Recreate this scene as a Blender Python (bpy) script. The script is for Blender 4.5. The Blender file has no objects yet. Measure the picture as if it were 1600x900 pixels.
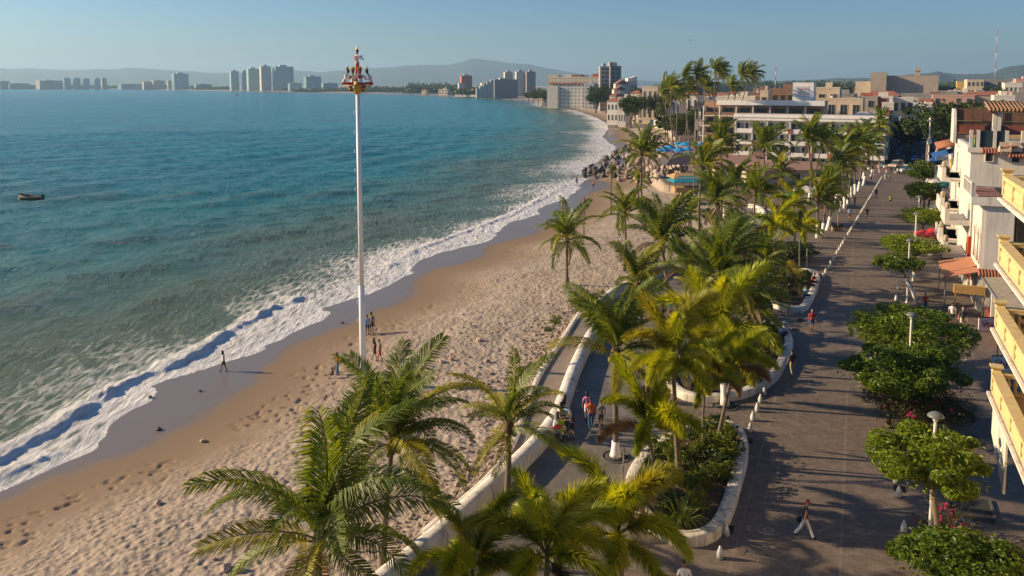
import bpy, bmesh, math, random
import numpy as np
from mathutils import Vector, Matrix, Euler
R = math.radians
scene = bpy.context.scene
COL = scene.collection

# ------------------------------------------------------------------ camera
H = 20.0; F = 1250.0; PITCH = R(5.3); PPY = 247.0
cd = bpy.data.cameras.new('camera'); cam = bpy.data.objects.new('camera', cd); COL.objects.link(cam)
cam.location = (0, 0, H); cam.rotation_euler = (R(90) - PITCH, 0, 0)
cd.sensor_width = 36; cd.lens = 36 * F / 1600; cd.shift_y = -(450 - PPY) / 1600
cd.clip_start = .5; cd.clip_end = 60000
scene.camera = cam

# ------------------------------------------------------------------ sun, sky, exposure
SUN_EL = R(21); SUN_AZ = R(-80)          # azimuth from +Y, positive towards +X
w = bpy.data.worlds.new('World'); scene.world = w; w.use_nodes = True
nt = w.node_tree; bg = nt.nodes['Background']
sky = nt.nodes.new('ShaderNodeTexSky'); sky.sky_type = 'NISHITA'; sky.sun_disc = False
sky.sun_elevation = SUN_EL; sky.sun_rotation = SUN_AZ
sky.air_density = 1.0; sky.dust_density = 1.1; sky.ozone_density = 5
hs = nt.nodes.new('ShaderNodeHueSaturation'); hs.inputs['Saturation'].default_value = 1.2
tint = nt.nodes.new('ShaderNodeVectorMath'); tint.operation = 'MULTIPLY'; tint.inputs[1].default_value = (.90, .98, 1.05)
nt.links.new(sky.outputs[0], hs.inputs['Color']); nt.links.new(hs.outputs[0], tint.inputs[0]); nt.links.new(tint.outputs[0], bg.inputs[0]); bg.inputs[1].default_value = .066
sl = bpy.data.lights.new('sun', 'SUN'); sun = bpy.data.objects.new('sun', sl); COL.objects.link(sun)
sl.energy = 5.0; sl.angle = R(.5); sl.color = (1, .76, .47)
sdir = Vector((math.sin(SUN_AZ) * math.cos(SUN_EL), math.cos(SUN_AZ) * math.cos(SUN_EL), math.sin(SUN_EL)))
sun.rotation_euler = sdir.to_track_quat('Z', 'Y').to_euler()
scene.view_settings.view_transform = 'Standard'; scene.view_settings.look = 'None'
scene.view_settings.exposure = .82; scene.view_settings.gamma = 1
scene.cycles.max_bounces = 6; scene.cycles.volume_bounces = 0
scene.cycles.transparent_max_bounces = 6
scene.cycles.diffuse_bounces = 3; scene.cycles.glossy_bounces = 2

# ------------------------------------------------------------------ ground points seen at a picture position
cp, sp_ = math.cos(PITCH), math.sin(PITCH)
def P(px, py, z=0.0):
    u = (px - 800) / F; v = -(py - PPY) / F
    d = Vector((u, cp + v * sp_, -sp_ + v * cp))
    t = (z - H) / d.z
    return Vector((d.x * t, d.y * t, z))
def PD(px, py, D):
    u = (px - 800) / F; v = -(py - PPY) / F
    d = Vector((u, cp + v * sp_, -sp_ + v * cp))
    t = D / d.y
    return Vector((d.x * t, D, H + d.z * t))
def XD(px, D, py=250): return PD(px, py, D).x
def ZD(py, D): return PD(800, py, D).z

# ------------------------------------------------------------------ materials
MATS = {}
def nodes(name):
    m = bpy.data.materials.new(name); m.use_nodes = True
    n = m.node_tree.nodes; l = m.node_tree.links
    return m, n, l, n['Principled BSDF']
def M(name, col, rough=.8, var=.18, vs=1.5, bump=0, bs=20, metal=0, spec=.4, objvar=0, wear=0):
    """matt surface: colour broken up by two noises, optional bump"""
    if name in MATS: return MATS[name]
    m, n, l, b = nodes(name)
    b.inputs['Roughness'].default_value = rough; b.inputs['Metallic'].default_value = metal
    b.inputs['Specular IOR Level'].default_value = spec
    tc = n.new('ShaderNodeTexCoord')
    no = n.new('ShaderNodeTexNoise'); no.inputs['Scale'].default_value = vs; no.inputs['Detail'].default_value = 6
    no.inputs['Roughness'].default_value = .65
    l.new(tc.outputs['Object'], no.inputs['Vector'])
    mr = n.new('ShaderNodeMapRange'); mr.inputs[1].default_value = .25; mr.inputs[2].default_value = .75
    mr.inputs[3].default_value = 1 - var; mr.inputs[4].default_value = 1 + var
    l.new(no.outputs[0], mr.inputs[0])
    mx = n.new('ShaderNodeVectorMath'); mx.operation = 'SCALE'; mx.inputs[0].default_value = col
    l.new(mr.outputs[0], mx.inputs['Scale'])
    out = mx.outputs[0]
    if objvar:
        oi = n.new('ShaderNodeObjectInfo'); m2 = n.new('ShaderNodeMapRange')
        m2.inputs[3].default_value = 1 - objvar; m2.inputs[4].default_value = 1 + objvar
        l.new(oi.outputs['Random'], m2.inputs[0])
        s2 = n.new('ShaderNodeVectorMath'); s2.operation = 'SCALE'; l.new(out, s2.inputs[0]); l.new(m2.outputs[0], s2.inputs['Scale']); out = s2.outputs[0]
    if wear:                                   # rain streaks and stains: stretched noise
        mp = n.new('ShaderNodeMapping'); mp.inputs['Scale'].default_value = (2.2, 2.2, .25)
        l.new(tc.outputs['Object'], mp.inputs[0])
        n2 = n.new('ShaderNodeTexNoise'); n2.inputs['Scale'].default_value = 1.3; n2.inputs['Detail'].default_value = 5
        l.new(mp.outputs[0], n2.inputs['Vector'])
        m3 = n.new('ShaderNodeMapRange'); m3.inputs[1].default_value = .5; m3.inputs[2].default_value = .72
        m3.inputs[3].default_value = 1; m3.inputs[4].default_value = 1 - wear
        l.new(n2.outputs[0], m3.inputs[0])
        s3 = n.new('ShaderNodeVectorMath'); s3.operation = 'SCALE'; l.new(out, s3.inputs[0]); l.new(m3.outputs[0], s3.inputs['Scale']); out = s3.outputs[0]
    l.new(out, b.inputs['Base Color'])
    if bump:
        nb = n.new('ShaderNodeTexNoise'); nb.inputs['Scale'].default_value = bs; nb.inputs['Detail'].default_value = 4
        l.new(tc.outputs['Object'], nb.inputs['Vector'])
        bp = n.new('ShaderNodeBump'); bp.inputs['Strength'].default_value = bump; bp.inputs['Distance'].default_value = .05
        l.new(nb.outputs[0], bp.inputs['Height']); l.new(bp.outputs[0], b.inputs['Normal'])
    MATS[name] = m
    return m
def LEAF(name, c1, c2, trans=.35, rough=.45, vs=3):
    if name in MATS: return MATS[name]
    m, n, l, b = nodes(name)
    geo = n.new('ShaderNodeNewGeometry'); oi = n.new('ShaderNodeObjectInfo')
    ad = n.new('ShaderNodeMath'); ad.operation = 'ADD'
    l.new(geo.outputs['Random Per Island'], ad.inputs[0]); l.new(oi.outputs['Random'], ad.inputs[1])
    ad2 = n.new('ShaderNodeMath'); ad2.operation = 'MULTIPLY'; ad2.inputs[1].default_value = .5; l.new(ad.outputs[0], ad2.inputs[0])
    mx = n.new('ShaderNodeMix'); mx.data_type = 'RGBA'; mx.inputs[6].default_value = (*c1, 1); mx.inputs[7].default_value = (*c2, 1)
    l.new(ad2.outputs[0], mx.inputs[0])
    b.inputs['Roughness'].default_value = rough; b.inputs['Specular IOR Level'].default_value = .35
    l.new(mx.outputs[2], b.inputs['Base Color'])
    tr = n.new('ShaderNodeBsdfTranslucent')
    sc = n.new('ShaderNodeMix'); sc.data_type = 'RGBA'; sc.blend_type = 'MULTIPLY'; sc.inputs[0].default_value = 1
    sc.inputs[7].default_value = (1.5, 1.25, .35, 1); l.new(mx.outputs[2], sc.inputs[6]); l.new(sc.outputs[2], tr.inputs[0])
    ms = n.new('ShaderNodeMixShader'); ms.inputs[0].default_value = trans
    l.new(b.outputs[0], ms.inputs[1]); l.new(tr.outputs[0], ms.inputs[2])
    l.new(ms.outputs[0], n['Material Output'].inputs[0])
    MATS[name] = m
    return m
def GRID(name, wall, glass, bw, bh, mort, rough=.6, offset=0.0):
    """facade too far away for single windows: window rows on UV metres"""
    if name in MATS: return MATS[name]
    m, n, l, b = nodes(name)
    uv = n.new('ShaderNodeUVMap')
    br = n.new('ShaderNodeTexBrick'); br.offset = offset; br.squash = 1
    br.inputs['Scale'].default_value = 1; br.inputs['Brick Width'].default_value = bw; br.inputs['Row Height'].default_value = bh
    br.inputs['Mortar Size'].default_value = mort; br.inputs['Mortar Smooth'].default_value = .05
    br.inputs['Color1'].default_value = (*glass, 1); br.inputs['Color2'].default_value = (*[g * 1.6 for g in glass], 1)
    br.inputs['Mortar'].default_value = (*wall, 1)
    l.new(uv.outputs[0], br.inputs['Vector']); l.new(br.outputs[0], b.inputs['Base Color'])
    b.inputs['Roughness'].default_value = rough
    MATS[name] = m
    return m
def GLASS(name='window_glass', col=(.03, .05, .06)):
    if name in MATS: return MATS[name]
    m, n, l, b = nodes(name)
    b.inputs['Base Color'].default_value = (*col, 1); b.inputs['Roughness'].default_value = .08
    MATS[name] = m
    return m

# ------------------------------------------------------------------ objects
def tagp(o, label=None, cat=None, group=None, kind=None):
    if label: o['label'] = label
    if cat: o['category'] = cat
    if group: o['group'] = group
    if kind: o['kind'] = kind
    return o
def thing(name, label, cat, loc=(0, 0, 0), rz=0, group=None):
    o = bpy.data.objects.new(name, None); COL.objects.link(o)
    o.location = loc; o.rotation_euler = (0, 0, rz); o.empty_display_size = .2
    return tagp(o, label, cat, group)
def inst(name, mesh, parent=None, loc=(0, 0, 0), rot=(0, 0, 0), scale=1):
    o = bpy.data.objects.new(name, mesh); COL.objects.link(o)
    o.parent = parent; o.location = loc; o.rotation_euler = rot
    o.scale = (scale,) * 3 if isinstance(scale, (int, float)) else scale
    return o
def dup_tree(root, loc, rz, label=None):
    r = root.copy(); COL.objects.link(r); r.location = loc; r.rotation_euler = (0, 0, rz)
    if label: r['label'] = label
    def rec(src, dst):
        for ch in src.children:
            c = ch.copy(); COL.objects.link(c); c.parent = dst; rec(ch, c)
    rec(root, r)
    return r
class MB:
    def __init__(s): s.v = []; s.f = []; s.m = []; s.sm = []
    def add(s, vs, fs, mi=0, smooth=False):
        o = len(s.v); s.v += [tuple(q) for q in vs]
        for f in fs: s.f.append(tuple(i + o for i in f)); s.m.append(mi); s.sm.append(smooth)
        return s
    def box(s, x0, x1, y0, y1, z0, z1, mi=0):
        return s.add([(x0,y0,z0),(x1,y0,z0),(x1,y1,z0),(x0,y1,z0),(x0,y0,z1),(x1,y0,z1),(x1,y1,z1),(x0,y1,z1)],
                     [(0,3,2,1),(4,5,6,7),(0,1,5,4),(1,2,6,5),(2,3,7,6),(3,0,4,7)], mi)
    def taper(s, cx, cy, z0, z1, a0, b0, a1, b1, mi=0, dx=0, dy=0):
        v = [(cx-a0,cy-b0,z0),(cx+a0,cy-b0,z0),(cx+a0,cy+b0,z0),(cx-a0,cy+b0,z0)]
        v += [(cx+dx-a1,cy+dy-b1,z1),(cx+dx+a1,cy+dy-b1,z1),(cx+dx+a1,cy+dy+b1,z1),(cx+dx-a1,cy+dy+b1,z1)]
        return s.add(v, [(0,3,2,1),(4,5,6,7),(0,1,5,4),(1,2,6,5),(2,3,7,6),(3,0,4,7)], mi)
    def tube(s, pts, rad, n=6, mi=0, cap=True, smooth=True):
        pts = [Vector(p) for p in pts]; N = len(pts)
        rad = [float(rad)]*N if isinstance(rad, (int, float)) else [float(q) for q in rad]
        vs = []; fs = []; up = Vector((0, 0, 1))
        d0 = (pts[-1] - pts[0]).normalized()
        ref = Vector((1, 0, 0)) if abs(d0.z) > .8 else up
        for i, p in enumerate(pts):
            d = (pts[min(i+1, N-1)] - pts[max(i-1, 0)]).normalized()
            a = d.cross(ref).normalized(); b = d.cross(a).normalized()
            for k in range(n):
                t = 2*math.pi*k/n; vs.append(p + rad[i]*(math.cos(t)*a + math.sin(t)*b))
        for i in range(N-1):
            for k in range(n):
                k2 = (k+1) % n; fs.append((i*n+k, i*n+k2, (i+1)*n+k2, (i+1)*n+k))
        if cap: fs.append(tuple(range(n-1, -1, -1))); fs.append(tuple((N-1)*n+k for k in range(n)))
        return s.add(vs, fs, mi, smooth)
    def lathe(s, prof, n=10, cx=0, cy=0, mi=0, smooth=True):
        vs = []; fs = []
        for r, z in prof:
            for k in range(n):
                t = 2*math.pi*k/n; vs.append((cx + r*math.cos(t), cy + r*math.sin(t), z))
        for i in range(len(prof)-1):
            for k in range(n):
                k2 = (k+1) % n; fs.append((i*n+k, i*n+k2, (i+1)*n+k2, (i+1)*n+k))
        fs.append(tuple(range(n-1, -1, -1))); fs.append(tuple((len(prof)-1)*n+k for k in range(n)))
        return s.add(vs, fs, mi, smooth)
    def prism(s, poly, z0, z1, mi=0):
        n = len(poly); a = sum(poly[i][0]*poly[(i+1)%n][1]-poly[(i+1)%n][0]*poly[i][1] for i in range(n))
        if a < 0: poly = poly[::-1]
        vs = [(p[0], p[1], z0) for p in poly] + [(p[0], p[1], z1) for p in poly]
        fs = [tuple(range(n-1, -1, -1)), tuple(range(n, 2*n))] + [(i, (i+1)%n, n+(i+1)%n, n+i) for i in range(n)]
        return s.add(vs, fs, mi)
    def xform(s, mtx): s.v = [tuple(mtx @ Vector(q)) for q in s.v]; return s
    def mesh(s, name, mats, uv=False):
        me = bpy.data.meshes.new(name); me.from_pydata(s.v, [], s.f)
        for m in (mats if isinstance(mats, (list, tuple)) else [mats]): me.materials.append(m)
        me.polygons.foreach_set('material_index', s.m); me.polygons.foreach_set('use_smooth', s.sm)
        if uv:
            ul = me.uv_layers.new(name='UVMap')
            for p in me.polygons:
                nn = p.normal
                for li in p.loop_indices:
                    c = me.vertices[me.loops[li].vertex_index].co
                    if abs(nn.z) > .7: ul.data[li].uv = (-1.0, -1.0)
                    else:
                        t = Vector((-nn.y, nn.x)).normalized(); ul.data[li].uv = (c.x*t.x + c.y*t.y, c.z)
        me.update()
        return me
    def build(s, name, mats, parent=None, loc=(0,0,0), rz=0, uv=False):
        return inst(name, s.mesh(name, mats, uv), parent, loc, (0, 0, rz))
def npmesh(name, verts, faces, mats, smooth=False, mi=None):
    """verts (n,3), faces list of arrays (k, nverts)"""
    me = bpy.data.meshes.new(name)
    if not isinstance(faces, list): faces = [faces]
    verts = np.asarray(verts, np.float32)
    tot = sum(len(f) for f in faces); loops = np.concatenate([f.ravel() for f in faces])
    cnt = np.concatenate([np.full(len(f), f.shape[1], np.int32) for f in faces])
    me.vertices.add(len(verts)); me.vertices.foreach_set('co', verts.ravel())
    me.loops.add(len(loops)); me.loops.foreach_set('vertex_index', loops.astype(np.int32))
    me.polygons.add(tot)
    st = np.zeros(tot, np.int32); st[1:] = np.cumsum(cnt)[:-1]
    me.polygons.foreach_set('loop_start', st); me.polygons.foreach_set('loop_total', cnt)
    for m in (mats if isinstance(mats, (list, tuple)) else [mats]): me.materials.append(m)
    if mi is not None: me.polygons.foreach_set('material_index', mi)
    me.polygons.foreach_set('use_smooth', np.full(tot, smooth))
    me.update(calc_edges=True); me.validate()
    return me
HEAD = R(23.4)      # heading of the promenade near the camera, from +Y towards +X
# ================================================================== terrain, sea
def chaikin(p, k=2, closed=False):
    p = np.asarray(p, float)
    for _ in range(k):
        if closed: a = p; b = np.roll(p, -1, 0)
        else: a = p[:-1]; b = p[1:]
        q = np.empty((2*len(a), p.shape[1])); q[0::2] = .75*a+.25*b; q[1::2] = .25*a+.75*b
        if not closed: q = np.vstack([p[:1], q, p[-1:]])
        p = q
    return p
def pts2(l, z): return np.array([[*P(x, y, z).to_2d()] for x, y in l])
def segdist(X, Y, poly):
    """distance to an open polyline, index-parameter of the nearest point"""
    d2 = np.full(X.shape, 1e18); par = np.zeros(X.shape)
    for i in range(len(poly)-1):
        ax, ay = poly[i]; bx, by = poly[i+1]; dx, dy = bx-ax, by-ay
        L = dx*dx+dy*dy+1e-9
        t = np.clip(((X-ax)*dx+(Y-ay)*dy)/L, 0, 1)
        q = (X-ax-t*dx)**2+(Y-ay-t*dy)**2
        m = q < d2; d2 = np.where(m, q, d2); par = np.where(m, i+t, par)
    return np.sqrt(d2), par
def inpoly(X, Y, poly):
    c = np.zeros(X.shape, bool); n = len(poly)
    for i in range(n):
        x1, y1 = poly[i]; x2, y2 = poly[(i+1) % n]
        if y1 == y2: continue
        c ^= ((y1 > Y) != (y2 > Y)) & (X < (x2-x1)*(Y-y1)/(y2-y1)+x1)
    return c
SEA = -2.8
def vnoise(x, y, seed=0):
    """smooth value noise, -1..1"""
    xi = np.floor(x).astype(np.int64); yi = np.floor(y).astype(np.int64); fx = x-xi; fy = y-yi
    fx = fx*fx*(3-2*fx); fy = fy*fy*(3-2*fy)
    def h(a, b):
        q = (a*374761393 + b*668265263 + seed*974634777) & 0xffffffff
        q = ((q ^ (q >> 13))*1274126177) & 0xffffffff; q = q ^ (q >> 16)
        return (q & 0xffff)/32767.5-1
    return (h(xi,yi)*(1-fx)+h(xi+1,yi)*fx)*(1-fy)+(h(xi,yi+1)*(1-fx)+h(xi+1,yi+1)*fx)*fy
def fbm(x, y, o=4, seed=0):
    r = 0; a = 1; t = 0
    for k in range(o): r = r+a*vnoise(x*2**k+17.3*k, y*2**k-9.1*k, seed+k); t += a; a *= .5
    return r/t
shore_px = [(-700,1300),(-420,1020),(-250,880),(-100,812),(0,768),(60,742),(120,712),(166,684),(170,664),(207,636),(217,618),(237,601),(312,575),(345,567),(400,544),
 (450,522),(497,496),(502,482),(520,477),(605,450),(645,420),(655,403),(700,390),(762,378),(770,365),(776,352),(837,337),(840,325),(887,309),(900,292),
 (917,279),(938,275),(925,272),(908,267),(915,261),(930,254),(945,247),(958,240),(962,232),(950,223),(938,214),(946,206),(950,198),(943,190),(930,183),
 (912,177),(893,171),(870,168.5),(850,166.5),(846,163),(844,160.5),(825,157.5),(790,154.5),(760,153),(700,151),(640,148),(560,146.5),(480,145.5),(400,143),
 (300,141),(200,139.5),(100,139),(0,138.6),(-200,138.3),(-600,138.2)]
shore = chaikin(pts2(shore_px, SEA), 2)
dry_px = [(-700,1320),(-420,1045),(-250,900),(-100,828),(0,785),(75,750),(137,727),(225,700),(287,673),(350,637),(400,602),(430,565),(460,540),(500,525),(557,505),
 (590,487),(625,475),(655,460),(655,445),(665,430),(690,418),(740,410),(765,398),(764,385),(800,374),(840,367),(862,350),(900,335),(915,322),(912,308),(930,299),
 (958,292),(956,284),(935,279),(960,276),(985,270),(990,240),(982,228),(972,222),(962,208),(970,196),(960,190),(940,184),(915,176),(892,170),(870,165),(850,160),
 (825,156),(790,153.4),(700,150),(640,147),(400,142),(0,138)]
dry = chaikin(pts2(dry_px, -2.5), 2)
city_px = [(300,1200),(520,960),(600,885),(690,800),(745,745),(795,700),(820,625),(838,585),(868,540),(903,488),(920,476),(955,452),(1000,430),(1040,415),(1100,375),
 (1140,345),(1150,318),(1120,298),(1040,288),(1020,268),(1040,238),(1058,215),(1046,200),(1016,190),(1010,172),(985,166),(950,161),(900,153),(850,150),(780,149.5),(700,148),(600,145)]
city_l = pts2(city_px, 0.0)
city = np.vstack([city_l, [[-900, 4000], [8000, 9000], [9000, -300], [-15, -300]]])
sea_poly = np.vstack([shore, [[-14000, 2500], [-14000, -3000], [-60, -3000]]])
ang = np.concatenate([np.linspace(-90, -38, 50), np.linspace(-37.9, 37.9, 680), np.linspace(38, 110, 40)])
rad = np.concatenate([np.geomspace(12, 24, 40)[:-1], np.geomspace(24, 160, 640)[:-1], np.geomspace(160, 420, 170), np.geomspace(424, 14000, 140)])
A, RR = np.meshgrid(np.radians(ang), rad)
GX = RR*np.sin(A); GY = RR*np.cos(A)
ds, par = segdist(GX, GY, shore)
water = inpoly(GX, GY, sea_poly)
S = np.where(water, -ds, ds)            # + on land
dd, _ = segdist(GX, GY, dry)
dc, _ = segdist(GX, GY, city_l)
incity = inpoly(GX, GY, city)
dry_poly = np.vstack([dry, [[-14000, 2500], [-14000, -3000], [-60, -3000]]])
Sd = np.where(inpoly(GX, GY, dry_poly), -dd, dd)
groyne = pts2([(903,268),(922,258),(945,244),(965,232),(985,218),(1015,208),(1050,222),(1070,262),(1075,285),(1035,290),(985,279),(945,276)], -1.5)
dg, _ = segdist(GX, GY, np.vstack([groyne, groyne[:1]])); ing = inpoly(GX, GY, groyne)
def sstep(a, b, x): t = np.clip((x-a)/(b-a), 0, 1); return t*t*(3-2*t)
zb = np.where(S < 0, SEA + S*.06, SEA + .02 + S*.028)
zb = np.minimum(zb, SEA+.35) + .9*sstep(0, 14, Sd) + .45*sstep(12, 40, Sd)
zb = zb + (fbm(GX*.12, GY*.12, 3, 5)*.12 + fbm(GX*.5, GY*.5, 2, 9)*.05)*sstep(1, 10, Sd)
# trampled dry sand: dimples everywhere, tracks nearer the water
tr = sstep(3.5, 9, Sd + 2.5*vnoise(GX*.15, GY*.15, 3))*(RR < 160)
hf = vnoise(GX*3.6, GY*3.6, 21)
zb = zb + tr*(-.065*np.clip(hf, 0, 1)**.7 + .035*vnoise(GX*4.5, GY*4.5, 22) + .05*vnoise(GX*1.1, GY*1.1, 23))
tk = sstep(1.5, 3.5, Sd)*(1-tr)*(RR < 120)
zb = zb - tk*.12*np.clip((vnoise(GX*2.6, GY*2.6, 31)-.35)*3, 0, 1)*np.clip(vnoise(GX*.25, GY*.25, 33)*2+.5, 0, 1)
zb = np.where(ing, np.maximum(zb, SEA + .3 + np.minimum(dg*.25, 1.6)), zb)
zb = np.where(zb < -9, -9, zb)
zg = np.where(incity, -.06, -.06 + (zb+.06)*sstep(0, 1.2, dc))
keep = S > -30
nr, na = GX.shape
def grid_faces(mask):
    i = np.arange(nr-1)[:, None]*na+np.arange(na-1)[None, :]
    mk = mask[:-1,:-1] & mask[1:,:-1] & mask[:-1,1:] & mask[1:,1:]
    i = i[mk]
    f = np.stack([i, i+na, i+na+1, i+1], 1)[:, ::-1]
    used = np.unique(f); remap = np.full(nr*na, -1); remap[used] = np.arange(len(used))
    return used, remap[f]
def sheet_from(name, Z, mask, mat, attrs):
    used, f = grid_faces(mask)
    V = np.stack([GX.ravel()[used], GY.ravel()[used], Z.ravel()[used]], 1)
    me = npmesh(name, V, f, mat, True)
    for k, a in attrs.items():
        at = me.attributes.new(k, 'FLOAT', 'POINT'); at.data.foreach_set('value', a.ravel()[used].astype(np.float32))
    return inst(name, me)

def attr(n, name):
    a = n.new('ShaderNodeAttribute'); a.attribute_name = name; return a.outputs['Fac']
def maprange(n, l, src, a, b, c=0, d=1, smooth=False):
    m = n.new('ShaderNodeMapRange'); m.inputs[1].default_value = a; m.inputs[2].default_value = b
    m.inputs[3].default_value = c; m.inputs[4].default_value = d
    if smooth: m.interpolation_type = 'SMOOTHSTEP'
    l.new(src, m.inputs[0]); return m.outputs[0]
def mixc(n, l, fac, a, b):
    m = n.new('ShaderNodeMix'); m.data_type = 'RGBA'
    for s, v in ((0, fac), (6, a), (7, b)):
        if hasattr(v, 'links') or hasattr(v, 'is_linked'): l.new(v, m.inputs[s])
        else: m.inputs[s].default_value = v if s == 0 else (*v, 1)
    return m.outputs[2]
def math_(n, l, op, a, b=None):
    m = n.new('ShaderNodeMath'); m.operation = op
    for i, v in enumerate((a, b)):
        if v is None: continue
        if hasattr(v, 'is_linked'): l.new(v, m.inputs[i])
        else: m.inputs[i].default_value = v
    return m.outputs[0]
def noise_(n, l, scale, detail=5, vec=None, rough=.6, dist=0):
    t = n.new('ShaderNodeTexNoise'); t.inputs['Scale'].default_value = scale; t.inputs['Detail'].default_value = detail
    t.inputs['Roughness'].default_value = rough; t.inputs['Distortion'].default_value = dist
    if vec is None: tc = n.new('ShaderNodeTexCoord'); vec = tc.outputs['Object']
    l.new(vec, t.inputs['Vector']); return t.outputs[0]

# sand
m, n, l, b = nodes('beach_sand')
sd = attr(n, 'dryness'); ci = attr(n, 'inland')
nz = noise_(n, l, .35, 8); nf = noise_(n, l, 6, 4); nb_ = noise_(n, l, .06, 4)
edge = math_(n, l, 'ADD', sd, maprange(n, l, noise_(n, l, .5, 3), .3, .7, -.5, .5))
wet = maprange(n, l, edge, -1.4, .5, 1, 0, True)
damp = maprange(n, l, edge, 2, 10, 1, 0, True)
c = mixc(n, l, maprange(n, l, nz, .3, .7), (.33, .262, .200), (.43, .35, .275))
c = mixc(n, l, damp, c, (.24, .17, .11))
c = mixc(n, l, wet, c, (.185, .15, .12))
c = mixc(n, l, ci, c, (.16, .13, .10))
l.new(c, b.inputs['Base Color'])
l.new(maprange(n, l, wet, 0, 1, .95, .32), b.inputs['Roughness'])
l.new(maprange(n, l, wet, 0, 1, .1, .42), b.inputs['Specular IOR Level'])
vo = n.new('ShaderNodeTexVoronoi'); vo.inputs['Scale'].default_value = 3.4; vo.feature = 'SMOOTH_F1'
tc = n.new('ShaderNodeTexCoord'); l.new(tc.outputs['Object'], vo.inputs['Vector'])
hh = math_(n, l, 'ADD', vo.outputs['Distance'], math_(n, l, 'MULTIPLY', nf, .5))
dry_f = maprange(n, l, edge, 3.5, 8, 0.0, 1, True)
bp = n.new('ShaderNodeBump'); bp.inputs['Distance'].default_value = .16
l.new(math_(n, l, 'MULTIPLY', dry_f, .6), bp.inputs['Strength']); l.new(hh, bp.inputs['Height']); l.new(bp.outputs[0], b.inputs['Normal'])
sand_mat = m
g = sheet_from('ground', zg, keep, sand_mat, {'dryness': np.clip(Sd, -50, 200), 'inland': sstep(-1, 1, np.where(incity, dc, -dc))})
tagp(g, 'pale trampled beach sand and the town ground behind it', kind='structure')

# sea
crest1 = pts2([(-300,860),(-100,750),(0,702),(60,668),(110,642),(150,615),(200,588),(250,568),(300,548),(340,521),(400,486),(440,470),(475,456)], -2.2)
crest2 = pts2([(575,432),(600,418),(640,388),(680,375),(720,360),(790,335),(850,305),(885,285)], -2.2)
crest3 = pts2([(-100,770),(0,738),(60,712),(100,695)], -2.4)
SX = -0.5 ; 
def crest(line, h, wf, wb, seed, jag=.8):
    line = chaikin(line, 2)
    d, p_ = segdist(GX, GY, line)
    # side: towards the shore (front) or the sea (back)
    i = np.clip(p_.astype(int), 0, len(line)-2); ax = line[i, 0]; ay = line[i, 1]; bx = line[i+1, 0]; by = line[i+1, 1]
    side = (bx-ax)*(GY-ay)-(by-ay)*(GX-ax)      # >0 = left = sea
    d = d + vnoise(GX*.5, GY*.5, seed)*jag*.55
    d = np.where(side > 0, -np.abs(d), np.abs(d))
    amp = np.clip(.62+.5*vnoise(p_*.9, p_*0+.5, seed+4), .22, 1.1)
    ends = sstep(0, 3, p_)*sstep(0, 3, len(line)-1-p_)
    prof = np.where(d > 0, np.exp(-(d/wf)**2), np.exp(-(d/wb)**2))
    return h*amp*ends*prof*(RR < 330), d, ends
z1, d1, e1 = crest(crest1, .47, .38, 1.3, 3)
z2, d2, e2 = crest(crest2, .27, .38, 1.2, 8)
z3, d3, e3 = crest(crest3, .28, .4, 1.0, 11)
off = -S
far = 1/(1+(RR/260)**2)
swell = .30*np.sin(off*2*np.pi/15 + 1.3*vnoise(GX*.03, GY*.03, 7)+vnoise(GX*.012, GY*.012, 2)*1.8)**1
swell = swell*sstep(12, 26, off)*(1-sstep(60, 260, off)*.75)*np.clip(.6+.9*vnoise(GX*.03, GY*.05, 12), .1, 1.4)
wx, wy = .82, .57
def wv(lam, amp, a, sd_):
    dx, dy = math.cos(a), math.sin(a)
    return amp*np.sin((GX*dx+GY*dy)*2*np.pi/lam + 1.5*vnoise(GX/lam*.22, GY/lam*.22, sd_))*(RR < lam*120)
chop = wv(5.5,.07,R(-50),1)+wv(3.7,.045,R(-30),2)+wv(2.6,.03,R(-68),3)+wv(4.4,.04,R(-80),8)+wv(9,.08,R(-50),4)+wv(22,.12,R(-42),6)
shoal = sstep(1, 22, off)
zs = SEA + .03 + swell + chop*np.maximum(shoal, .12) + z1 + z2 + z3
fo = fbm(GX*.6, GY*.6, 4, 40)
zs = zs + (np.exp(-(d1/1.7)**2)*e1+np.exp(-(d2/1.7)**2)*e2)*(.12*fbm(GX*1.6, GY*1.6, 3, 71)+.08*fbm(GX*.5, GY*.5, 2, 72))*(RR < 250)
zs = zs + (fo*.05)*sstep(26, 8, off)*sstep(0, 3, off)*(RR < 250)
# foam amount
surf_w = 12 + 7*vnoise(GX*.04, GY*.04, 50) + 4*vnoise(GX*.15, GY*.15, 51)
foam = sstep(1.3, .1, (off/surf_w))*.74
foam = np.maximum(foam, np.exp(-(off/.8)**2)*1.0)
foam = np.maximum(foam, .50*sstep(1.2, .2, off/(surf_w+14))*np.clip(.62+.95*fbm(GX*.09, GY*.09, 3, 61), .1, 1.25))
foam = np.maximum(foam, .92*e1*np.exp(-(np.minimum(d1, 0)/1.5)**2)*np.exp(-(np.maximum(d1, 0)/4)**2))
foam = np.maximum(foam, 1.0*e2*np.exp(-(np.minimum(d2, 0)/1.5)**2)*np.exp(-(np.maximum(d2, 0)/4)**2))
foam = foam*(off > -2)
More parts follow.
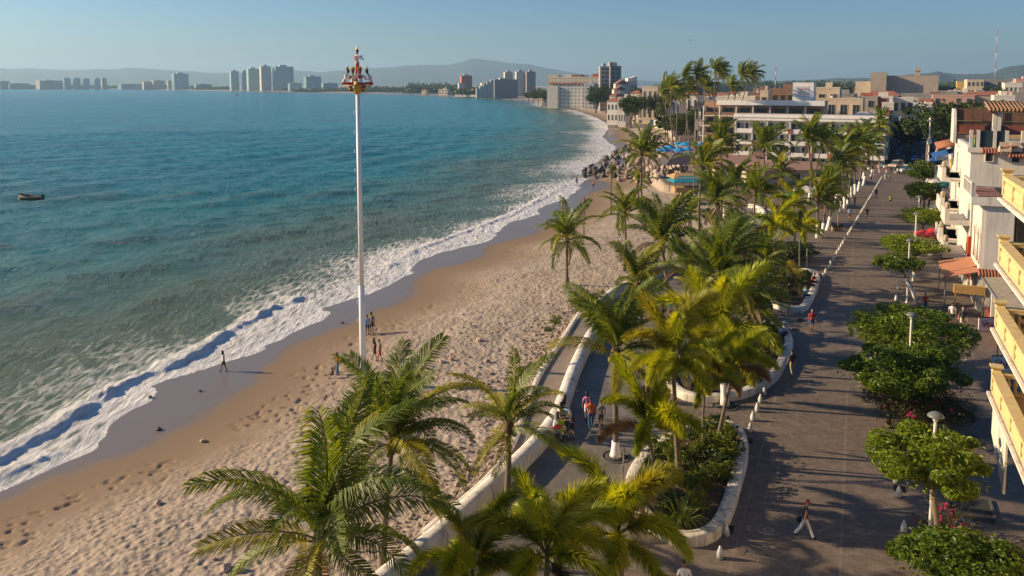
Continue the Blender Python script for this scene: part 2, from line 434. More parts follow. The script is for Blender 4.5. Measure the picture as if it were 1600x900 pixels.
# far surf line along the bay
foam = np.where(RR > 330, np.maximum(foam, .8*np.exp(-(off/7)**2)), foam)
smask = S < 1.2
m, n, l, b = nodes('sea_water')
fa = attr(n, 'foam'); of = attr(n, 'offshore'); rg = attr(n, 'crest')
tc = n.new('ShaderNodeTexCoord')
mp = n.new('ShaderNodeMapping'); mp.inputs['Rotation'].default_value = (0, 0, R(-32)); mp.inputs['Scale'].default_value = (1, .30, 1)
l.new(tc.outputs['Object'], mp.inputs[0])
big = noise_(n, l, .025, 5); mid = noise_(n, l, .16, 6, mp.outputs[0])
fine = noise_(n, l, .55, 9, mp.outputs[0], .7, .3); fine2 = noise_(n, l, 2.2, 6, mp.outputs[0], .7)
deep = mixc(n, l, maprange(n, l, big, .35, .65), (.000, .125, .185), (.000, .20, .25))
c = mixc(n, l, maprange(n, l, of, 15, 110, 1, 0, True), deep, (.004, .17, .185))
c = mixc(n, l, maprange(n, l, math_(n, l, 'ADD', of, maprange(n, l, big, .3, .7, -12, 12)), 5, 62, 1, 0, True), c, (.095, .135, .080))
c = mixc(n, l, maprange(n, l, rg, .1, .7, 0, .65), c, (.13, .13, .045))
# lacy foam
vo = n.new('ShaderNodeTexVoronoi'); vo.feature = 'DISTANCE_TO_EDGE'; vo.inputs['Scale'].default_value = 1.3
ds_ = n.new('ShaderNodeVectorMath'); ds_.operation = 'ADD'
nt_ = n.new('ShaderNodeTexNoise'); nt_.inputs['Scale'].default_value = .8; nt_.inputs['Detail'].default_value = 6
l.new(mp.outputs[0], nt_.inputs['Vector'])
sc_ = n.new('ShaderNodeVectorMath'); sc_.operation = 'SCALE'; sc_.inputs['Scale'].default_value = 1.6
l.new(nt_.outputs['Color'], sc_.inputs[0]); l.new(mp.outputs[0], ds_.inputs[0]); l.new(sc_.outputs[0], ds_.inputs[1])
l.new(ds_.outputs[0], vo.inputs['Vector'])
lace = maprange(n, l, vo.outputs['Distance'], 0, .35, .55, 0)
fn = noise_(n, l, 1.9, 12, mp.outputs[0], .76)
pat = math_(n, l, 'ADD', math_(n, l, 'MULTIPLY', fn, .9), math_(n, l, 'MULTIPLY', lace, .45))
thr = maprange(n, l, fa, 0, 1, .90, .16)
ff = maprange(n, l, math_(n, l, 'SUBTRACT', pat, thr), -.05, .24)
ff = math_(n, l, 'MULTIPLY', ff, maprange(n, l, fa, .02, .15))
cap = maprange(n, l, math_(n, l, 'ADD', fine, math_(n, l, 'MULTIPLY', big, .25)), .83, .90)   # few whitecaps
ff = math_(n, l, 'MAXIMUM', ff, math_(n, l, 'MULTIPLY', cap, maprange(n, l, of, 20, 60, 0, .5)))
fcol = mixc(n, l, maprange(n, l, fn, .3, .7), (.50, .50, .50), (.84, .83, .81))
c2 = mixc(n, l, ff, c, fcol)
l.new(c2, b.inputs['Base Color'])
l.new(maprange(n, l, ff, 0, 1, .22, .8), b.inputs['Roughness']); b.inputs['IOR'].default_value = 1.33
l.new(maprange(n, l, ff, 0, 1, .33, .05), b.inputs['Specular IOR Level'])
hgt = math_(n, l, 'ADD', math_(n, l, 'MULTIPLY', mid, 1.6), math_(n, l, 'ADD', math_(n, l, 'MULTIPLY', fine, 1.7), math_(n, l, 'MULTIPLY', fine2, .7)))
hgt = math_(n, l, 'ADD', hgt, math_(n, l, 'MULTIPLY', ff, .12))
bp = n.new('ShaderNodeBump'); bp.inputs['Strength'].default_value = 1; bp.inputs['Distance'].default_value = 1.05
l.new(math_(n, l, 'MULTIPLY', hgt, maprange(n, l, of, 0, 22, .25, 1)), bp.inputs['Height']); l.new(bp.outputs[0], b.inputs['Normal'])
sea_mat = m
s_ = sheet_from('sea_water', zs, smask, sea_mat, {'foam': np.clip(foam, 0, 1), 'offshore': np.clip(off, -5, 3000), 'crest': np.clip((swell-.12)*1.6, 0, 1)*sstep(200, 60, off)+np.clip((z1+z2-.4), 0, .6)})
tagp(s_, 'teal sea with foam breaking along the beach', kind='structure')
# ================================================================== haze and mountains
hm = bpy.data.materials.new('haze_air'); hm.use_nodes = True; hn = hm.node_tree.nodes; hn.remove(hn['Principled BSDF'])
pv = hn.new('ShaderNodeVolumePrincipled'); pv.inputs['Density'].default_value = HAZE_D = .00011
pv.inputs['Color'].default_value = (.46, .74, 1.0, 1); pv.inputs['Anisotropy'].default_value = .25
hm.node_tree.links.new(pv.outputs[0], hn['Material Output'].inputs['Volume'])
hz = MB().box(-15500, 15500, -15500, 15500, -12, 390).build('haze', hm); hz['kind'] = 'stuff'; hz['label'] = 'pale blue air over the bay and the town'

def ridge(name, prof, D, depth, mat, seed, label):
    """prof: (px, py) skyline; a range with a crest line, flanks and gullies"""
    xs = np.linspace(prof[0][0], prof[-1][0], 260); ys = np.interp(xs, [p[0] for p in prof], [p[1] for p in prof])
    ys = ys - 1.1*np.array([vnoise(np.array(x*.045), np.array(seed*1.7), seed) for x in xs]) - .5*np.array([vnoise(np.array(x*.15), np.array(2.), seed) for x in xs])
    rows = 14; V = []
    for j in range(rows):
        t = j/(rows-1)*2-1                          # -1 front foot .. +1 back foot
        for x, y in zip(xs, ys):
            top = PD(x, y, D); h = max(top.z, 2)
            q = 1-abs(t)**1.1; g = 1 + .35*vnoise(np.array(x*.05+t), np.array(t*2.5), seed+3)*(1-q)
            V.append((top.x*(1+t*depth/D), D+t*depth, -3 + (h+3)*max(0, q*g) ))
    nx = len(xs); i = np.arange(rows-1)[:, None]*nx+np.arange(nx-1)[None]
    f = np.stack([i, i+1, i+nx+1, i+nx], -1).reshape(-1, 4)
    o = inst(name, npmesh(name, np.array(V), f, mat, True)); tagp(o, label, kind='structure'); return o
mtn = M('mountain_slope', (.035, .05, .04), .95, .45, .004)
ridge('mountains', [(-500,112),(0,106),(60,106),(110,108),(140,107),(215,104),(260,108),(330,113),(400,112),(460,108),(500,112),(540,108),(590,104),(640,101),(700,99),(740,90),(770,93),(800,97),(830,99),(860,105),(900,113),(960,121),(1020,126),(1090,128)], 9500, 1600, mtn, 2, 'hazy blue mountain range across the bay')
ridge('hills', [(1020,131),(1120,128),(1200,126),(1290,122),(1360,120),(1420,115),(1455,112),(1466,109),(1480,113),(1510,115),(1550,112),(1575,103),(1600,99),(1640,95),(1720,90),(1900,80),(2200,95)], 4200, 700, mtn, 6, 'dark green hills behind the town')

# ================================================================== promenade paving
def pave_mat(name, base, mort, bw, bh, scale_lines=True, rough=.75):
    m, n, l, b = nodes(name)
    tc = n.new('ShaderNodeTexCoord'); mp = n.new('ShaderNodeMapping'); mp.inputs['Rotation'].default_value = (0, 0, HEAD)
    l.new(tc.outputs['Object'], mp.inputs[0])
    br = n.new('ShaderNodeTexBrick'); br.inputs['Scale'].default_value = 1; br.inputs['Brick Width'].default_value = bw; br.inputs['Row Height'].default_value = bh
    br.inputs['Mortar Size'].default_value = .012; br.inputs['Color1'].default_value = (*base, 1); br.inputs['Color2'].default_value = (*[v*.6 for v in base], 1)
    br.inputs['Mortar'].default_value = (*mort, 1); br.inputs['Bias'].default_value = -.1
    l.new(mp.outputs[0], br.inputs['Vector'])
    c = br.outputs[0]
    st = noise_(n, l, .22, 8); st2 = noise_(n, l, 1.7, 6)
    c = mixc(n, l, maprange(n, l, st, .3, .75, 0, .75), c, tuple(v*.45 for v in base))
    c = mixc(n, l, maprange(n, l, st2, .45, .75, 0, .35), c, tuple(min(1, v*1.6) for v in base))
    if scale_lines:
        b2 = n.new('ShaderNodeTexBrick'); b2.offset = 0; b2.inputs['Scale'].default_value = 1; b2.inputs['Brick Width'].default_value = 4.2; b2.inputs['Row Height'].default_value = 5.4
        b2.inputs['Mortar Size'].default_value = .06; b2.inputs['Color1'].default_value = b2.inputs['Color2'].default_value = (0, 0, 0, 1); b2.inputs['Mortar'].default_value = (1, 1, 1, 1)
        l.new(mp.outputs[0], b2.inputs['Vector'])
        c = mixc(n, l, math_(n, l, 'MULTIPLY', b2.outputs[0], maprange(n, l, st, .35, .6, .03, .3)), c, tuple(min(1, v*1.7) for v in base))
    # gum spots and drips
    vo = n.new('ShaderNodeTexVoronoi'); vo.inputs['Scale'].default_value = .9; l.new(tc.outputs['Object'], vo.inputs['Vector'])
    c = mixc(n, l, maprange(n, l, vo.outputs['Distance'], .035, .06, .5, 0), c, tuple(v*.4 for v in base))
    l.new(c, b.inputs['Base Color']); b.inputs['Roughness'].default_value = rough
    l.new(maprange(n, l, st2, .3, .7, rough-.12, rough+.1), b.inputs['Roughness'])
    bp = n.new('ShaderNodeBump'); bp.inputs['Strength'].default_value = .6; bp.inputs['Distance'].default_value = .02
    hh = math_(n, l, 'ADD', math_(n, l, 'MULTIPLY', br.outputs['Fac'], -1), math_(n, l, 'MULTIPLY', noise_(n, l, 9, 5), 1.6))
    l.new(hh, bp.inputs['Height']); l.new(bp.outputs[0], b.inputs['Normal'])
    return m
paver = pave_mat('street_pavers', (.200, .155, .122), (.10, .08, .065), .30, .15)
conc = pave_mat('plaza_concrete', (.205, .180, .158), (.14, .12, .105), 2.4, 2.4, False)
asph = M('asphalt', (.045, .045, .047), .9, .3, 2, .3, 30)
def sheet(name, px, z, mat, label, zpx=0.0):
    pl = [P(x, y, zpx).to_2d() for x, y in px]
    me = bpy.data.meshes.new(name); bm = bmesh.new()
    vs = [bm.verts.new((p.x, p.y, z)) for p in pl]; fc = bm.faces.new(vs); bm.normal_update()
    if fc.normal.z < 0: fc.normal_flip()
    bmesh.ops.triangulate(bm, faces=[fc]); bm.to_mesh(me); bm.free(); me.materials.append(mat)
    o = inst(name, me); tagp(o, label, kind='structure'); return o
inner = [(560,925),(640,862),(690,822),(745,770),(800,722),(845,678),(872,640),(886,600),(900,562),(922,520),(940,490),(962,455),(1000,435),(1040,420),(1100,382),(1150,352),(1178,340),(1215,333),(1245,312),(1262,292),(1330,268),(1385,258),(1440,258),(1480,262)]
sheet('promenade_pavement', [(480,1010)]+inner+[(1700,262),(2600,620),(2600,1300),(700,1300)], 0.0, paver, 'grey brown brick paving of the promenade', .62)
plaza = sheet('plaza_pavement', [(560,1010)]+inner[:14]+[(1060,425),(1075,470),(1085,540),(1060,600),(1048,672),(1010,700),(985,760),(1000,810),(960,900),(940,1010)], .006, conc, 'smooth grey paving beside the sea wall', .62)
road = sheet('street_road', [(1372,262),(1392,222),(1400,205),(1402,180),(1445,180),(1462,225),(1500,262)], .01, asph, 'dark asphalt street running inland between the houses')
cw = sheet('crosswalk', [(1378,260.5),(1380,258),(1480,258),(1484,260.5)], .016, M('pale_paving', (.34, .27, .2), .8), 'pale paved band where the street meets the promenade')
ramp = sheet('beach_ramp', [(905,490),(945,512),(928,540),(912,590),(897,640),(868,690),(825,735),(770,790),(715,842),(625,925),(585,950),(540,945),(680,812),(775,735),(806,690),(826,632),(842,590),(872,545)], -.012, M('ramp_concrete', (.23, .185, .145), .85, .2, .8, .4, 14), 'beige concrete ramp curving down beside the sand')

# ------------------------------------------------------------------ walls
def sweep_parts(root, name, line, prof, mat, seg, closed=False, gap=.012, z=0):
    """cuts a curb of rounded profile into cast segments, each a part"""
    line = np.asarray(line, float)
    if closed: line = np.vstack([line, line[:1]])
    d = np.r_[0, np.cumsum(np.hypot(*np.diff(line, axis=0).T))]; L = d[-1]; n = max(1, round(L/seg))
    for k in range(n):
        a, b_ = L*k/n+gap/2, L*(k+1)/n-gap/2
        q = np.linspace(a, b_, 5)
        pts = np.stack([np.interp(q, d, line[:, 0]), np.interp(q, d, line[:, 1])], 1)
        e = .15
        pa = np.stack([np.interp(q+e, d, line[:, 0]), np.interp(q+e, d, line[:, 1])], 1)
        pb = np.stack([np.interp(q-e, d, line[:, 0]), np.interp(q-e, d, line[:, 1])], 1)
        t = pa-pb; t /= np.hypot(t[:, 0], t[:, 1])[:, None]+1e-9
        V = []
        for p_, tt in zip(pts, t):
            nx, ny = tt[1], -tt[0]
            for o_, h_ in prof: V.append((p_[0]+nx*o_, p_[1]+ny*o_, h_+z))
        m_ = len(prof); fs = []
        for i in range(len(pts)-1):
            for j in range(m_-1): fs.append((i*m_+j, i*m_+j+1, (i+1)*m_+j+1, (i+1)*m_+j))
        mb = MB(); mb.add(V, fs, 0, True)
        mb.add(V[:m_], [tuple(range(m_-1, -1, -1))]); mb.add(V[-m_:], [tuple(range(m_))])
        mb.build(name, mat, root)
white = M('white_wall_paint', (.70, .64, .56), .75, .18, 1.2, .4, 12, wear=.5)
def roundprof(w, z0, z1, r=.2):
    h = w/2
    return [(-h, z0), (-h, z1-r), (-h+.3*r, z1-.3*r), (-h+r, z1), (h-r, z1), (h-.3*r, z1-.3*r), (h, z1-r), (h, z0)]
def chpx(l, z=0, k=2, closed=False): return chaikin(pts2(l, z), k, closed)
t = thing('sea_wall', 'thick white rounded sea wall curving from the foreground palms along the ramp', 'wall')
sweep_parts(t, 'wall_segment', chpx([(500,985),(560,925),(640,862),(690,822),(745,770),(800,722),(845,678),(872,640),(886,600),(900,562),(922,520),(934,505)], .7), roundprof(.85, -1.6, .78, .3), white, 2.6)
t = thing('sea_wall', 'white rounded wall beside the seated man at the upper end of the ramp', 'wall')
sweep_parts(t, 'wall_segment', chpx([(918,487),(932,474),(950,458),(968,446),(1000,432),(1045,412)], .7), roundprof(.8, -1.6, .8, .3), white, 2.8)
t = thing('kerb_wall', 'low narrow white kerb along the sand side of the ramp', 'kerb')
sweep_parts(t, 'kerb_segment', chpx([(660,835),(745,765),(775,735),(803,695),(825,630),(841,588),(872,542),(905,490)]), roundprof(.34, -1.8, .16, .08), white, 2.6)
t = thing('sea_wall', 'white curved wall of the far ramp beside the hotel garden', 'wall')
sweep_parts(t, 'wall_segment', chpx([(1160,368),(1175,358),(1192,348),(1196,340),(1185,330),(1170,328)]), roundprof(.6, -1.0, 1.0, .2), white, 2.6)
t = thing('sea_wall', 'low white wall with a railing above it beyond the middle palms', 'wall')
sweep_parts(t, 'wall_segment', chpx([(1130,335),(1160,331),(1200,333),(1225,336)]), roundprof(.4, -.6, .7, .1), white, 3)
for px_ in np.linspace(1132, 1220, 9):
    p = P(px_, 330.5, 0.7)
    MB().box(-.03, .03, -.03, .03, 0, .9).build('post', M('dark_metal', (.03,.03,.03), .5, metal=.6), t, (p.x, p.y, .7))
a_, b_ = P(1132, 330.5, 0.7), P(1220, 330.5, .7)
MB().tube([(a_.x, a_.y, 1.6), (b_.x, b_.y, 1.6)], .035).tube([(a_.x, a_.y, 1.15), (b_.x, b_.y, 1.15)], .02).build('rail', MATS['dark_metal'], t)

soil = M('planter_soil', (.075, .045, .028), .95, .35, 3, .8, 9)
def planter(px, label, hwall=.5, wid=.62):
    line = chpx(px, hwall*.9, 2, True)
    t = thing('planter', label, 'planter')
    sweep_parts(t, 'wall_segment', line, roundprof(wid, -.05, hwall, .1), M('planter_wall_paint', (.66, .60, .51), .75, .2, 1, .5, 14, wear=.6), 2.4, True)
    me = bpy.data.meshes.new('soil'); bm = bmesh.new(); vs = [bm.verts.new((p[0], p[1], hwall-.16)) for p in line]; fc = bm.faces.new(vs); bm.normal_update()
    if fc.normal.z < 0: fc.normal_flip()
    bmesh.ops.triangulate(bm, faces=[fc]); bm.to_mesh(me); bm.free(); me.materials.append(soil); inst('soil', me, t)
    return line
PLA = planter([(1128,655),(1155,668),(1163,700),(1150,745),(1135,795),(1112,830),(1062,838),(1020,812),(985,775),(988,735),(1015,700),(1070,668)], 'large white walled planter beside the black floor grates in the foreground')
PLB = planter([(1236,530),(1222,562),(1204,590),(1160,612),(1090,620),(1052,604),(1046,580),(1075,550),(1120,520),(1180,498),(1222,508)], 'white walled planter in the middle with people sitting on its street side')
PLC = planter([(1176,452),(1206,472),(1252,484),(1266,462),(1276,438),(1274,420),(1225,420),(1188,432)], 'white walled planter with yellow shrubs and two men seated at its corner')
# circular tree rings
ringm = M('ring_soil', (.04, .04, .035), .9, .3, 6, .6, 20)
def ring(px, py, r, label):
    p = P(px, py, 0)
    t = thing('tree_ring', label, 'tree ring', (p.x, p.y, 0))
    MB().lathe([(r-.12, .004), (r-.12, .05), (r, .05), (r+.02, .006)], 28).build('kerb', M('ring_kerb', (.09,.085,.08), .8), t)
    MB().lathe([(r-.13, .01), (r*.5, .07), (.01, .09)], 20).build('soil', ringm, t)
ring(962, 714, .78, 'round tree ring of the palm beside the ramp wall')
ring(1133, 634, .85, 'round tree ring of the palm behind the largest planter')
ring(783, 588, .8, 'round tree ring') if 0 else None
ring(995, 583, .95, 'round tree ring behind the black bin bags')
# bench slabs cast into the sea wall (beige blocks)
for px_, py_, la in ((905, 566, 'upper of the two beige'), (893, 610, 'lower of the two beige')):
    p = P(px_, py_, 0); t = thing('floor_light', la + ' slabs set in the ground by the sea wall', 'slab', (p.x, p.y, 0), -HEAD)
    MB().box(-.55, .55, -.16, .16, .012, .05).build('cover', M('beige_slab', (.42,.33,.22), .8), t)
    MB().box(-.60, .60, -.2, .2, .007, .03).build('frame', M('ring_kerb', (.09,.085,.08), .8), t)
# floor grates
gm = M('grate_iron', (.012, .012, .013), .6, .2, 4)
gproto = None
for px_, py_, la in ((1169,689,'topmost of the black grates beside the big planter'),(1159,727,'second black grate from the top beside the big planter'),(1149,772,'third black grate from the top beside the big planter'),(1137,827,'black grate next to the steel bollard at the planter corner'),
                     (1250,500,'black grate left of the woman in the red top'),(1243,515,'black grate just in front of the middle planter'),(1215,575,'black grate at the foot of the seated couple'),(1405,764,'black grate beside the bollard under the clipped tree'),(1412,847,'black grate between two bollards at the lower right')):
    p = P(px_, py_, 0)
    if gproto is None:
        t = gproto = thing('floor_grate', la, 'grate', (p.x, p.y, 0), -HEAD, 'black floor grates along the promenade')
        MB().box(-.26, .26, -.34, .34, .004, .022).build('frame', gm, t)
        for k in range(7): MB().box(-.22, .22, -.29+k*.09, -.25+k*.09, .02, .04).build('bar', M('grate_bar', (.03,.03,.032), .5, metal=.5), t)
    else: dup_tree(gproto, (p.x, p.y, 0), -HEAD, la)
# ================================================================== palms
rng = random.Random(7)
leaf_c = LEAF('coconut_leaflets', (.06, .11, .014), (.20, .25, .025), .48)
leaf_y = LEAF('yellowing_leaflets', (.20, .21, .02), (.36, .34, .03), .42)
leaf_f = LEAF('foxtail_leaflets', (.18, .25, .014), (.45, .48, .03), .5)
leaf_d = LEAF('dead_leaflets', (.13, .08, .035), (.20, .13, .06), .15)
rach = M('frond_stalk', (.16, .15, .04), .6, .15)
trunk_m = M('palm_bark', (.15, .115, .085), .95, .3, 3, .8, 14)
trunk_w = M('white_trunk_paint', (.74, .72, .68), .8, .1, 3, .3, 14)
def frond(L, el0, droop, n, ll, lw, kind, sd, curl=0.0, hang=.55):
    r = np.random.default_rng(sd)
    K = 14; t = np.linspace(0, 1, K+1); a = el0 - droop*t**1.35
    ds_ = L/K
    px = np.concatenate([[0], np.cumsum(np.cos(a[:-1])*ds_)]); pz = np.concatenate([[0], np.cumsum(np.sin(a[:-1])*ds_)])
    py = curl*L*t**2
    mb = MB()
    step = 2
    idx = list(range(0, K+1, step))
    mb.tube([(px[i], py[i], pz[i]) for i in idx], [.045*(1-.85*t[i])*(L/4.5)**.5 + .006 for i in idx], 4, 1)
    V = []; Fq = []; Ft = []
    base = .16 if kind == 'c' else .14
    tt = np.repeat(np.linspace(base, .995, n), 2 if kind == 'c' else 1)
    for j, u in enumerate(tt):
        u = min(1, max(0, u + r.normal(0, .004)))
        X = np.interp(u, t, px); Y = np.interp(u, t, py); Z = np.interp(u, t, pz); A_ = np.interp(u, t, a)
        fwd = np.array([math.cos(A_), 2*curl*u, math.sin(A_)]); fwd /= np.linalg.norm(fwd)
        upv = np.array([-math.sin(A_), 0, math.cos(A_)]); side = np.cross(upv, fwd)
        prof = math.sin(math.pi*(.10+.82*u))**.6
        if r.random() < .05: continue
        if r.random() < .08: prof *= .55
        if kind == 'c':
            s = 1 if j % 2 else -1
            sw = .45 + .55*u
            d1 = side*s*math.cos(sw) + fwd*math.sin(sw) + upv*(.28+r.normal(0, .07))
            l_ = ll*prof*(1+r.normal(0, .06))
            d2 = side*s*math.cos(sw)*.8 + fwd*math.sin(sw) + upv*.1 + np.array([0, 0, -hang*(1.1+r.normal(0, .25))])
            wdir = fwd
        else:
            th = r.uniform(0, 2*math.pi)
            sw = .5+.45*u + r.normal(0, .1)
            rad_ = side*math.cos(th) + upv*math.sin(th)
            d1 = rad_*math.cos(sw) + fwd*math.sin(sw)
            l_ = ll*prof*(1+r.normal(0, .12)); d2 = d1 + np.array([0, 0, -.3])
            wdir = np.cross(d1, fwd)
        d1 /= np.linalg.norm(d1); d2 /= np.linalg.norm(d2); wdir = wdir/(np.linalg.norm(wdir)+1e-9)
        p0 = np.array([X, Y, Z]); p1 = p0 + d1*l_*.5; p2 = p1 + d2*l_*.5
        w_ = lw/2
        o = len(V); V += [p0-wdir*w_*.5, p0+wdir*w_*.5, p1+wdir*w_, p1-wdir*w_, p2]
        Fq.append((o, o+1, o+2, o+3)); Ft.append((o+3, o+2, o+4))
    mb.add(V, Fq, 0); 
    b0 = len(mb.v)-len(V)
    for f in Ft: mb.f.append(tuple(i+b0 for i in f)); mb.m.append(0); mb.sm.append(False)
    return mb
FR = {}
def frond_meshes(kind, lod, tint):
    key = (kind, lod, tint)
    if key in FR: return FR[key]
    out = []
    mat = {'g': leaf_c, 'y': leaf_y, 'f': leaf_f, 'd': leaf_d}[tint]
    ages = [(82, 55), (68, 75), (54, 88), (40, 92), (25, 88), (8, 75), (-12, 62)] if kind == 'c' else [(80, 60), (62, 95), (45, 110), (28, 105), (10, 80)]
    for k, (e, d) in enumerate(ages):
        for v in range(3):
            if kind == 'c':
                n = {0: 100, 1: 56, 2: 34}[lod]; w_ = {0: .060, 1: .10, 2: .16}[lod]
                mb = frond(1.0*4.5, R(e), R(d+(v*12-12)), n, 1.12, w_, 'c', k*10+v, (v-1)*.2, .6)
            else:
                n = {0: 950, 1: 360, 2: 130}[lod]; w_ = {0: .030, 1: .06, 2: .1}[lod]
                mb = frond(1.0*2.6, R(e), R(d+(v*12-12)), n, .60, w_, 'f', k*10+v+100, (v-1)*.14)
            out.append(mb.mesh('frond', [mat, rach]))
    FR[key] = out
    return out
coco = M('coconut_husk', (.16, .17, .03), .6, .3)
cocom = MB().lathe([(.01,-.15),(.09,-.11),(.12,0),(.09,.11),(.01,.15)], 8).mesh('coconut', coco)
def palm(label, bx, by, cx, cy, R_, kind='c', z=0.0, wind=.5, n=None, white=0, seed=None, tr=None, group='palms along the beach and promenade', yel=.25, young=.25):
    """bx,by: where its foot shows; cx,cy: its heart; R_: frond reach in metres"""
    if kind == 'c' and 470 > by > 330 or kind == 'c' and 570 > by >= 470: R_ *= .88
    sd = seed if seed is not None else int(bx*7+by*13); r = random.Random(sd)
    p = P(bx, by, z); D = p.y; top = PD(cx, cy, D)
    lod = 0 if D < 62 else (1 if D < 110 else 2)
    name = 'coconut_palm' if kind == 'c' else 'foxtail_palm'
    t = thing(name, label, 'palm tree', (p.x, p.y, z), 0, group)
    hx = top.x-p.x; hz = top.z-z
    r0 = tr or (.17 if kind == 'c' else .11)
    K = 18; pts = []; rd = []
    bowx = r.uniform(-.04, .04)*hz; bowy = r.uniform(-.03, .03)*hz
    for i in range(K+1):
        u = i/K; pts.append((hx*u**1.25 + bowx*math.sin(math.pi*u), bowy*math.sin(math.pi*u), hz*u))
        rr = r0*(1.35-.35*min(1, u*6))*(1-.38*u)*(1.0+.05*(i % 2)); rd.append(rr)
    MB().tube([(x, y, z_-.4 if i == 0 else z_) for i, (x, y, z_) in enumerate(pts)], rd, 8, 0).build('trunk', trunk_m, t)
    if white:
        wp = [(x, y, z_) for x, y, z_ in pts if z_ <= white*1.2] or pts[:2]
        q = [Vector((hx*(white*k/3/hz)**1.25 + bowx*math.sin(math.pi*white*k/3/hz), bowy*math.sin(math.pi*white*k/3/hz), white*k/3)) for k in range(4)]
        MB().tube(q, [r0*2.1, r0*1.6, r0*1.3, r0*1.25], 10).build('white_painted_base', trunk_w, t)
    if kind == 'f':
        q = [(hx*1.0, 0, hz-.75), (hx, 0, hz-.35), (hx, 0, hz+.25)]
        MB().tube(q, [r0*.85, r0*.95, r0*.45], 8).build('crownshaft', M('crownshaft_green', (.13, .16, .045), .5, .15), t)
    else:
        MB().lathe([(.10,-.45),(.24,-.25),(.30,.0),(.2,.25),(.04,.45)], 9, hx, 0).xform(Matrix.Translation((0,0,hz))).build('crown_fibre', M('crown_fibre', (.13,.085,.04), .95, .4, 6, .8, 20), t)
    n = int((n or (22 if kind == 'c' else 10))*(1.25 if kind == 'c' else 1.05))
    base = 4.5*1.0 if kind == 'c' else 2.6
    s = R_/(base*.82)*(1.12 if kind == 'f' else 1)
    na = 7 if kind == 'c' else 5
    for k in range(n):
        u = (k+.5)/n
        az = k*2.39996 + r.uniform(-.25, .25)
        ux, uy = math.cos(az)+wind*1.0, math.sin(az)-wind*.15
        az = math.atan2(uy, ux)
        age = int(min(na-1, u**(.9+young)*na))
        if wind > .4 and abs(az) > 1.6: age = max(0, age-2)
        tint = ('f' if kind == 'f' else 'g')
        if kind == 'c' and r.random() < yel*(.35+u): tint = 'y'
        if kind == 'f' and r.random() < .12: tint = 'y'
        if u > .93 and r.random() < .4: tint = 'd'
        me = frond_meshes(kind, lod, tint)[age*3 + r.randint(0, 2)]
        inst('frond', me, t, (hx, 0, hz + (.1 if kind == 'c' else .2) - .25*u), (r.uniform(-.35, .35), r.uniform(-.12, .12) + wind*.0, az), s*r.uniform(.84, 1.1)*(1.14-.30*u))
    if D < 130:
        for k in range(r.randint(0, 2) if kind == 'c' else int(r.random() < .25)):
            me = frond_meshes(kind, lod, 'd')[(na-1)*3]
            inst('dead_frond', me, t, (hx, 0, hz-.2), (r.uniform(-.5, .5), r.uniform(.7, 1.1), r.uniform(0, 6.28)), s*r.uniform(.55, .75))
    if kind == 'c' and D < 90:
        for k in range(r.randint(3, 7)):
            a = r.uniform(0, 6.3); inst('coconut', cocom, t, (hx+.3*math.cos(a), .3*math.sin(a), hz-.25-r.uniform(0, .2)))
    return t
BZ = -1.15
# ---- foreground
palm('large coconut palm at the bottom left on the sand with a coconut under its crown', 503, 1075, 500, 842, 3.85, z=BZ, wind=.32, n=17, seed=3, yel=.2, young=.35)
palm('big coconut palm with a grey trunk standing on the sand beside the white pole', 597, 905, 612, 695, 3.55, z=BZ, wind=.5, n=20, seed=12, yel=.3, young=.3)
palm('slim coconut palm rising in front of the ramp wall, left of the seated group', 792, 788, 795, 668, 2.8, wind=.3, young=.4, n=13, seed=5, yel=.4)
palm('coconut palm in the round ring beside the ramp with a white foot', 962, 714, 962, 552, 3.3, wind=.5, young=.5, n=18, white=.9, seed=9, yel=.45)
FX = 'foxtail palms around the planters'
palm('foxtail palm at the bottom edge, second from the left of the foxtails', 858, 1024, 855, 872, 2.35, 'f', wind=.1, n=11, seed=1, group=FX)
palm('foxtail palm at the bottom edge in front of the big planter', 968, 968, 965, 838, 2.4, 'f', wind=.1, n=11, seed=2, group=FX)
palm('leftmost foxtail palm at the bottom edge against the ramp wall', 742, 1010, 738, 892, 2.1, 'f', wind=.1, n=9, seed=4, group=FX)
palm('foxtail palm in the big planter leaning over the grey paving', 1022, 782, 1012, 668, 2.25, 'f', wind=.1, n=10, seed=6, group=FX)
palm('tall foxtail palm in the big planter with very yellow fronds', 1062, 768, 1052, 562, 2.4, 'f', wind=.1, n=11, seed=7, group=FX, tr=.14)
palm('foxtail palm with a thin pale trunk and small crown in the big planter', 1101, 722, 1104, 590, 1.9, 'f', wind=.1, n=9, seed=8, group=FX, tr=.08)
palm('foxtail palm at the upper corner of the big planter', 1119, 703, 1146, 575, 2.0, 'f', wind=.1, n=9, seed=10, group=FX, tr=.12)
palm('foxtail palm with a white painted foot in the ring between the two planters', 1133, 634, 1122, 530, 3.4, 'f', wind=.1, n=12, seed=11, white=1.5, tr=.15, group=FX)
palm('foxtail palm over the yellow shrubs of the third planter', 1211, 446, 1212, 358, 2.2, 'f', wind=.1, n=10, seed=13, group=FX, tr=.1)
palm('foxtail palm with drooping yellow fronds behind the third planter', 1251, 428, 1252, 362, 2.1, 'f', wind=.1, n=10, seed=14, group=FX)
palm('dark foxtail palm beyond the third planter', 1240, 385, 1240, 322, 2.5, 'f', wind=.1, n=10, seed=15, group=FX)
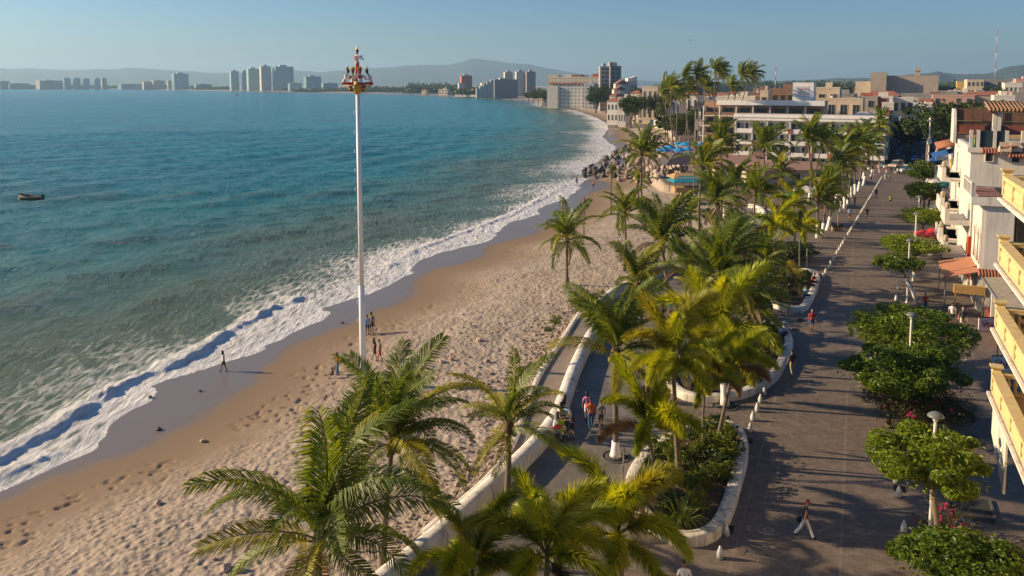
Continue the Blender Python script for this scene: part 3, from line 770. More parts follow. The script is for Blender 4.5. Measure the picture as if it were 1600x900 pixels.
# ---- middle thicket
CP = 'coconut palms of the promenade'
for la, bx, by, cx, cy, rr, kw in [
    ('coconut palm in the middle planter with a crown above the seated couple', 1168, 556, 1172, 478, 3.2, dict(seed=21, n=18)),
    ('full coconut palm in the centre of the thicket', 1128, 560, 1124, 436, 4.2, dict(seed=22)),
    ('coconut palm left of the three people walking away in the thicket', 1000, 542, 996, 446, 3.3, dict(seed=23, n=16, yel=.5)),
    ('coconut palm bending over the upper sea wall with its crown against the sand', 1042, 470, 1034, 382, 4.3, dict(seed=24, wind=.5)),
    ('coconut palm between the thicket and the far ramp with a low crown', 1070, 486, 1076, 420, 3.0, dict(seed=25, n=15, yel=.5)),
    ('coconut palm just left of the third planter', 1160, 470, 1150, 392, 3.4, dict(seed=26, n=18)),
    ('coconut palm behind the third planter with a short trunk', 1196, 455, 1196, 410, 3.0, dict(seed=27, n=14)),
    ('slender coconut palm over the middle planter behind the full one', 1095, 520, 1092, 470, 2.6, dict(seed=28, n=14, yel=.6)),
    ('coconut palm in front of the low white wall with a dark round crown', 1119, 410, 1120, 318, 3.6, dict(seed=29, wind=.45)),
    ('coconut palm leaning left beside the round crowned one', 1080, 378, 1078, 336, 2.9, dict(seed=30, n=15, wind=.45)),
    ('tall coconut palm behind the teal beach hut', 1095, 392, 1098, 262, 3.5, dict(seed=31, wind=.5)),
    ('coconut palm at the corner of the far ramp with a pale trunk', 1181, 376, 1180, 302, 3.7, dict(seed=32, wind=.4, yel=.4)),
    ('coconut palm in front of the hotel left wing with its crown below the balconies', 1127, 340, 1126, 222, 3.5, dict(seed=33, wind=.5)),
    ('coconut palm in front of the hotel middle with a tall crown', 1196, 330, 1193, 235, 4.0, dict(seed=34, wind=.5)),
    ('low coconut palm between hotel and far ramp', 1222, 335, 1222, 268, 3.2, dict(seed=35, wind=.5, n=16)),
    ('coconut palm in front of the beige hall roof', 1160, 345, 1150, 285, 3.3, dict(seed=36, wind=.5, n=16))]:
    palm(la, bx, by, cx, cy, rr, group=CP, **kw)
# ---- beach
BP = 'coconut palms on the open sand'
palm('coconut palm alone on the sand nearest the sea', 886, 441, 886, 374, 3.9, z=BZ, group=BP, seed=41, wind=.3, n=17)
palm('coconut palm on the sand right of the lone one, darker and narrower', 976, 418, 976, 335, 3.6, z=BZ, group=BP, seed=42, wind=.3, n=18)
palm('tallest coconut palm on the sand in front of the rock groyne', 1009, 357, 1003, 240, 4.0, z=BZ, group=BP, seed=43, wind=.35)
palm('palm on the sand with a thin pale trunk and only a tuft of fronds', 955, 332, 955, 270, 1.5, z=BZ, group=BP, seed=44, n=7, tr=.13, young=1.5)
palm('small palm behind the tallest one on the sand', 998, 312, 997, 284, 2.6, z=BZ, group=BP, seed=45, n=12)
palm('palm with a bare thin trunk and tiny tuft beside the teal beach hut', 1082, 325, 1082, 250, 1.5, z=BZ, group=BP, seed=46, n=7, tr=.13, young=1.5)
# ---- white footed row along the street
RW = 'white footed coconut palms lining the street'
row = [(1278,372,1279,314),(1285,371,1292,306),(1293,360,1298,292),(1314,333,1310,262),(1320,326,1316,248),(1325,320,1332,252),(1331,308,1330,232),(1337,304,1342,222),(1341,300,1352,228),(1349,290,1356,236),(1264,315,1262,222),(1269,313,1270,214),(1274,308,1284,226),(1348,284,1373,196),(1306,318,1306,232),(1362,276,1366,214)]
for i, (bx, by, cx, cy) in enumerate(row):
    palm(['nearest palm of the white footed row, leftmost','nearest palm of the white footed row, right one','third palm of the white footed row with a thick white foot','fourth palm of the white footed row','fifth palm of the white footed row','sixth palm of the white footed row','seventh palm of the white footed row','eighth palm of the white footed row','ninth palm of the white footed row','tenth palm of the white footed row, near the crossing','left of three palms clustered by the white tent','middle of three palms clustered by the white tent','right of three palms clustered by the white tent','tall palm in front of the hotel street corner','palm of the white footed row set back to the left','last palm of the row beside the crowd at the crossing'][i],
         bx, by, cx, cy, 3.3, white=1.9 if by > 280 else 1.5, group=RW, seed=60+i, wind=.45, n=16)
# ---- tall wind-blown hotel palms
HP = 'tall windblown palms in the hotel garden'
hot = [(1044,222,1040,136),(1053,238,1049,142),(1078,238,1067,122),(1088,238,1088,122),(1056,230,1058,150),(1094,232,1102,140),(1119,236,1117,112),(1112,222,1124,118),(1125,225,1142,138),(1130,232,1158,120),(1148,228,1172,120),(1070,228,1076,142),(1062,226,1034,150)]
for i, (bx, by, cx, cy) in enumerate(hot):
    palm(['leftmost tall hotel palm against the distant houses','second tall hotel palm from the left','tall hotel palm leaning left with a bent trunk','tall straight hotel palm right of the bent one','lower hotel palm with a dense crown near the left','hotel palm with a low crown under the highest one','highest hotel palm against the sky','hotel palm just right of the highest one','hotel palm with its crown over the brown balconies','hotel palm at the right, the left of a pair against the sky','rightmost tall hotel palm, the right of the pair','low hotel palm in the second row','short hotel palm at the left end'][i],
         bx, by, cx, cy, 4.2, group=HP, seed=90+i, wind=1.05, n=20, tr=.2, yel=.15)
# ================================================================== broadleaf trees and shrubs
leaf_a = LEAF('almond_leaves', (.035, .085, .010), (.26, .34, .025), .4, .4)
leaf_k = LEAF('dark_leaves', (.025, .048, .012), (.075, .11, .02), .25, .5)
leaf_b = LEAF('bougainvillea_leaves', (.05, .045, .012), (.10, .075, .02), .25, .5)
leaf_s = LEAF('shrub_leaves', (.05, .10, .012), (.20, .22, .02), .35, .45)
leaf_ys = LEAF('yellow_shrub_leaves', (.22, .22, .02), (.40, .34, .03), .35, .45)
petal = LEAF('magenta_petals', (.55, .01, .13), (.75, .03, .25), .3, .6)
bark = M('tree_bark', (.16, .12, .085), .95, .25, 4, .7, 16)
def leaf_mesh(name, centers, size, mat, seed, flat=.5, asp=.5, outward=None):
    """a leaf = two folded quads on a midrib"""
    r = np.random.default_rng(seed); n = len(centers)
    nrm = r.normal(0, 1, (n, 3)); nrm[:, 2] = np.abs(nrm[:, 2])*1.0+flat*2
    if outward is not None: nrm = nrm + outward*1.3
    nrm /= np.linalg.norm(nrm, axis=1)[:, None]
    t = r.normal(0, 1, (n, 3)); t -= (t*nrm).sum(1)[:, None]*nrm; t /= np.linalg.norm(t, axis=1)[:, None]
    s = np.cross(nrm, t); L = size*r.uniform(.65, 1.25, (n, 1)); W = L*asp
    fold = nrm*W*.25
    a = centers - t*L*.5; c_ = centers + t*L*.5 - nrm*L*.12
    b1 = centers + s*W*.5 + fold + t*L*.08; b2 = centers - s*W*.5 + fold + t*L*.08
    V = np.stack([a, b1, c_, b2], 1).reshape(-1, 3)
    i = np.arange(n)[:, None]*4
    f = np.concatenate([i+np.array([[0, 1, 2]]), i+np.array([[0, 2, 3]])])
    return npmesh(name, V, f, mat)
def crown_pts(n, rx, ry, rz, seed, clumps=28, fill=.35, shell=.8):
    """points gathered in clumps inside a flattened crown; returns centres and outward directions"""
    r = np.random.default_rng(seed)
    cc = r.normal(0, 1, (clumps, 3)); cc /= np.linalg.norm(cc, axis=1)[:, None]
    cc *= r.uniform(shell*.55, 1, (clumps, 1))**.6
    cc[:, 2] = cc[:, 2]*.75+.08
    k = r.integers(0, clumps, n); d = r.normal(0, 1, (n, 3)); d /= np.linalg.norm(d, axis=1)[:, None]
    rad_ = r.uniform(.12, .36, clumps)[k][:, None]*r.uniform(.6, 1, (n, 1))**.4
    p = cc[k]+d*rad_
    m = r.random(n) < fill*.4; p[m] = r.normal(0, .36, (m.sum(), 3))
    nn = np.linalg.norm(p, axis=1); big = nn > 1.08; p[big] *= (r.uniform(.6, 1.05, big.sum())/nn[big])[:, None]
    return p*np.array([rx, ry, rz]), d
CR = {}
def crown_mesh(kind, n, size, rx, ry, rz, mat, seed, **kw):
    p, d = crown_pts(n, rx, ry, rz, seed, **kw)
    return leaf_mesh('crown', p, size, mat, seed, outward=d*.5)
def limb_tree(t, h, rx, rz, r, tr=.13, lean=(0, 0), white=0, nl=6, mat=None):
    lx, ly = lean
    fork = max(.5, h-rz*.95)
    pts = [(0, 0, -.2), (lx*.3, ly*.3, fork*.5), (lx*.75, ly*.75, fork)]
    mb = MB().tube(pts, [tr*1.25, tr, tr*.85], 8)
    for k in range(nl):
        a = k*6.283/nl+r.uniform(-.3, .3); e = r.uniform(.5, .8)*rx
        mb.tube([(lx*.75, ly*.75, fork-.05), (lx+math.cos(a)*e*.45, ly+math.sin(a)*e*.45, fork+(h-fork)*.45), (lx+math.cos(a)*e, ly+math.sin(a)*e, h+r.uniform(-.1, .35)*rz)], [tr*.6, tr*.4, tr*.15], 5)
    mb.build('trunk', mat or bark, t)
    if white:
        q = white/fork
        MB().tube([(0, 0, -.1), (lx*.3*2*q*.5, ly*.3*q, white*.5), (lx*.75*q, ly*.75*q, white)], [tr*1.3+.015, tr*1.1+.015, tr+.02], 8).build('white_painted_base', trunk_w, t)
def almond(label, cx, cy, wpx, h, rz, seed, n=4200, size=.30, lean=(0, 0), white=0, mat=None, group='clipped shade trees along the promenade', name='almond_tree', bumps=30):
    D = None
    # crown centre at height h seen at (cx, cy)
    c = P(cx, cy, h); rx = wpx/F*math.hypot(c.y, H-h)*.5*.98 if False else wpx*c.y/F/2
    r = random.Random(seed)
    t = thing(name, label, 'tree', (c.x-lean[0], c.y-lean[1], 0), 0, group)
    limb_tree(t, h, rx, rz, r, lean=lean, white=white)
    me = crown_mesh(name, n, size, rx*.92, rx*.92, rz, mat or leaf_a, seed, clumps=bumps)
    inst('crown', me, t, (lean[0], lean[1], h))
    return t
almond('clipped tree with a wide round crown hanging over the street lamp at the lower right', 1453, 716, 200, 4.1, 1.35, 1, n=13000, size=.22, lean=(-.5, .2))
almond('clipped tree cut off by the bottom right corner with bright leaves', 1512, 892, 245, 3.2, 1.1, 2, n=13000, size=.21)
almond('broad clipped tree behind the lamp in the middle of the tree row', 1424, 518, 196, 3.7, 1.7, 3, n=15000, size=.23, bumps=40)
almond('clipped tree beside the bougainvillea, left of the broad one', 1392, 580, 172, 3.4, 1.4, 4, n=12000, size=.22)
almond('darker clipped tree right of the bougainvillea', 1455, 572, 140, 3.2, 1.5, 5, n=9000, size=.22)
almond('small clipped tree with a leaning white trunk', 1402, 410, 82, 3.7, .85, 6, n=5500, size=.25, lean=(-1.7, .6), white=2.3)
almond('clipped tree behind the leaning one, next to the red parasol', 1430, 383, 108, 3.7, 1.15, 7, n=7500, size=.25, white=.9)
almond('fourth clipped tree from the far crossing', 1443, 337, 82, 3.6, 1.15, 8, n=5000, size=.28)
almond('third clipped tree from the far crossing', 1445, 298, 64, 3.8, 1.5, 9, n=4500, size=.32)
almond('clipped tree nearest the far crossing', 1444, 266, 66, 3.8, 2.0, 10, n=2600, size=.5)
# bougainvillea
def bougain(label, px, py, wpx, h, seed, nl=3500, nf=40, dens=1, hz=.9, mat=None):
    c = P(px, py, h*.5); rx = wpx*c.y/F/2
    t = thing('bougainvillea', label, 'bush', (c.x, c.y, 0), 0, 'flowering bougainvilleas under the clipped trees')
    r = random.Random(seed); mb = MB()
    for k in range(16):
        a = r.uniform(0, 6.28); e = r.uniform(.3, .95)*rx
        mb.tube([(0, 0, 0), (math.cos(a)*e*.4, math.sin(a)*e*.4, h*.6), (math.cos(a)*e, math.sin(a)*e, h*r.uniform(.5, 1))], [.03, .02, .008], 4)
    mb.build('stems', bark, t)
    p, d = crown_pts(nl, rx*.9, rx*.9, h*.5, seed, clumps=34, fill=1); p[:, 2] += h*.5
    inst('leaves', leaf_mesh('leaves', p, .13, mat or leaf_b, seed), t)
    rr = np.random.default_rng(seed+5); P_ = []
    for k in range(nf):
        c0 = p[rr.integers(0, len(p))]*np.array([1.02, 1.02, 1.0]) + [0, 0, .1]; P_.append(c0+rr.normal(0, .055, (14, 3)))
    inst('blossoms', leaf_mesh('blossoms', np.concatenate(P_), .085, petal, seed+1, asp=.9), t)
bougain('brownish bougainvillea with a few magenta blossoms under the broad tree', 1436, 632, 178, 3.0, 11, 13000, 26)
bougain('thin bougainvillea with magenta blossoms around the lamp foot at the lower right', 1478, 822, 125, 1.5, 12, 1100, 26)
# planter plants: clumps of big leaves
def in_planter(line, k, seed, inset=.9):
    r = random.Random(seed); xs = line[:, 0]; ys = line[:, 1]; out = []
    for _ in range(4000):
        if len(out) >= k: break
        x, y = r.uniform(xs.min(), xs.max()), r.uniform(ys.min(), ys.max())
        if not inpoly(np.array([x]), np.array([y]), line)[0]: continue
        d, _ = segdist(np.array([x]), np.array([y]), np.vstack([line, line[:1]]))
        if d[0] < inset or any((x-a)**2+(y-b)**2 < .9 for a, b in out): continue
        out.append((x, y))
    return out
def blade_plant(r, n=26, L=.8, w=.07, up=.9):
    V = []; Fq = []; Ft = []
    for k in range(n):
        a = r.uniform(0, 6.283); e = r.uniform(.25, 1.2)*up; l_ = L*r.uniform(.6, 1.1)
        d = Vector((math.cos(a)*math.cos(e), math.sin(a)*math.cos(e), math.sin(e))); s = Vector((-math.sin(a), math.cos(a), 0))
        p0 = Vector((math.cos(a)*.05, math.sin(a)*.05, 0)); p1 = p0+d*l_*.6; p2 = p1+(d+Vector((0, 0, -.7))).normalized()*l_*.4
        o = len(V); V += [p0-s*w*.3, p0+s*w*.3, p1+s*w*.5, p1-s*w*.5, p2]; Fq += [(o, o+1, o+2, o+3)]; Ft += [(o+3, o+2, o+4)]
    return MB().add(V, Fq+Ft)
shr = {}
for k in range(4):
    p, d = crown_pts(520, .75, .75, .55, 50+k, clumps=9, fill=1)
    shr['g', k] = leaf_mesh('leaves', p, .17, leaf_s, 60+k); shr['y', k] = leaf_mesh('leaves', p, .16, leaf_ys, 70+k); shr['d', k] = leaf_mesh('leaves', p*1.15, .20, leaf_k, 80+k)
    shr['b', k] = blade_plant(random.Random(k), 40, 1.15, .09).mesh('leaves', leaf_s)
stemm = MB().tube([(0,0,-.45),(.02,.01,.1)], .03, 5).tube([(0,0,-.3),(.2,.1,.25)], .015, 4).tube([(0,0,-.3),(-.2,-.12,.25)], .015, 4).mesh('stem', bark)
def shrub(label, x, y, z, kind, r, s=1.0, group='shrubs in the planters'):
    t = thing('shrub', label, 'shrub', (x, y, z+.5*s), r.uniform(0, 6.28), group); t.scale = (s, s, s*r.uniform(.8, 1.15))
    inst('leaves', shr[kind, r.randint(0, 3)], t); inst('stem', stemm, t)
rs = random.Random(5)
kinds = {'g': 'bright green leafy shrub', 'y': 'yellow leaved shrub', 'd': 'dark green shrub', 'b': 'spiky plant with long arching leaves'}
for line, n_, seed, nm, ws in ((PLA, 30, 1, 'in the foreground planter', 'gggdb'), (PLB, 32, 2, 'in the middle planter under the palms', 'ggddb'), (PLC, 13, 3, 'in the third planter', 'yygdb')):
    for i, (x, y) in enumerate(in_planter(line, n_, seed, .75)):
        k = rs.choice(ws)
        shrub(kinds[k]+' '+nm, x, y, .3 if k != 'b' else -.05, k, rs, rs.uniform(.8, 1.35), kinds[k]+'s '+nm)
# thicket floor behind the middle planter and along the beach edge
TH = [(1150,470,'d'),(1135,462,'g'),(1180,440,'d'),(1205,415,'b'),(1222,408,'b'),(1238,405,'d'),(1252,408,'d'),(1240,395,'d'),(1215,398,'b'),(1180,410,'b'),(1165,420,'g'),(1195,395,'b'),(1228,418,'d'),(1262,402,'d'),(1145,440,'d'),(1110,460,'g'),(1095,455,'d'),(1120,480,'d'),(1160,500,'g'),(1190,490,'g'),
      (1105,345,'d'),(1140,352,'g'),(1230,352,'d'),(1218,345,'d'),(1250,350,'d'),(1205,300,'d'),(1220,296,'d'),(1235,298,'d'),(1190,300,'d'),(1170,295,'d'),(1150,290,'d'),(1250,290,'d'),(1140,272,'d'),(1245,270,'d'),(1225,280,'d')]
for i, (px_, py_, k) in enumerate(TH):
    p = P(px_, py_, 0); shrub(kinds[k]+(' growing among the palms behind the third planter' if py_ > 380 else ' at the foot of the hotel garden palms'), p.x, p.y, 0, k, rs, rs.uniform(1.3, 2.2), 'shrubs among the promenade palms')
p = P(868, 512, -.9); shrub('small green bush growing in the sand left of the ramp kerb', p.x, p.y, -.75, 'g', rs, .9)
p = P(858, 522, -.9); shrub('low straggly bush lower down beside the ramp kerb', p.x, p.y, -.8, 'd', rs, .6)
# far trees
tree_me = [crown_mesh('crown', 1500, .75, 4, 4, 3.4, m_, 200+k, clumps=16) for k, m_ in enumerate((leaf_k, leaf_k, leaf_a))]
ft_me = MB().tube([(0,0,-1),(0,0,3.5)], [.35,.2], 6).tube([(0,0,2.5),(1.5,.5,5)], [.18,.08], 5).tube([(0,0,2.5),(-1.2,-.8,5.2)], [.18,.08], 5).mesh('trunk', bark)
def fartree(label, x, y, z, s, k, group, r):
    t = thing('broadleaf_tree', label, 'tree', (x, y, z), r.uniform(0, 6.28), group); t.scale = (s, s, s*r.uniform(.85, 1.2))
    inst('crown', tree_me[k], t, (0, 0, 5.4)); inst('trunk', ft_me, t)
rt = random.Random(17)
def scatter_trees(label, group, px0, px1, ytop0, ytop1, D0, D1, n, s0, s1, kk=(0, 1)):
    for i in range(n):
        D = rt.uniform(D0, D1); px_ = rt.uniform(px0, px1); top = ZD(rt.uniform(ytop0, ytop1), D)
        s = rt.uniform(s0, s1); z = top-8.3*s
        fartree(label, XD(px_, D, 160), D, z, s, rt.choice(kk), group, rt)
scatter_trees('dense tree crown over the parked cars on the right side of the street', 'trees over the street', 1452, 1500, 165, 178, 190, 235, 9, 1.1, 1.6, (0, 1, 2))
scatter_trees('green tree behind the roof terrace with the brown screens', 'trees behind the roof terrace', 1478, 1600, 158, 166, 240, 290, 14, 1.0, 1.5, (0, 2))
scatter_trees('dark street tree left of the parked cars', 'trees left of the street', 1408, 1432, 178, 195, 225, 270, 5, .8, 1.2)
scatter_trees('tree on the beachfront below the dark tower', 'trees on the beachfront', 925, 985, 134, 142, 560, 720, 26, 1.2, 1.9)
scatter_trees('tree in the beachfront gardens behind the palms', 'trees in the beachfront gardens', 985, 1060, 140, 160, 330, 520, 26, 1.0, 1.5)
scatter_trees('tree behind the tall hotel palms', 'trees behind the hotel palms', 1040, 1100, 170, 185, 270, 330, 12, .9, 1.3)
scatter_trees('tree along the waterfront below the white resort', 'trees below the resort', 820, 925, 139, 144, 800, 1000, 18, 1.2, 1.8)
scatter_trees('tree among the low roofs of the town', 'trees in the town', 1290, 1600, 134, 144, 480, 1100, 26, 1.2, 2.2)
# far wooded shore reads as one mass
r = np.random.default_rng(9); P_ = []
for (x0, x1, yt, D) in ((640,720,136,1750),(690,720,134,1800),(560,640,137,2000),(720,800,140,1350),(300,360,136,2900),(0,300,134,3500),(440,560,138,2500),(640,700,133.5,1900),(460,640,140,2200),(1040,1500,131,1900),(1200,1600,131.5,1500)):
    for k in range(int((x1-x0)*1.0)):
        px_ = r.uniform(x0, x1); top = PD(px_, yt+r.uniform(-1, 2), D); hh = top.z+3
        c0 = np.array([top.x, D+r.uniform(0, 60), 0]); q = r.normal(0, 1, (36, 3))*[8, 8, hh*.22]+c0+[0, 0, hh*.6-3]; P_.append(q)
o = inst('wooded_shore', leaf_mesh('wooded_shore', np.concatenate(P_), 6.5, leaf_k, 5, flat=.2, asp=.8)); tagp(o, 'dark belt of trees along the far shore of the bay', 'trees', kind='stuff')
# ================================================================== buildings
wht = M('white_stucco', (.62, .57, .50), .85, .1, .35, .2, 8, wear=.25)
crm = M('cream_stucco', (.58, .47, .34), .85, .12, .35, .2, 8, wear=.25)
gry = M('grey_concrete', (.28, .26, .24), .9, .2, .3, .2, 8, wear=.3)
brn = M('brown_plaster', (.24, .14, .095), .85, .15, .4)
red = M('red_plaster', (.38, .09, .05), .8, .15, .5)
bei = M('beige_render', (.40, .33, .26), .9, .12, .15, wear=.3)
tile = M('clay_tiles', (.30, .115, .065), .85, .3, 3, .4, 12)
rfg = M('flat_roof', (.25, .22, .19), .95, .3, .4)
dk = M('dark_opening', (.02, .02, .022), .6, .3)
glz = GLASS(); glb = GLASS('blue_glass', (.05, .12, .17))
curt = M('curtain', (.42, .38, .32), .9, .3, 1.2)
SCR = M('brown_screen', (.17, .085, .055), .85, .3, 2.5)
def fp(px, D): return Vector((XD(px, D), D, 0))
WM = {}
def win_mesh(w, h, mf, mg, half=False):
    key = (round(w, 2), round(h, 2), mf.name, mg.name, half)
    if key in WM: return WM[key]
    mb = MB(); e = min(.12, w*.1); d = .07
    mb.box(-w/2-e, -w/2, -d, .05, -e, h+e, 0); mb.box(w/2, w/2+e, -d, .05, -e, h+e, 0)
    mb.box(-w/2, w/2, -d, .05, h, h+e, 0); mb.box(-w/2, w/2, -d-.05, .05, -e, 0, 0)
    if w > 1.1: mb.box(-.03, .03, -d*.6, .05, 0, h, 0)
    fr = mb.mesh('window', [mf, mg])
    if half: pn = MB().box(-w/2, -w*.12, .005, .04, .0, h, 1).box(-w*.12, w/2, .012, .04, 0, h, 0).mesh('pane', [mg, curt] if False else [curt, mg])
    else: pn = MB().box(-w/2, w/2, .01, .04, 0, h, 0).mesh('pane', mg)
    WM[key] = (fr, pn); return WM[key]
def window(parent, x, y, z, w, h, rz=0, mf=None, mg=None, half=False):
    """window on a wall whose outside looks towards local -y when rz = 0"""
    fr, pn = win_mesh(w, h, mf or wht, mg or glz, half)
    o = inst('window', fr, parent, (x, y, z), (0, 0, rz)); inst('pane', pn, o); return o
def house(label, px0, px1, ytop, D, ybot=None, depth=12, wall=wht, floors=2, cols=3, roof='flat', name='house', cat='house', group='houses of the town', rz=-R(26), z0=0, wfrac=.4, seed=0, extras=True, side=True, mg=None, far=False, parapet=.6, uvmat=None):
    """box building whose front faces the camera; px0..px1 across, ytop its roof edge, at distance D"""
    a = XD(px0, D, ytop); b = XD(px1, D, ytop); w_ = b-a; zt = ZD(ytop, D); h = zt-z0
    t = thing(name, label, cat, ((a+b)/2, D, z0), rz, group)
    r = random.Random(seed+int(px0*3+D))
    if uvmat:
        MB().box(-w_/2, w_/2, 0, depth, -2, h-.01).build('wall', uvmat, t, uv=True)
    else:
        MB().box(-w_/2, w_/2, 0, depth, -1, h-parapet).build('wall', wall, t)
    if not (uvmat and far):
        mb = MB(); pz = .22
        mb.box(-w_/2-.06, w_/2+.06, -.06, pz, h-parapet, h); mb.box(-w_/2-.06, w_/2+.06, depth-pz, depth+.06, h-parapet, h)
        mb.box(-w_/2-.06, -w_/2+pz, pz, depth-pz, h-parapet, h); mb.box(w_/2-pz, w_/2+.06, pz, depth-pz, h-parapet, h)
        mb.build('parapet', wall, t)
    if roof == 'tile':
        n_ = 5; mb = MB()
        mb.add([(-w_/2-.4, -.4, h), (w_/2+.4, -.4, h), (w_/2+.4, depth+.4, h), (-w_/2-.4, depth+.4, h), (-w_/2*.6, depth*.5, h+depth*.16), (w_/2*.6, depth*.5, h+depth*.16)],
               [(0,1,5,4),(1,2,5),(2,3,4,5),(3,0,4),(3,2,1,0)]); mb.build('roof', tile, t)
    elif extras and not far:
        if r.random() < .7: MB().lathe([(.05,0),(.6,0),(.62,.9),(.35,1.2),(.1,1.28)], 8, r.uniform(-w_*.3, w_*.3), depth*.5).xform(Matrix.Translation((0, 0, h-parapet))).build('water_tank', M('tank_dark', (.06,.06,.07), .6) if r.random() < .5 else M('tank_cream', (.5,.42,.32), .7), t)
        if r.random() < .5:
            x = r.uniform(-w_*.3, w_*.1); MB().box(x, x+w_*.3, depth*.4, depth*.8, h-parapet, h+1.6).build('stair_head', wall, t)
    if not uvmat:
        fh = (h-parapet)/floors; cw_ = w_/max(1, cols)
        for f in range(floors):
            for c in range(cols):
                if r.random() < .12: continue
                window(t, -w_/2+cw_*(c+.5), -.02, fh*f+fh*.3, cw_*wfrac, fh*.48, 0, wall, mg or glz)
            
        if side:
            for f in range(floors):
                for c in range(2): window(t, -w_/2-.02, depth*(.3+.4*c), fh*f+fh*.3, 1.0, fh*.42, -math.pi/2, wall, mg or glz)
    return t, w_, h
# ---------------------------------------------------------------- long white hotel, front wing
hwt = M('hotel_white', (.80, .76, .70), .85, .08, .35, .2, 8, wear=.18)
def hotel():
    D = 215; x0 = XD(1149, D, 200); W = 36.7; zt = ZD(177.5, D)
    t = thing('hotel', 'long white hotel wing with red brick balcony panels behind the promenade palms', 'hotel', (x0, D, 0), -R(26), 'two wings of the white hotel')
    dp = 16; fl = 3.05; top = zt-.8
    MB().box(0, W, 1.4, dp, -1, top-.3).build('wall', hwt, t)
    MB().box(-.5, W+.5, -.25, 1.4, top-.9, zt-.02).box(-.5, W+.5, -.4, -.25, top-.1, top+.15).build('cornice', hwt, t)
    MB().box(-.4, W+.3, 1.41, dp-.1, top-.28, zt-.35).build('roof', rfg, t)
    xs = [0, 4.6, 8.6, 8.9+5.6, 20, 25.6, 30.8, 36.2, W]
    xs = [0]; 
    for q in (4.4, 8.2, 14.0, 19.4, 23.8, 28.2, 32.4, W): xs.append(min(q, W))
    nf = 4
    for f in range(nf):
        zf = top-.9-fl*(f+1)
        MB().box(-.1, W+.1, .0, 1.4, zf-.22, zf).build('floor_slab', hwt, t)
        for k in range(len(xs)-1):
            a, b = xs[k], xs[k+1]
            panel = brn if k == 1 else hwt
            MB().box(a+.12, b-.12, -.12, .0, zf-.30, zf+.85).build('balcony_parapet', panel, t)
            MB().box(a-.12, a+.12, -.2, 1.4, zf, zf+fl-.24).build('fin_wall', hwt, t)
            if k >= 4 or (k == 3 and f == 0): MB().box(a-.5, a+.5, -.26, -.21, zf-.32, zf+.95).build('red_panel', red, t)
            w_ = (b-a)*.40
            for s in (-.25, .25): window(t, (a+b)/2+(b-a)*s, 1.37, zf+.25, w_, 2.1, 0, hwt, glz, half=True)
    # canted street wing going back
    ang = 0.0
    MB().box(-9, -.4, 16.01, 62, -1, top-.2).build('street_wing', wht, t, (W-.2, 0, 0), ang)
    for f in range(nf):
        zf = top-.9-fl*(f+1)
        o = MB().box(-.4, .8, 1.5, 61, zf-.2, zf+.9).build('street_balcony', wht, t, (W-.2, 0, 0), ang)
    MB().box(-.4, .6, 1.5, 62, top-.15, zt-.1).build('roof_parapet', M('red_trim', (.25,.04,.03), .8), t, (W-.2, 0, 0), ang)
    # rear, taller wing
    D2 = 240; a = XD(1099, D2, 180); W2 = 33.6; z2 = ZD(157, 232)
    t2 = thing('hotel', 'taller hotel wing behind, with brown panelled balconies and a dark window row', 'hotel', (a, D2, 0), -R(26), 'two wings of the white hotel')
    MB().box(0, W2, 1.6, 14, -1, z2-.5).build('wall', M('pinkish_wall', (.38, .24, .17), .85, .15, .4), t2)
    MB().box(W2*.12, W2+.3, -.5, 1.6, z2-1.4, z2).build('cornice', hwt, t2)
    MB().box(-.2, W2+.2, 1.7, 14, z2-.48, z2-.2).build('roof', rfg, t2)
    n = 7; bw = W2/n
    for f in range(5):
        zf = z2-1.4-fl*(f+1)-.1
        MB().box(-1.5 if f else 0, W2, -.1, 1.6, zf-.2, zf).build('floor_slab', hwt, t2)
        for k in range(n):
            MB().box(k*bw+.15, (k+1)*bw-.15, -.05, .05, zf, zf+.95).build('balcony_panel', brn, t2)
            MB().box(k*bw-.13, k*bw+.13, -.15, 1.5, zf, zf+fl-.2).build('fin_wall', hwt, t2)
            window(t2, (k+.5)*bw, 1.57, zf+1.05 if f == 0 else zf+.3, bw*.58, 1.15 if f == 0 else 2, 0, brn, glz)
        MB().box(-1.5, -1.2, -.2, 1.6, zf-.2, zf+1).build('balcony_end', hwt, t2)
    # stair tower with faint emblem
    D3 = 236; a = XD(1239, D3, 150); b = XD(1270, D3, 150); z3 = ZD(129, D3); zb_ = ZD(158, D3)
    t3 = thing('roof_tower', 'blank white roof block with a faint grey emblem on its face', 'roof tower', ((a+b)/2, D3, zb_-6), -R(26))
    w_ = (b-a)/2; MB().box(-w_, w_, 0, 7, 0, z3-zb_+6).build('wall', hwt, t3)
    em = M('emblem_grey', (.55, .53, .52), .8, .1); e2 = M('emblem_pink', (.55, .36, .33), .8)
    h0 = (z3-zb_)+6
    e = MB().box(-w_*.55, w_*.55, -.06, -.0, h0-4.2, h0-1.1).build('emblem_plaque', em, t3)
    MB().box(-w_*.32, w_*.05, -.09, -.065, h0-2.4, h0-1.6).box(w_*.22, w_*.3, -.09, -.065, h0-2.3, h0-1.5).build('emblem_mark', e2, e)
    MB().box(-w_*.45, w_*.45, -.09, -.065, h0-3.6, h0-3.5).box(-w_*.45, w_*.45, -.09, -.065, h0-3.0, h0-2.92).build('emblem_line', gry, e)
hotel()
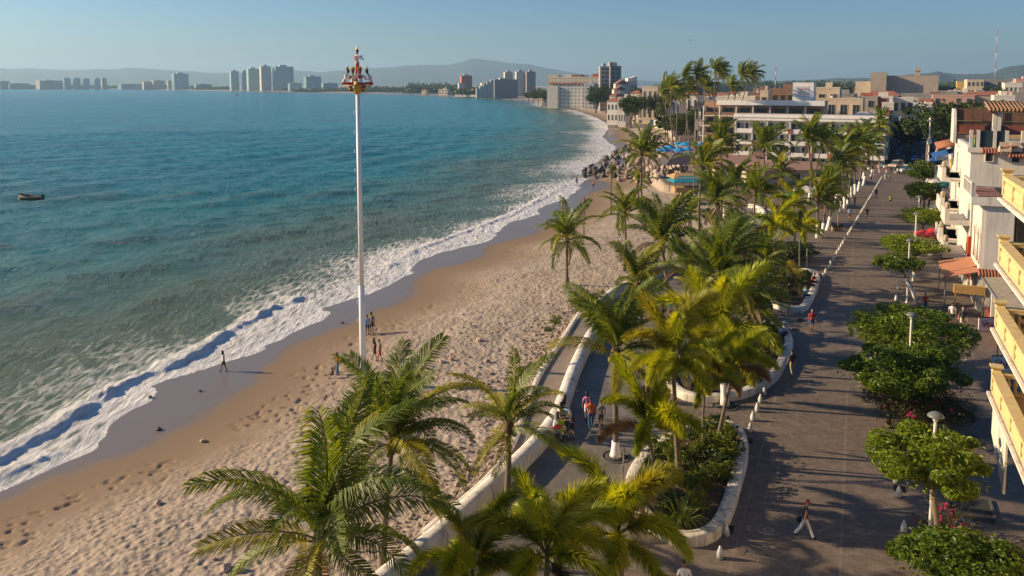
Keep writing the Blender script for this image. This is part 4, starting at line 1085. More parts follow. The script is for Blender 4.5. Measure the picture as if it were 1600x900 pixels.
# roofscape behind the hotel
town = [
 ('beige block with a dark glazed top floor behind the hotel roof', 1274, 1345, 153, 262, 16, crm, 2, 4, 'flat', 0),
 ('cream penthouse with a wide dark window behind the hotel', 1277, 1311, 136, 272, 10, crm, 1, 2, 'flat', 10),
 ('low house with a long window right of the cream penthouse', 1315, 1342, 152, 268, 10, bei, 1, 2, 'flat', 0),
 ('flat roofed house with two red painted walls', 1338, 1386, 154, 300, 12, red, 1, 4, 'flat', 0),
 ('small bright white gable house beside the hotel roof', 1379, 1396, 160, 250, 8, wht, 1, 1, 'flat', 0),
 ('dark brown hall with tanks on its roof left of the white roof block', 1195, 1240, 138, 300, 20, brn, 2, 4, 'flat', 0),
 ('cream house with an arched side below the brown hall', 1188, 1200, 141, 290, 10, crm, 2, 1, 'flat', 0),
 ('white house with arches in the middle of the roofs', 1397, 1426, 152, 320, 12, wht, 2, 3, 'flat', 0),
 ('white building with a scalloped gable left of the street trees', 1430, 1456, 161, 300, 14, wht, 3, 3, 'flat', 0),
 ('long grey warehouse wall above the street trees', 1412, 1520, 147, 420, 40, gry, 1, 1, 'flat', 0),
 ('grey slab roofed building right of the warehouse', 1516, 1556, 146, 400, 30, gry, 1, 2, 'flat', 0),
 ('cream hotel with balconies and roof cabins on the skyline', 1513, 1536, 124, 560, 30, crm, 4, 4, 'flat', 0),
 ('dark grey long building behind the cream hotel', 1536, 1580, 124, 575, 30, gry, 4, 6, 'flat', 0),
 ('white villa with an arcade under the antennas', 1572, 1596, 129, 470, 16, wht, 2, 4, 'flat', 0),
 ('pink house at the right edge above the white villa', 1592, 1640, 123, 500, 16, M('pink_stucco', (.5,.3,.24), .85), 3, 4, 'flat', 0),
 ('yellow roof house with a dome left of the cream hotel', 1496, 1506, 127, 600, 10, M('ochre_stucco', (.55,.36,.12), .85), 1, 1, 'flat', 0),
 ('bright white cube house above the trees', 1485, 1500, 141, 440, 12, wht, 1, 2, 'flat', 0),
 ('white house with a sloping parapet beside the cube house', 1500, 1520, 143, 430, 12, wht, 1, 2, 'flat', 0),
 ('white flat building with awnings behind the terrace roof', 1556, 1584, 149, 330, 14, wht, 2, 3, 'flat', 0),
 ('cream turret house behind the terrace roof', 1564, 1572, 142, 345, 8, crm, 1, 1, 'flat', 0),
 ('grey water house right of the turret', 1584, 1610, 144, 360, 12, gry, 1, 2, 'flat', 0),
 ('row of low red roofs right of the beige hall', 1462, 1486, 140, 520, 14, brn, 1, 3, 'tile', 0),
 ('brown tiled house just beneath the skyline hotel', 1478, 1500, 146, 470, 12, brn, 1, 2, 'tile', 0),
]
for q in town:
    house(q[0], q[1], q[2], q[3], q[4], depth=q[5], wall=q[6], floors=q[7], cols=q[8], roof=q[9], z0=q[10], wfrac=.55)
def hip(x0, x1, ytop, D, depth, mat): pass
# big beige hall
t, w_, h = house('huge windowless beige hall rising over the town', 1388, 1462, 118, 500, depth=60, wall=bei, floors=1, cols=0, name='hall', cat='hall', group=None, extras=False, side=False, parapet=.4)
a = XD(1366, 494, 120)-XD(1425, 494, 120)
MB().box(a, a+9, -6, 14, -1, ZD(113, 500)).build('tower', bei, t)
MB().box(a-9, a-.1, 0, 20, -1, ZD(127, 500)).build('side_wing', crm, t)
MB().box(a+25, a+28, 20, 24, h, h+5).box(a+24.4, a+28.6, 19.5, 24.5, h+3, h+4).build('roof_vent', bei, t)
# random town roofs
rb = random.Random(31)
walls = [wht, wht, crm, gry, bei, wht, M('ochre_stucco', (.55,.36,.12), .85), M('pink_stucco', (.5,.3,.24), .85), brn]
wn = {'white_stucco': 'white', 'cream_stucco': 'cream', 'grey_concrete': 'grey', 'beige_render': 'beige', 'ochre_stucco': 'ochre', 'pink_stucco': 'pink', 'brown_plaster': 'brown'}
def rnd_town(n, px0, px1, y0, y1, D0, D1, where, wlo=8, whi=18, zfix=None):
    for i in range(n):
        D = rb.uniform(D0, D1)**1; D = D0+(D1-D0)*rb.random()
        w_ = rb.uniform(wlo, whi); pw = w_/D*F; px_ = rb.uniform(px0, px1); wl = rb.choice(walls); yt = rb.uniform(y0, y1)
        fl = rb.choice((1, 2, 3)); tl = rb.random() < .25
        house(('small ' if w_ < 12 else 'wide ')+wn[wl.name]+(' tiled' if tl else ' flat roofed')+' house '+where, px_-pw/2, px_+pw/2, yt, D, depth=rb.uniform(8, 14), wall=wl, floors=fl, cols=rb.choice((2, 3, 4)), roof='tile' if tl else 'flat', seed=i, side=False, group='houses '+where)
rnd_town(34, 1290, 1600, 139.5, 147, 520, 900, 'beyond the beige hall')
rnd_town(14, 1450, 1600, 146, 153, 330, 470, 'between the street trees and the skyline')
rnd_town(26, 1180, 1420, 137.5, 143, 560, 1000, 'in the distant town left of the beige hall')
rnd_town(14, 1290, 1400, 146, 154, 300, 400, 'behind the white hotel')
rnd_town(12, 1090, 1200, 143, 152, 300, 420, 'behind the hotel palms')
rnd_town(10, 1400, 1450, 150, 166, 330, 470, 'at the end of the street', 7, 12)
# ---------------------------------------------------------------- beachfront and far coast
def tower(label, px0, px1, ytop, D, mat, z0=-2, depth=None, cap=None, name='apartment_tower', cat='tower', group='towers on the far shore of the bay', rz=R(14), bal=None):
    a = XD(px0, D, ytop); b = XD(px1, D, ytop); w_ = b-a; zt = ZD(ytop, D)
    if rz > 0: rz += math.atan((800-px0)/F)
    if rz > 0: w_ *= .9
    t = thing(name, label, cat, ((a+b)/2, D, z0), rz, group); h = zt-z0; dp = depth or w_*.7
    MB().box(-w_/2, w_/2, 0, dp, 0, h).build('wall', mat, t, uv=True)
    MB().box(-w_*.22, w_*.18, dp*.3, dp*.6, h, h+min(5, h*.07)).build('roof_house', cap or wht, t)
    if bal:
        mb = MB(); nfl = int(h/3.2)
        for k in range(1, nfl+1): mb.box(-w_/2-.8, w_/2*bal, -1.2, -.01, k*3.2-.25, k*3.2+.55)
        mb.build('balconies', cap or wht, t)
    return t, w_, h, dp
gw = (.62, .60, .55)
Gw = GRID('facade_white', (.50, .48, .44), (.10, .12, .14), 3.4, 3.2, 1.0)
Gc = GRID('facade_cream', (.60, .50, .36), (.14, .13, .12), 4.0, 3.2, 1.2)
Gb = GRID('facade_blue_glass', (.26, .38, .42), (.05, .13, .18), 3.4, 3.6, .9, .25)
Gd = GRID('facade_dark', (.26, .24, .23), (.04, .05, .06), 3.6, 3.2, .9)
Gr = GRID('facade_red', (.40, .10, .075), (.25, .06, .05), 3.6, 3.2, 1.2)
Gt = GRID('facade_brown', (.40, .30, .24), (.10, .08, .07), 3.0, 3.2, 1.0)
Gg = GRID('facade_greenish', (.34, .46, .42), (.07, .16, .17), 3.2, 3.3, .9, .4)
T = [('low hotel at the left edge of the far shore', 0, 15, 127, 3350, Gd), ('low long resort beside the left edge hotel', 15, 46, 130.5, 3350, Gd), ('broad stepped hotel left of the four round topped towers', 62, 98, 126, 3300, Gd),
     ('first of four equal towers on the far left shore', 100, 110, 122, 3250, Gb), ('second of four equal towers on the far left shore', 115.5, 125.5, 122.3, 3250, Gb), ('third of four equal towers on the far left shore', 130.5, 140, 123, 3250, Gb), ('fourth of four equal towers on the far left shore', 147.5, 156.5, 122.8, 3250, Gb),
     ('pink sided tower right of the four equal ones', 159, 167, 122.5, 3280, Gt), ('long low blue roofed resort', 189, 224, 131.3, 3200, Gb), ('brown stepped hotel left of the glass block', 224, 239, 127.5, 3150, Gt), ('brown block next to the glass block', 239, 258, 126, 3150, Gt), ('small brown tower next to the glass block', 262, 270, 126, 3100, Gt),
     ('wide blue glass block standing alone', 271, 295, 115, 3000, Gb), ('low blue hotel right of the glass block', 306, 332, 131.5, 2950, Gb),
     ('green tower at the left of the skyline cluster', 360, 373.5, 111, 2650, Gg), ('narrow blue tower in the skyline cluster', 378.5, 387, 111, 2650, Gb), ('wide green and white tower in the cluster', 387, 406, 107.5, 2550, Gg),
     ('tallest white tower with a pink lower front', 407, 424, 103.5, 2500, Gw), ('twin block with a glass middle at the right of the cluster', 429, 460, 104, 2500, Gb),
     ('small white fronted building at the foot of the cluster', 452, 473, 130, 2400, Gb), ('broad block with a raised right end', 477, 503, 119.5, 2350, Gb), ('long low hotel behind the palm pole', 504, 529, 130, 2400, Gb)]
for q in T: tower(*q)
t, w_, h, dp = tower('red and cream tower standing alone on the shore', 720, 739, 118, 1600, Gr)
MB().box(-w_/2-6, -w_/2+6, -3, 8, 0, h*.62).build('cream_wing', Gw, t, uv=True)
T2 = [('dark glass condominium with a white end wall', 770, 812, 124, 1250, Gd), ('cream tower behind the dark condominium', 788, 802, 112.3, 1400, Gc), ('pale tower beside the cream one', 806, 822, 111.5, 1350, Gw), ('dark blue tower at the right of the trio', 822, 838, 112, 1340, Gd),
      ('white stepped terraces left of the dark condominium', 752, 772, 129.5, 1280, Gw)]
for q in T2: tower(*q, group='towers on the middle shore')
for k in range(5): tower(['lowest','second','third','fourth','highest'][k]+' step of the white terraced building on the shore', 744+k*5.5, 750+k*5.5, 138-k*3.2, 1240, Gw, group='steps of the terraced building')
# resort and dark tower
t, w_, h, dp = tower('long cream resort with many balconies behind the beach', 853, 941, 120, 780, Gc, name='resort', group=None, depth=25, bal=None, rz=-R(20))
for k, (a, b, yt) in enumerate(((853,870,117),(892,908,116.5),(926,941,115.5))):
    xa = XD(a, 780, 120)-XD(897, 780, 120); MB().box(xa, xa+(b-a)*.62, 2, 16, h, ZD(yt, 780)+2).build('roof_block', [crm, brn, red][k], t)
t, w_, h, dp = tower('white arcaded hotel wing in front of the cream resort', 858, 912, 131, 720, Gw, name='resort', group=None, depth=18, rz=-R(20))
MB().box(-w_/2-2, -w_/2+8, -2, 12, 0, h*.9).build('stair_wing', wht, t); MB().box(-w_/2-.8, w_/2+.8, -1, 19, h, h+1).build('red_roof_edge', red, t)
tower('white wing with square openings at the right end of the resort', 912, 928, 130, 700, Gw, name='resort', group=None, depth=18, rz=-R(20))
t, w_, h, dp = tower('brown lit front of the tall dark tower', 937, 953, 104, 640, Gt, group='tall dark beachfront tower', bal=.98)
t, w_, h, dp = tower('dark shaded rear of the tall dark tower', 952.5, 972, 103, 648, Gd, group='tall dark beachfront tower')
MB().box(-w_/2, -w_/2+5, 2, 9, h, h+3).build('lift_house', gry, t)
# white church like condo with red roofs
def whitecondo():
    D = 520
    t = thing('condominium', 'white stepped condominium with red tiled gables above the beach', 'condominium', (XD(975, D, 140), D, -1))
    s = D/F
    MB().box(-4*s*1, 22*s, 4, 20, 0, ZD(127, D)+1).build('wall', wht, t)
    MB().box(8*s, 22*s, 6, 18, ZD(127, D)+1.01, ZD(122, D)+1).build('upper_wall', wht, t)
    for (x0, x1, zz, y) in ((-14, 8, 131, -2), (-18, 4, 140, -8), (-20, 2, 150, -12)):
        z_ = ZD(zz, D)+1; MB().box(x0*s, x1*s, y, y+10, 0, z_).build('terrace_block', wht, t)
        xa, xb = x0*s-.5, x1*s+.5; xm = (xa+xb)/2
        MB().add([(xa,y-.6,z_),(xb,y-.6,z_),(xb,y+10,z_),(xa,y+10,z_),(xm,y-.6,z_+3),(xm,y+10,z_+3)], [(0,1,4),(1,2,5,4),(2,3,5),(3,0,4,5),(3,2,1,0)]).build('gable_roof', tile, t)
        MB().add([(xa,y-.9,z_-.1),(xb,y-.9,z_-.1),(xm,y-.9,z_+3.1),(xa+1.3,y-.9,z_-.1),(xb-1.3,y-.9,z_-.1),(xm,y-.9,z_+2.1),(xa,y-.61,z_-.1),(xb,y-.61,z_-.1),(xm,y-.61,z_+3.1)], [(0,3,5,2),(5,4,1,2),(0,2,8,6),(2,1,7,8)]).build('gable_edge', wht, t)
    for f in range(6):
        for c in range(5): window(t, (1+c*4.3)*s, 3.97, 1.5+f*3.4, 2.0*s*1, 1.5, 0, wht, glb)
        for c in range(2): window(t, (-13+c*5)*s*1, -2.05 if f > 3 else -12.05, 1+f*3, 1.4, 1.4, 0, wht, glz)
    MB().add([(12*s,6,ZD(122,D)+1),(22*s,6,ZD(122,D)+1),(22*s,18,ZD(122,D)+1),(12*s,18,ZD(122,D)+1),(22*s,6,ZD(116,D)),(22*s,18,ZD(116,D))], [(0,1,4),(1,2,5,4),(2,3,5),(3,0,4,5)]).build('slanted_roof', wht, t)
whitecondo()
bh = [('pink house with terraces behind the beach palms', 1003, 1028, 135, 430, crm), ('small white beach house right of the condominium', 985, 998, 146, 440, wht), ('white seafront house with a chimney like gable', 966, 978, 152, 400, wht), ('low white beach bar by the blue tent', 948, 966, 158, 420, wht), ('cream house among the garden trees', 1030, 1048, 142, 380, crm), ('tiled villa on the beach below the white condominium', 952, 962, 150, 460, crm),
      ('white villa behind the long beach wall', 1044, 1062, 158, 330, wht), ('white block behind the leftmost tall palms', 1062, 1092, 148, 340, wht), ('low house with a brown roof behind the hotel palms', 1086, 1108, 160, 262, gry),
      ('cream villa at the groyne of the far beach', 838, 850, 148, 900, crm), ('white pier restaurant on the far shore', 706, 756, 148, 1330, wht), ('pink house on the far shore', 658, 667, 141, 1600, crm), ('cream house on the far shore left of the red tower', 684, 700, 139, 1500, crm)]
for i, q in enumerate(bh): house(q[0], q[1], q[2], q[3], q[4], wall=q[5], floors=2, cols=3, depth=10, roof='tile' if i % 2 else 'flat', z0=-.5, group='beachfront houses', seed=i)
for lab, pts_, hh in (('long white garden wall along the far beach', [(1016,197),(1030,200),(1046,207),(1052,216)], 2.6), ('white wall below the seafront house', [(990,174),(1000,176),(1010,178)], 1.6), ('small white wall by the far groyne', [(900,163),(914,165)], 2.2)):
    t = thing('garden_wall', lab, 'wall'); sweep_parts(t, 'wall_segment', pts2(pts_, -1.3), [(-.3, -1), (-.3, hh), (.3, hh), (.3, -1)], wht, 9, z=-.6)
# ================================================================== right-hand buildings
yel = M('yellow_paint', (.60, .46, .22), .75, .1, 1.2, .2, 14, wear=.22)
wtrim = M('white_trim', (.66, .60, .52), .8, .14, 1.5, .2, 12, wear=.4)
floor_t = M('balcony_floor', (.40, .27, .13), .8, .2, 2)
def yellow_house():
    c = P(1557, 572, 7.3); h_ = R(23.4)
    t = thing('balcony_house', 'yellow house with four stacked stone balconies along the right edge', 'house', (c.x, c.y, 0), -h_)
    # local: +y along the street away, -y towards the camera, +x into the house
    MB().box(2.4, 12, -26, -.2, -.5, 17.2).build('wall', M('house_wall', (.66, .53, .33), .85, .12, .4, wear=.3), t)
    bal = MB().lathe([(.055,0),(.085,.03),(.085,.08),(.05,.12),(.09,.30),(.10,.36),(.05,.52),(.045,.58),(.085,.62),(.085,.66)], 9).mesh('baluster', yel)
    Ly = 12.0
    for lv in range(4):
        zt = 7.3+lv*2.98            # top of the corner post
        zf = zt-1.28
        b = MB()
        b.box(-.18, 2.38, -Ly, .18, zf-.26, zf-.02); b.build('slab', wtrim, t)
        MB().box(-.05, 2.35, -Ly, .05, zf-.015, zf+.02).build('floor_tiles', floor_t, t)
        MB().box(-.30, -.185, -Ly, .24, zf-.12, zf+.0).box(-.183, 2.38, .185, .26, zf-.12, zf).build('slab_moulding', wtrim, t)
        MB().box(-.12, .14, -Ly, .10, zf+.021, zf+.14).box(.141, 2.37, -.14, .12, zf+.021, zf+.139).build('plinth', yel, t)
        rl = MB().box(-.17, .19, -Ly, -.12, zf+.82, zf+.95).box(-.21, .23, -Ly, -.12, zf+.951, zf+1.02).box(.191, 2.37, -.17, .15, zf+.82, zf+.95).box(.235, 2.37, -.2, .19, zf+.951, zf+1.019)
        rl.build('handrail', yel, t)
        for py in (0.0, -2.35, -4.7, -7.05, -9.4):
            top = 1.28 if py == 0 else .82
            m = MB().box(-.16, .18, py-.16, py+.16, zf+.14, zf+(.82 if py else 1.03))
            if py == 0:
                m.taper(.01, 0, zf+1.03, zf+1.1, .2, .2, .15, .15).taper(.01, 0, zf+1.1, zf+1.26, .13, .13, .24, .24).box(-.25, .27, -.26, .26, zf+1.26, zf+1.31)
            m.build('post', yel, t)
        for s0 in (0, -2.35, -4.7, -7.05):
            # backing panel between baluster reliefs
            MB().box(.05, .11, s0-2.19, s0-.16, zf+.14, zf+.82).build('panel', yel, t)
            for k in range(8): inst('baluster', bal, t, (-.05, s0-.30-k*.25, zf+.14), (0, 0, 0), (1.1, 1.1, 1.03))
        for k in range(7): inst('baluster', bal, t, (.5+k*.27, -.01, zf+.14), (0, 0, 0), (1, 1, 1.03))
        # French door on each floor
        MB().box(2.33, 2.39, -4.6, -3.0, zf+.02, zf+2.2).build('door', dk, t)
        MB().box(2.28, 2.385, -4.75, -4.6, zf+.02, zf+2.35).box(2.28, 2.385, -3.0, -2.85, zf+.02, zf+2.35).box(2.28, 2.385, -4.6, -3, zf+2.2, zf+2.35).build('door_frame', wtrim, t)
        # potted plants on some floors
    a = MB().prism([(-.3, 5.72), (-.3, 4.3), (-3.9, 3.15), (-3.9, 5.72)], -.10, -.02)
    a.xform(Matrix(((0,0,1,0),(1,0,0,0),(0,1,0,0),(0,0,0,1)))); a.build('canvas_panel', M('dirty_canvas', (.62, .56, .48), .9, .15, 1.5, wear=.5), t)
    for (yy, zz) in ((-.9, 13.28-.26), (-2.2, 10.3-.26)): 
        pass
    return t
yellow_house()
def pot(x, y, z, label, s=1.0, group='potted plants on the balconies'):
    t = thing('potted_plant', label, 'plant', (x, y, z), 0, group); t.scale = (s,)*3
    MB().lathe([(.14,0),(.2,.05),(.26,.38),(.28,.42),(.24,.42)], 10).build('pot', tile, t)
    inst('leaves', shr['b', 1], t, (0, 0, .38), (0, 0, 1), .6)
h0 = R(23.4)
def yh(lx, ly, z):   # local of the yellow house to world
    c = P(1557, 572, 7.3); return (c.x+lx*math.cos(h0)+ly*math.sin(h0), c.y-lx*math.sin(h0)+ly*math.cos(h0), z)
pot(*yh(1.0, -.9, 15.0), 'green potted plant on the top yellow balcony', 1.2)
pot(*yh(1.1, -1.0, 12.05), 'green potted plant on the second yellow balcony from the top', 1.3)
# ---- hanging banners with red script
def banner(px0, py0, px1, py1, D, label, seed):
    a = PD(px0, py0, D); b = PD(px1, py1, D); w_ = b.x-a.x; h_ = a.z-b.z
    t = thing('shop_sign', label, 'sign', (a.x, D, b.z), 0, 'white shop signs with red script')
    MB().box(0, w_, 0, .08, 0, h_).build('board', M('sign_white', (.66, .63, .66), .7, .08), t)
    MB().box(-.03, w_+.03, .02, .06, h_+.01, h_+.07).box(w_*.2, w_*.2+.04, .02, .06, h_+.07, h_+.8).box(w_*.8, w_*.8+.04, .02, .06, h_+.07, h_+.8).build('hanger', MATS['dark_metal'], t)
    r = random.Random(seed); mb = MB()
    # flourish: linked loops of script
    pts = []; N = 90
    for i in range(N+1):
        u = i/N; pts.append((w_*(.12+.76*u)+math.sin(u*44)*.045*w_*.6, -.02, h_*(.47+.16*math.sin(u*40+1.2)+.08*math.sin(u*17+seed))))
    mb.tube(pts, .028*h_, 4); mb.tube([(w_*.15, -.02, h_*.28), (w_*.5, -.02, h_*.2), (w_*.85, -.02, h_*.33)], .02*h_, 4)
    mb.tube([(w_*.15, -.02, h_*.62), (w_*.25, -.02, h_*.82), (w_*.4, -.02, h_*.68)], .022*h_, 4)
    mb.build('lettering', M('sign_red', (.33, .03, .06), .7, .1), t)
banner(1530, 497, 1560, 515, 61, 'upper white sign with red script below the corrugated awning', 1)
banner(1551, 557, 1586, 580, 49, 'lower white sign with red script beside the lowest yellow balcony', 2)
# ---- white house with arches, lower awning, terrace
def arch_house():
    D = 69; xA = XD(1537, D, 400); hd = R(28)
    t = thing('arched_house', 'white house with tall arched openings and a railed terrace', 'house', (xA, D, 0), -R(24))
    zt = ZD(305, D)
    Wd = 2.15
    # front block, faces the camera
    MB().box(0, Wd, 0, 7, -.5, zt-.9).build('wall', wht, t)
    # street-side wing (narrow facade with arches), turned along the street
    sw = MB(); Ls = 6.5
    f = thing  # noqa
    side = MB().box(-.25, 0, .1, Ls, -.5, zt-.9); side.build('street_wall', wht, t, (-.02, 0, 0), 0)
    for k, (y0, z0_) in enumerate(((1.1, 4.2), (3.6, 4.2), (1.1, .3), (3.6, .3))):
        mb = MB(); n = 10; w2 = .75; hh = 2.3
        ring = [(-.27, y0, z0_)] ; outline = [(y0-w2, z0_), (y0-w2, z0_+hh)] + [(y0-w2*math.cos(math.pi*i/n), z0_+hh+w2*math.sin(math.pi*i/n)) for i in range(1, n)] + [(y0+w2, z0_+hh), (y0+w2, z0_)]
        mb.add([(-.29, a, b) for a, b in outline], [tuple(range(len(outline)))[::-1]])
        mb.build('arched_window', M('dark_red_shutter', (.16, .035, .03), .6), t, (-.02, 0, 0), 0)
        m2 = MB(); pr = outline
        for i in range(len(pr)-1):
            (a, b), (c_, d) = pr[i], pr[i+1]; m2.tube([(-.3, a, b), (-.3, c_, d)], .09, 4)
        m2.build('arch_trim', wtrim, t, (-.02, 0, 0), 0)
    # terrace slab & railing
    MB().box(-1.2, Wd+7, -.35, 7.4, zt-.89, zt-.15).build('terrace_slab', wtrim, t)
    MB().box(-.6, Wd+6.9, 0, 7, zt-.149, zt-.12).build('terrace_floor', M('terrace_red', (.27, .13, .09), .85, .2), t)
    for k, xx in enumerate(np.linspace(-1.05, Wd+6.8, 4)): MB().box(xx-.16, xx+.16, -.3, .02, zt-.15, zt+1.05).build('terrace_post', wht, t)
    for z_ in (.35, .75): MB().tube([(-1.0, -.14, zt+z_), (Wd+6.8, -.14, zt+z_)], .035, 5).build('rail', MATS['dark_metal'], t)
    for k in range(6): MB().box(-1.2, -.95, .8+k*1.1, .95+k*1.1, zt-.15, zt+.9).build('baluster', wht, t)
    MB().box(-1.22, -.93, .3, 7.0, zt+.9, zt+1.0).build('coping', wht, t)
    MB().box(-1.25, -.9, -.3, .02, zt-.15, zt+1.2).build('corner_post', wht, t)
    # brown glazed part at the right
    MB().box(Wd, Wd+7, .8, 7, -.5, zt-.9).build('set_back_wall', M('wood_wall', (.20, .12, .06), .8, .25, 3), t)
    for k in range(4): MB().box(Wd+.3+k*1.2, Wd+.4+k*1.2, .7, .79, 3, zt-1).build('mullion', M('wood_trim', (.42, .27, .10), .7), t)
    # small clay tiled eave strip at the wall foot
    mb = MB()
    for k in range(16):
        mb.tube([(k*.24-.3, -.75, 3.35), (k*.24-.3, .05, 3.75)], .12, 6)
    mb.build('tile_eave', tile, t)
    # corrugated awning over the porch, nearer the camera
    return xA, D, Wd, zt
xA, DA, WdA, ztA = arch_house()
def porch():
    a = P(1541, 433, 3.45); b = P(1562, 490, 3.2)
    t = thing('porch', 'porch with a grey corrugated awning and dark red base wall', 'porch', (a.x, a.y, 0), -R(23.4))
    mb = MB(); L = 10.5; n = 64
    V = []
    for k in range(n+1):
        y = .6-k*(L/n); z_ = .035*math.sin(k*math.pi*.9)
        V += [(-.15, y, 3.30+z_), (3.8, y, 3.75+z_)]
    mb.add(V, [(2*k, 2*k+1, 2*k+3, 2*k+2) for k in range(n)], 0, True); mb.build('corrugated_roof', M('corrugated_sheet', (.34, .29, .21), .7, .25, 2, wear=.4), t)
    MB().tube([(-.2, .6, 3.26), (-.2, .6-L, 3.26)], .09, 6).build('gutter', M('gutter_grey', (.2,.2,.2), .5), t)
    for y in (0, -3.2, -6.4, -9.4): MB().box(0, .32, y-.3, y+.02, -.1, 3.2).build('column', wht, t)
    MB().box(.05, .28, -9.4, -.33, 0, .95).build('base_wall', M('maroon_paint', (.20, .035, .025), .7, .15, 2), t)
    MB().box(3.2, 3.6, -9.6, .5, -.1, 3.5).build('back_wall', M('shop_dark', (.10,.06,.045), .8, .3, 1), t)
    for y in (-.9, -4, -7.2): MB().box(3.12, 3.19, y-1.6, y, 0, 2.4).build('shop_door', dk, t)
    a2 = P(1518, 428, 3.3)
    t2 = thing('shop_awning', 'faded terracotta awning sloping over the shop front', 'awning', (a2.x, a2.y, 0), -R(24))
    MB().add([(-2.1, -.2, 2.9), (.9, -.2, 3.7), (.9, 6.6, 3.7), (-2.1, 6.6, 2.9), (-2.1, -.2, 2.84), (.9, -.2, 3.64), (.9, 6.6, 3.64), (-2.1, 6.6, 2.84)], [(0,1,2,3),(7,6,5,4),(0,4,5,1),(1,5,6,2),(2,6,7,3),(3,7,4,0)]).build('canvas', M('terracotta_canvas', (.40, .17, .09), .9, .15, 2), t2)
    for y in (0, 6.4): MB().tube([(-2.0, y, 2.8), (-2.0, y, 0)], .05, 5).build('pole', MATS['gutter_grey'], t2)
    t3 = thing('wood_counter', 'wooden hanging box under the terracotta awning', 'counter', (a2.x-1.6, a2.y-1.4, 0), -R(24))
    MB().box(-.6, 1.8, 0, .5, 1.9, 2.6).build('box', M('box_wood', (.45, .27, .09), .7, .2, 3), t3)
    MB().box(-.5, -.4, .1, .2, 0, 1.9).box(1.6, 1.7, .1, .2, 0, 1.9).build('leg', MATS['box_wood'], t3)
porch()
def terrace_house():
    D = 78; x0 = XD(1516, D, 260); zt = ZD(238, D); zb = 0
    t = thing('terrace_house', 'white house with small tiled window hoods under a roof terrace', 'house', (x0, D, 0), -R(24))
    MB().box(0, 16, 0, 10, -.5, zt).build('wall', wht, t)
    def X(px): q = (px-800)/F; return (D*q-x0)/(.9135+.4067*q)
    # window with tile hoods
    for (px_, wz, w_) in ((1549, ZD(246+8, D)-1.0, .5), (1590, ZD(250, D)-1.2, .6)):
        window(t, X(px_), -.02, ZD(251, D), .62, .95, 0, wtrim, dk)
        mb = MB()
        for k in range(6): mb.tube([(X(px_)-.62+k*.25, -.75, ZD(236, D)-.05), (X(px_)-.62+k*.25, .05, ZD(230, D)-.05)], .13, 6)
        mb.build('tile_hood', tile, t)
    mb = MB()
    for k in range(14): mb.tube([(X(1577)+k*.26, -1.6, ZD(238, D)-.2), (X(1583)+k*.26, .05, ZD(226, D)-.4)], .14, 6)
    mb.build('tiled_canopy', tile, t)
    # parapet + glass balustrade
    zp = zt
    MB().box(-.3, 16, -.12, .25, zp+.001, zp+.5).build('parapet', wht, t)
    MB().box(-.3, .1, .26, 9.8, zp+.001, zp+.7).build('side_parapet', wht, t)
    for px_ in (1519, 1530, 1556, 1575, 1600): MB().box(X(px_)-.14, X(px_)+.14, -.1, .2, zp+.5, ZD(203, D)).build('post', wht, t)
    zg = ZD(203, D)
    MB().box(X(1533), X(1554), .02, .05, zp+.5, zg-.05).box(X(1558), X(1574), .02, .05, zp+.5, zg-.05).build('glass_panel', glz, t)
    # left sloping tiled coping
    if 0:
      pass
    # brown screens
    zp2 = zp; D2 = 95; zp = ZD(209, D2); z1 = ZD(170, D2); x2 = XD(1494, D2, 200)
    t2 = thing('roof_terrace', 'roof terrace with big brown reed screens and a curved white end wall', 'terrace', (x2+2, D2, 0), -R(24))
    MB().box(-2.0, 26, -3, 2, zp-.3, zp+.02).build('floor', floor_t, t2)
    MB().box(-1.8, 26, -2.8, 1.9, -.5, zp-.31).build('house_wall', wht, t2)
    nS = 26
    for k in range(nS):
        xa = -1.9+k*(26/nS); MB().box(xa, xa+26/nS-.06, 1.0, 1.06, zp+.02+1.0, z1).build('screen_panel', SCR, t2)
    MB().box(-1.9, 24, .9, 1.2, zp+.02, zp+.98).build('screen_base', M('maroon_wall', (.22,.07,.05), .85, .2, 1), t2)
    for k in (0, 5, 10, 15, 20): MB().tube([(-1.9+k*1.0, .85, zp), (-1.9+k*1.0, .85, z1+.1)], .09, 6).build('post', M('green_post', (.03,.05,.03), .6), t2)
    MB().tube([(-2, .85, (zp+z1)/2), (24, .85, (zp+z1)/2)], .05, 5).build('cross_rail', MATS['green_post'], t2)
    # curved white end wall
    mb = MB(); ol = [(-6.5, zp-.9)]+[(-6.5+2.2*(1-math.cos(a)), zp-.2+3.2*math.sin(a)) for a in np.linspace(0, math.pi/2, 8)]+[(-3.2, zp+3.0), (-3.2, zp-.9)]
    mb.prism([(a, b) for a, b in ol], -.15, .15).xform(Matrix(((0,0,1,0),(1,0,0,0),(0,1,0,0),(0,0,0,1)))); mb.build('curved_wall', wht, t2, (-2.15, 3.2, 0)); zp = zp2
    # pergola with tiled edge
    D3 = 72; xa = XD(1545, D3+7, 170); t3 = thing('pergola', 'white columned pergola with a tiled roof over the terrace at the right edge', 'pergola', (xa, D3+7, zp), -R(24))
    zr = ZD(176, D3+7)-zp
    XX = lambda p: ((D3+7)*(p-800)/F-XD(1545, D3+7, 170))/(.9135+.4067*(p-800)/F)
    for p_ in (1554, 1561): MB().box(XX(p_)-.17, XX(p_)+.17, -.2, .15, 0, zr).build('column', wht, t3)
    MB().box(XX(1552), XX(1640), -.25, .2, zr, zr+.28).build('beam', wht, t3)
    mb = MB(); 
    for k in range(24): mb.tube([(XX(1544)+k*.33, -1.2, zr+.28), (XX(1544)+k*.33+.1, 3.5, zr+.95)], .17, 6)
    mb.build('tiled_roof', M('old_tiles', (.30, .17, .09), .9, .3, 3, .4, 10), t3)
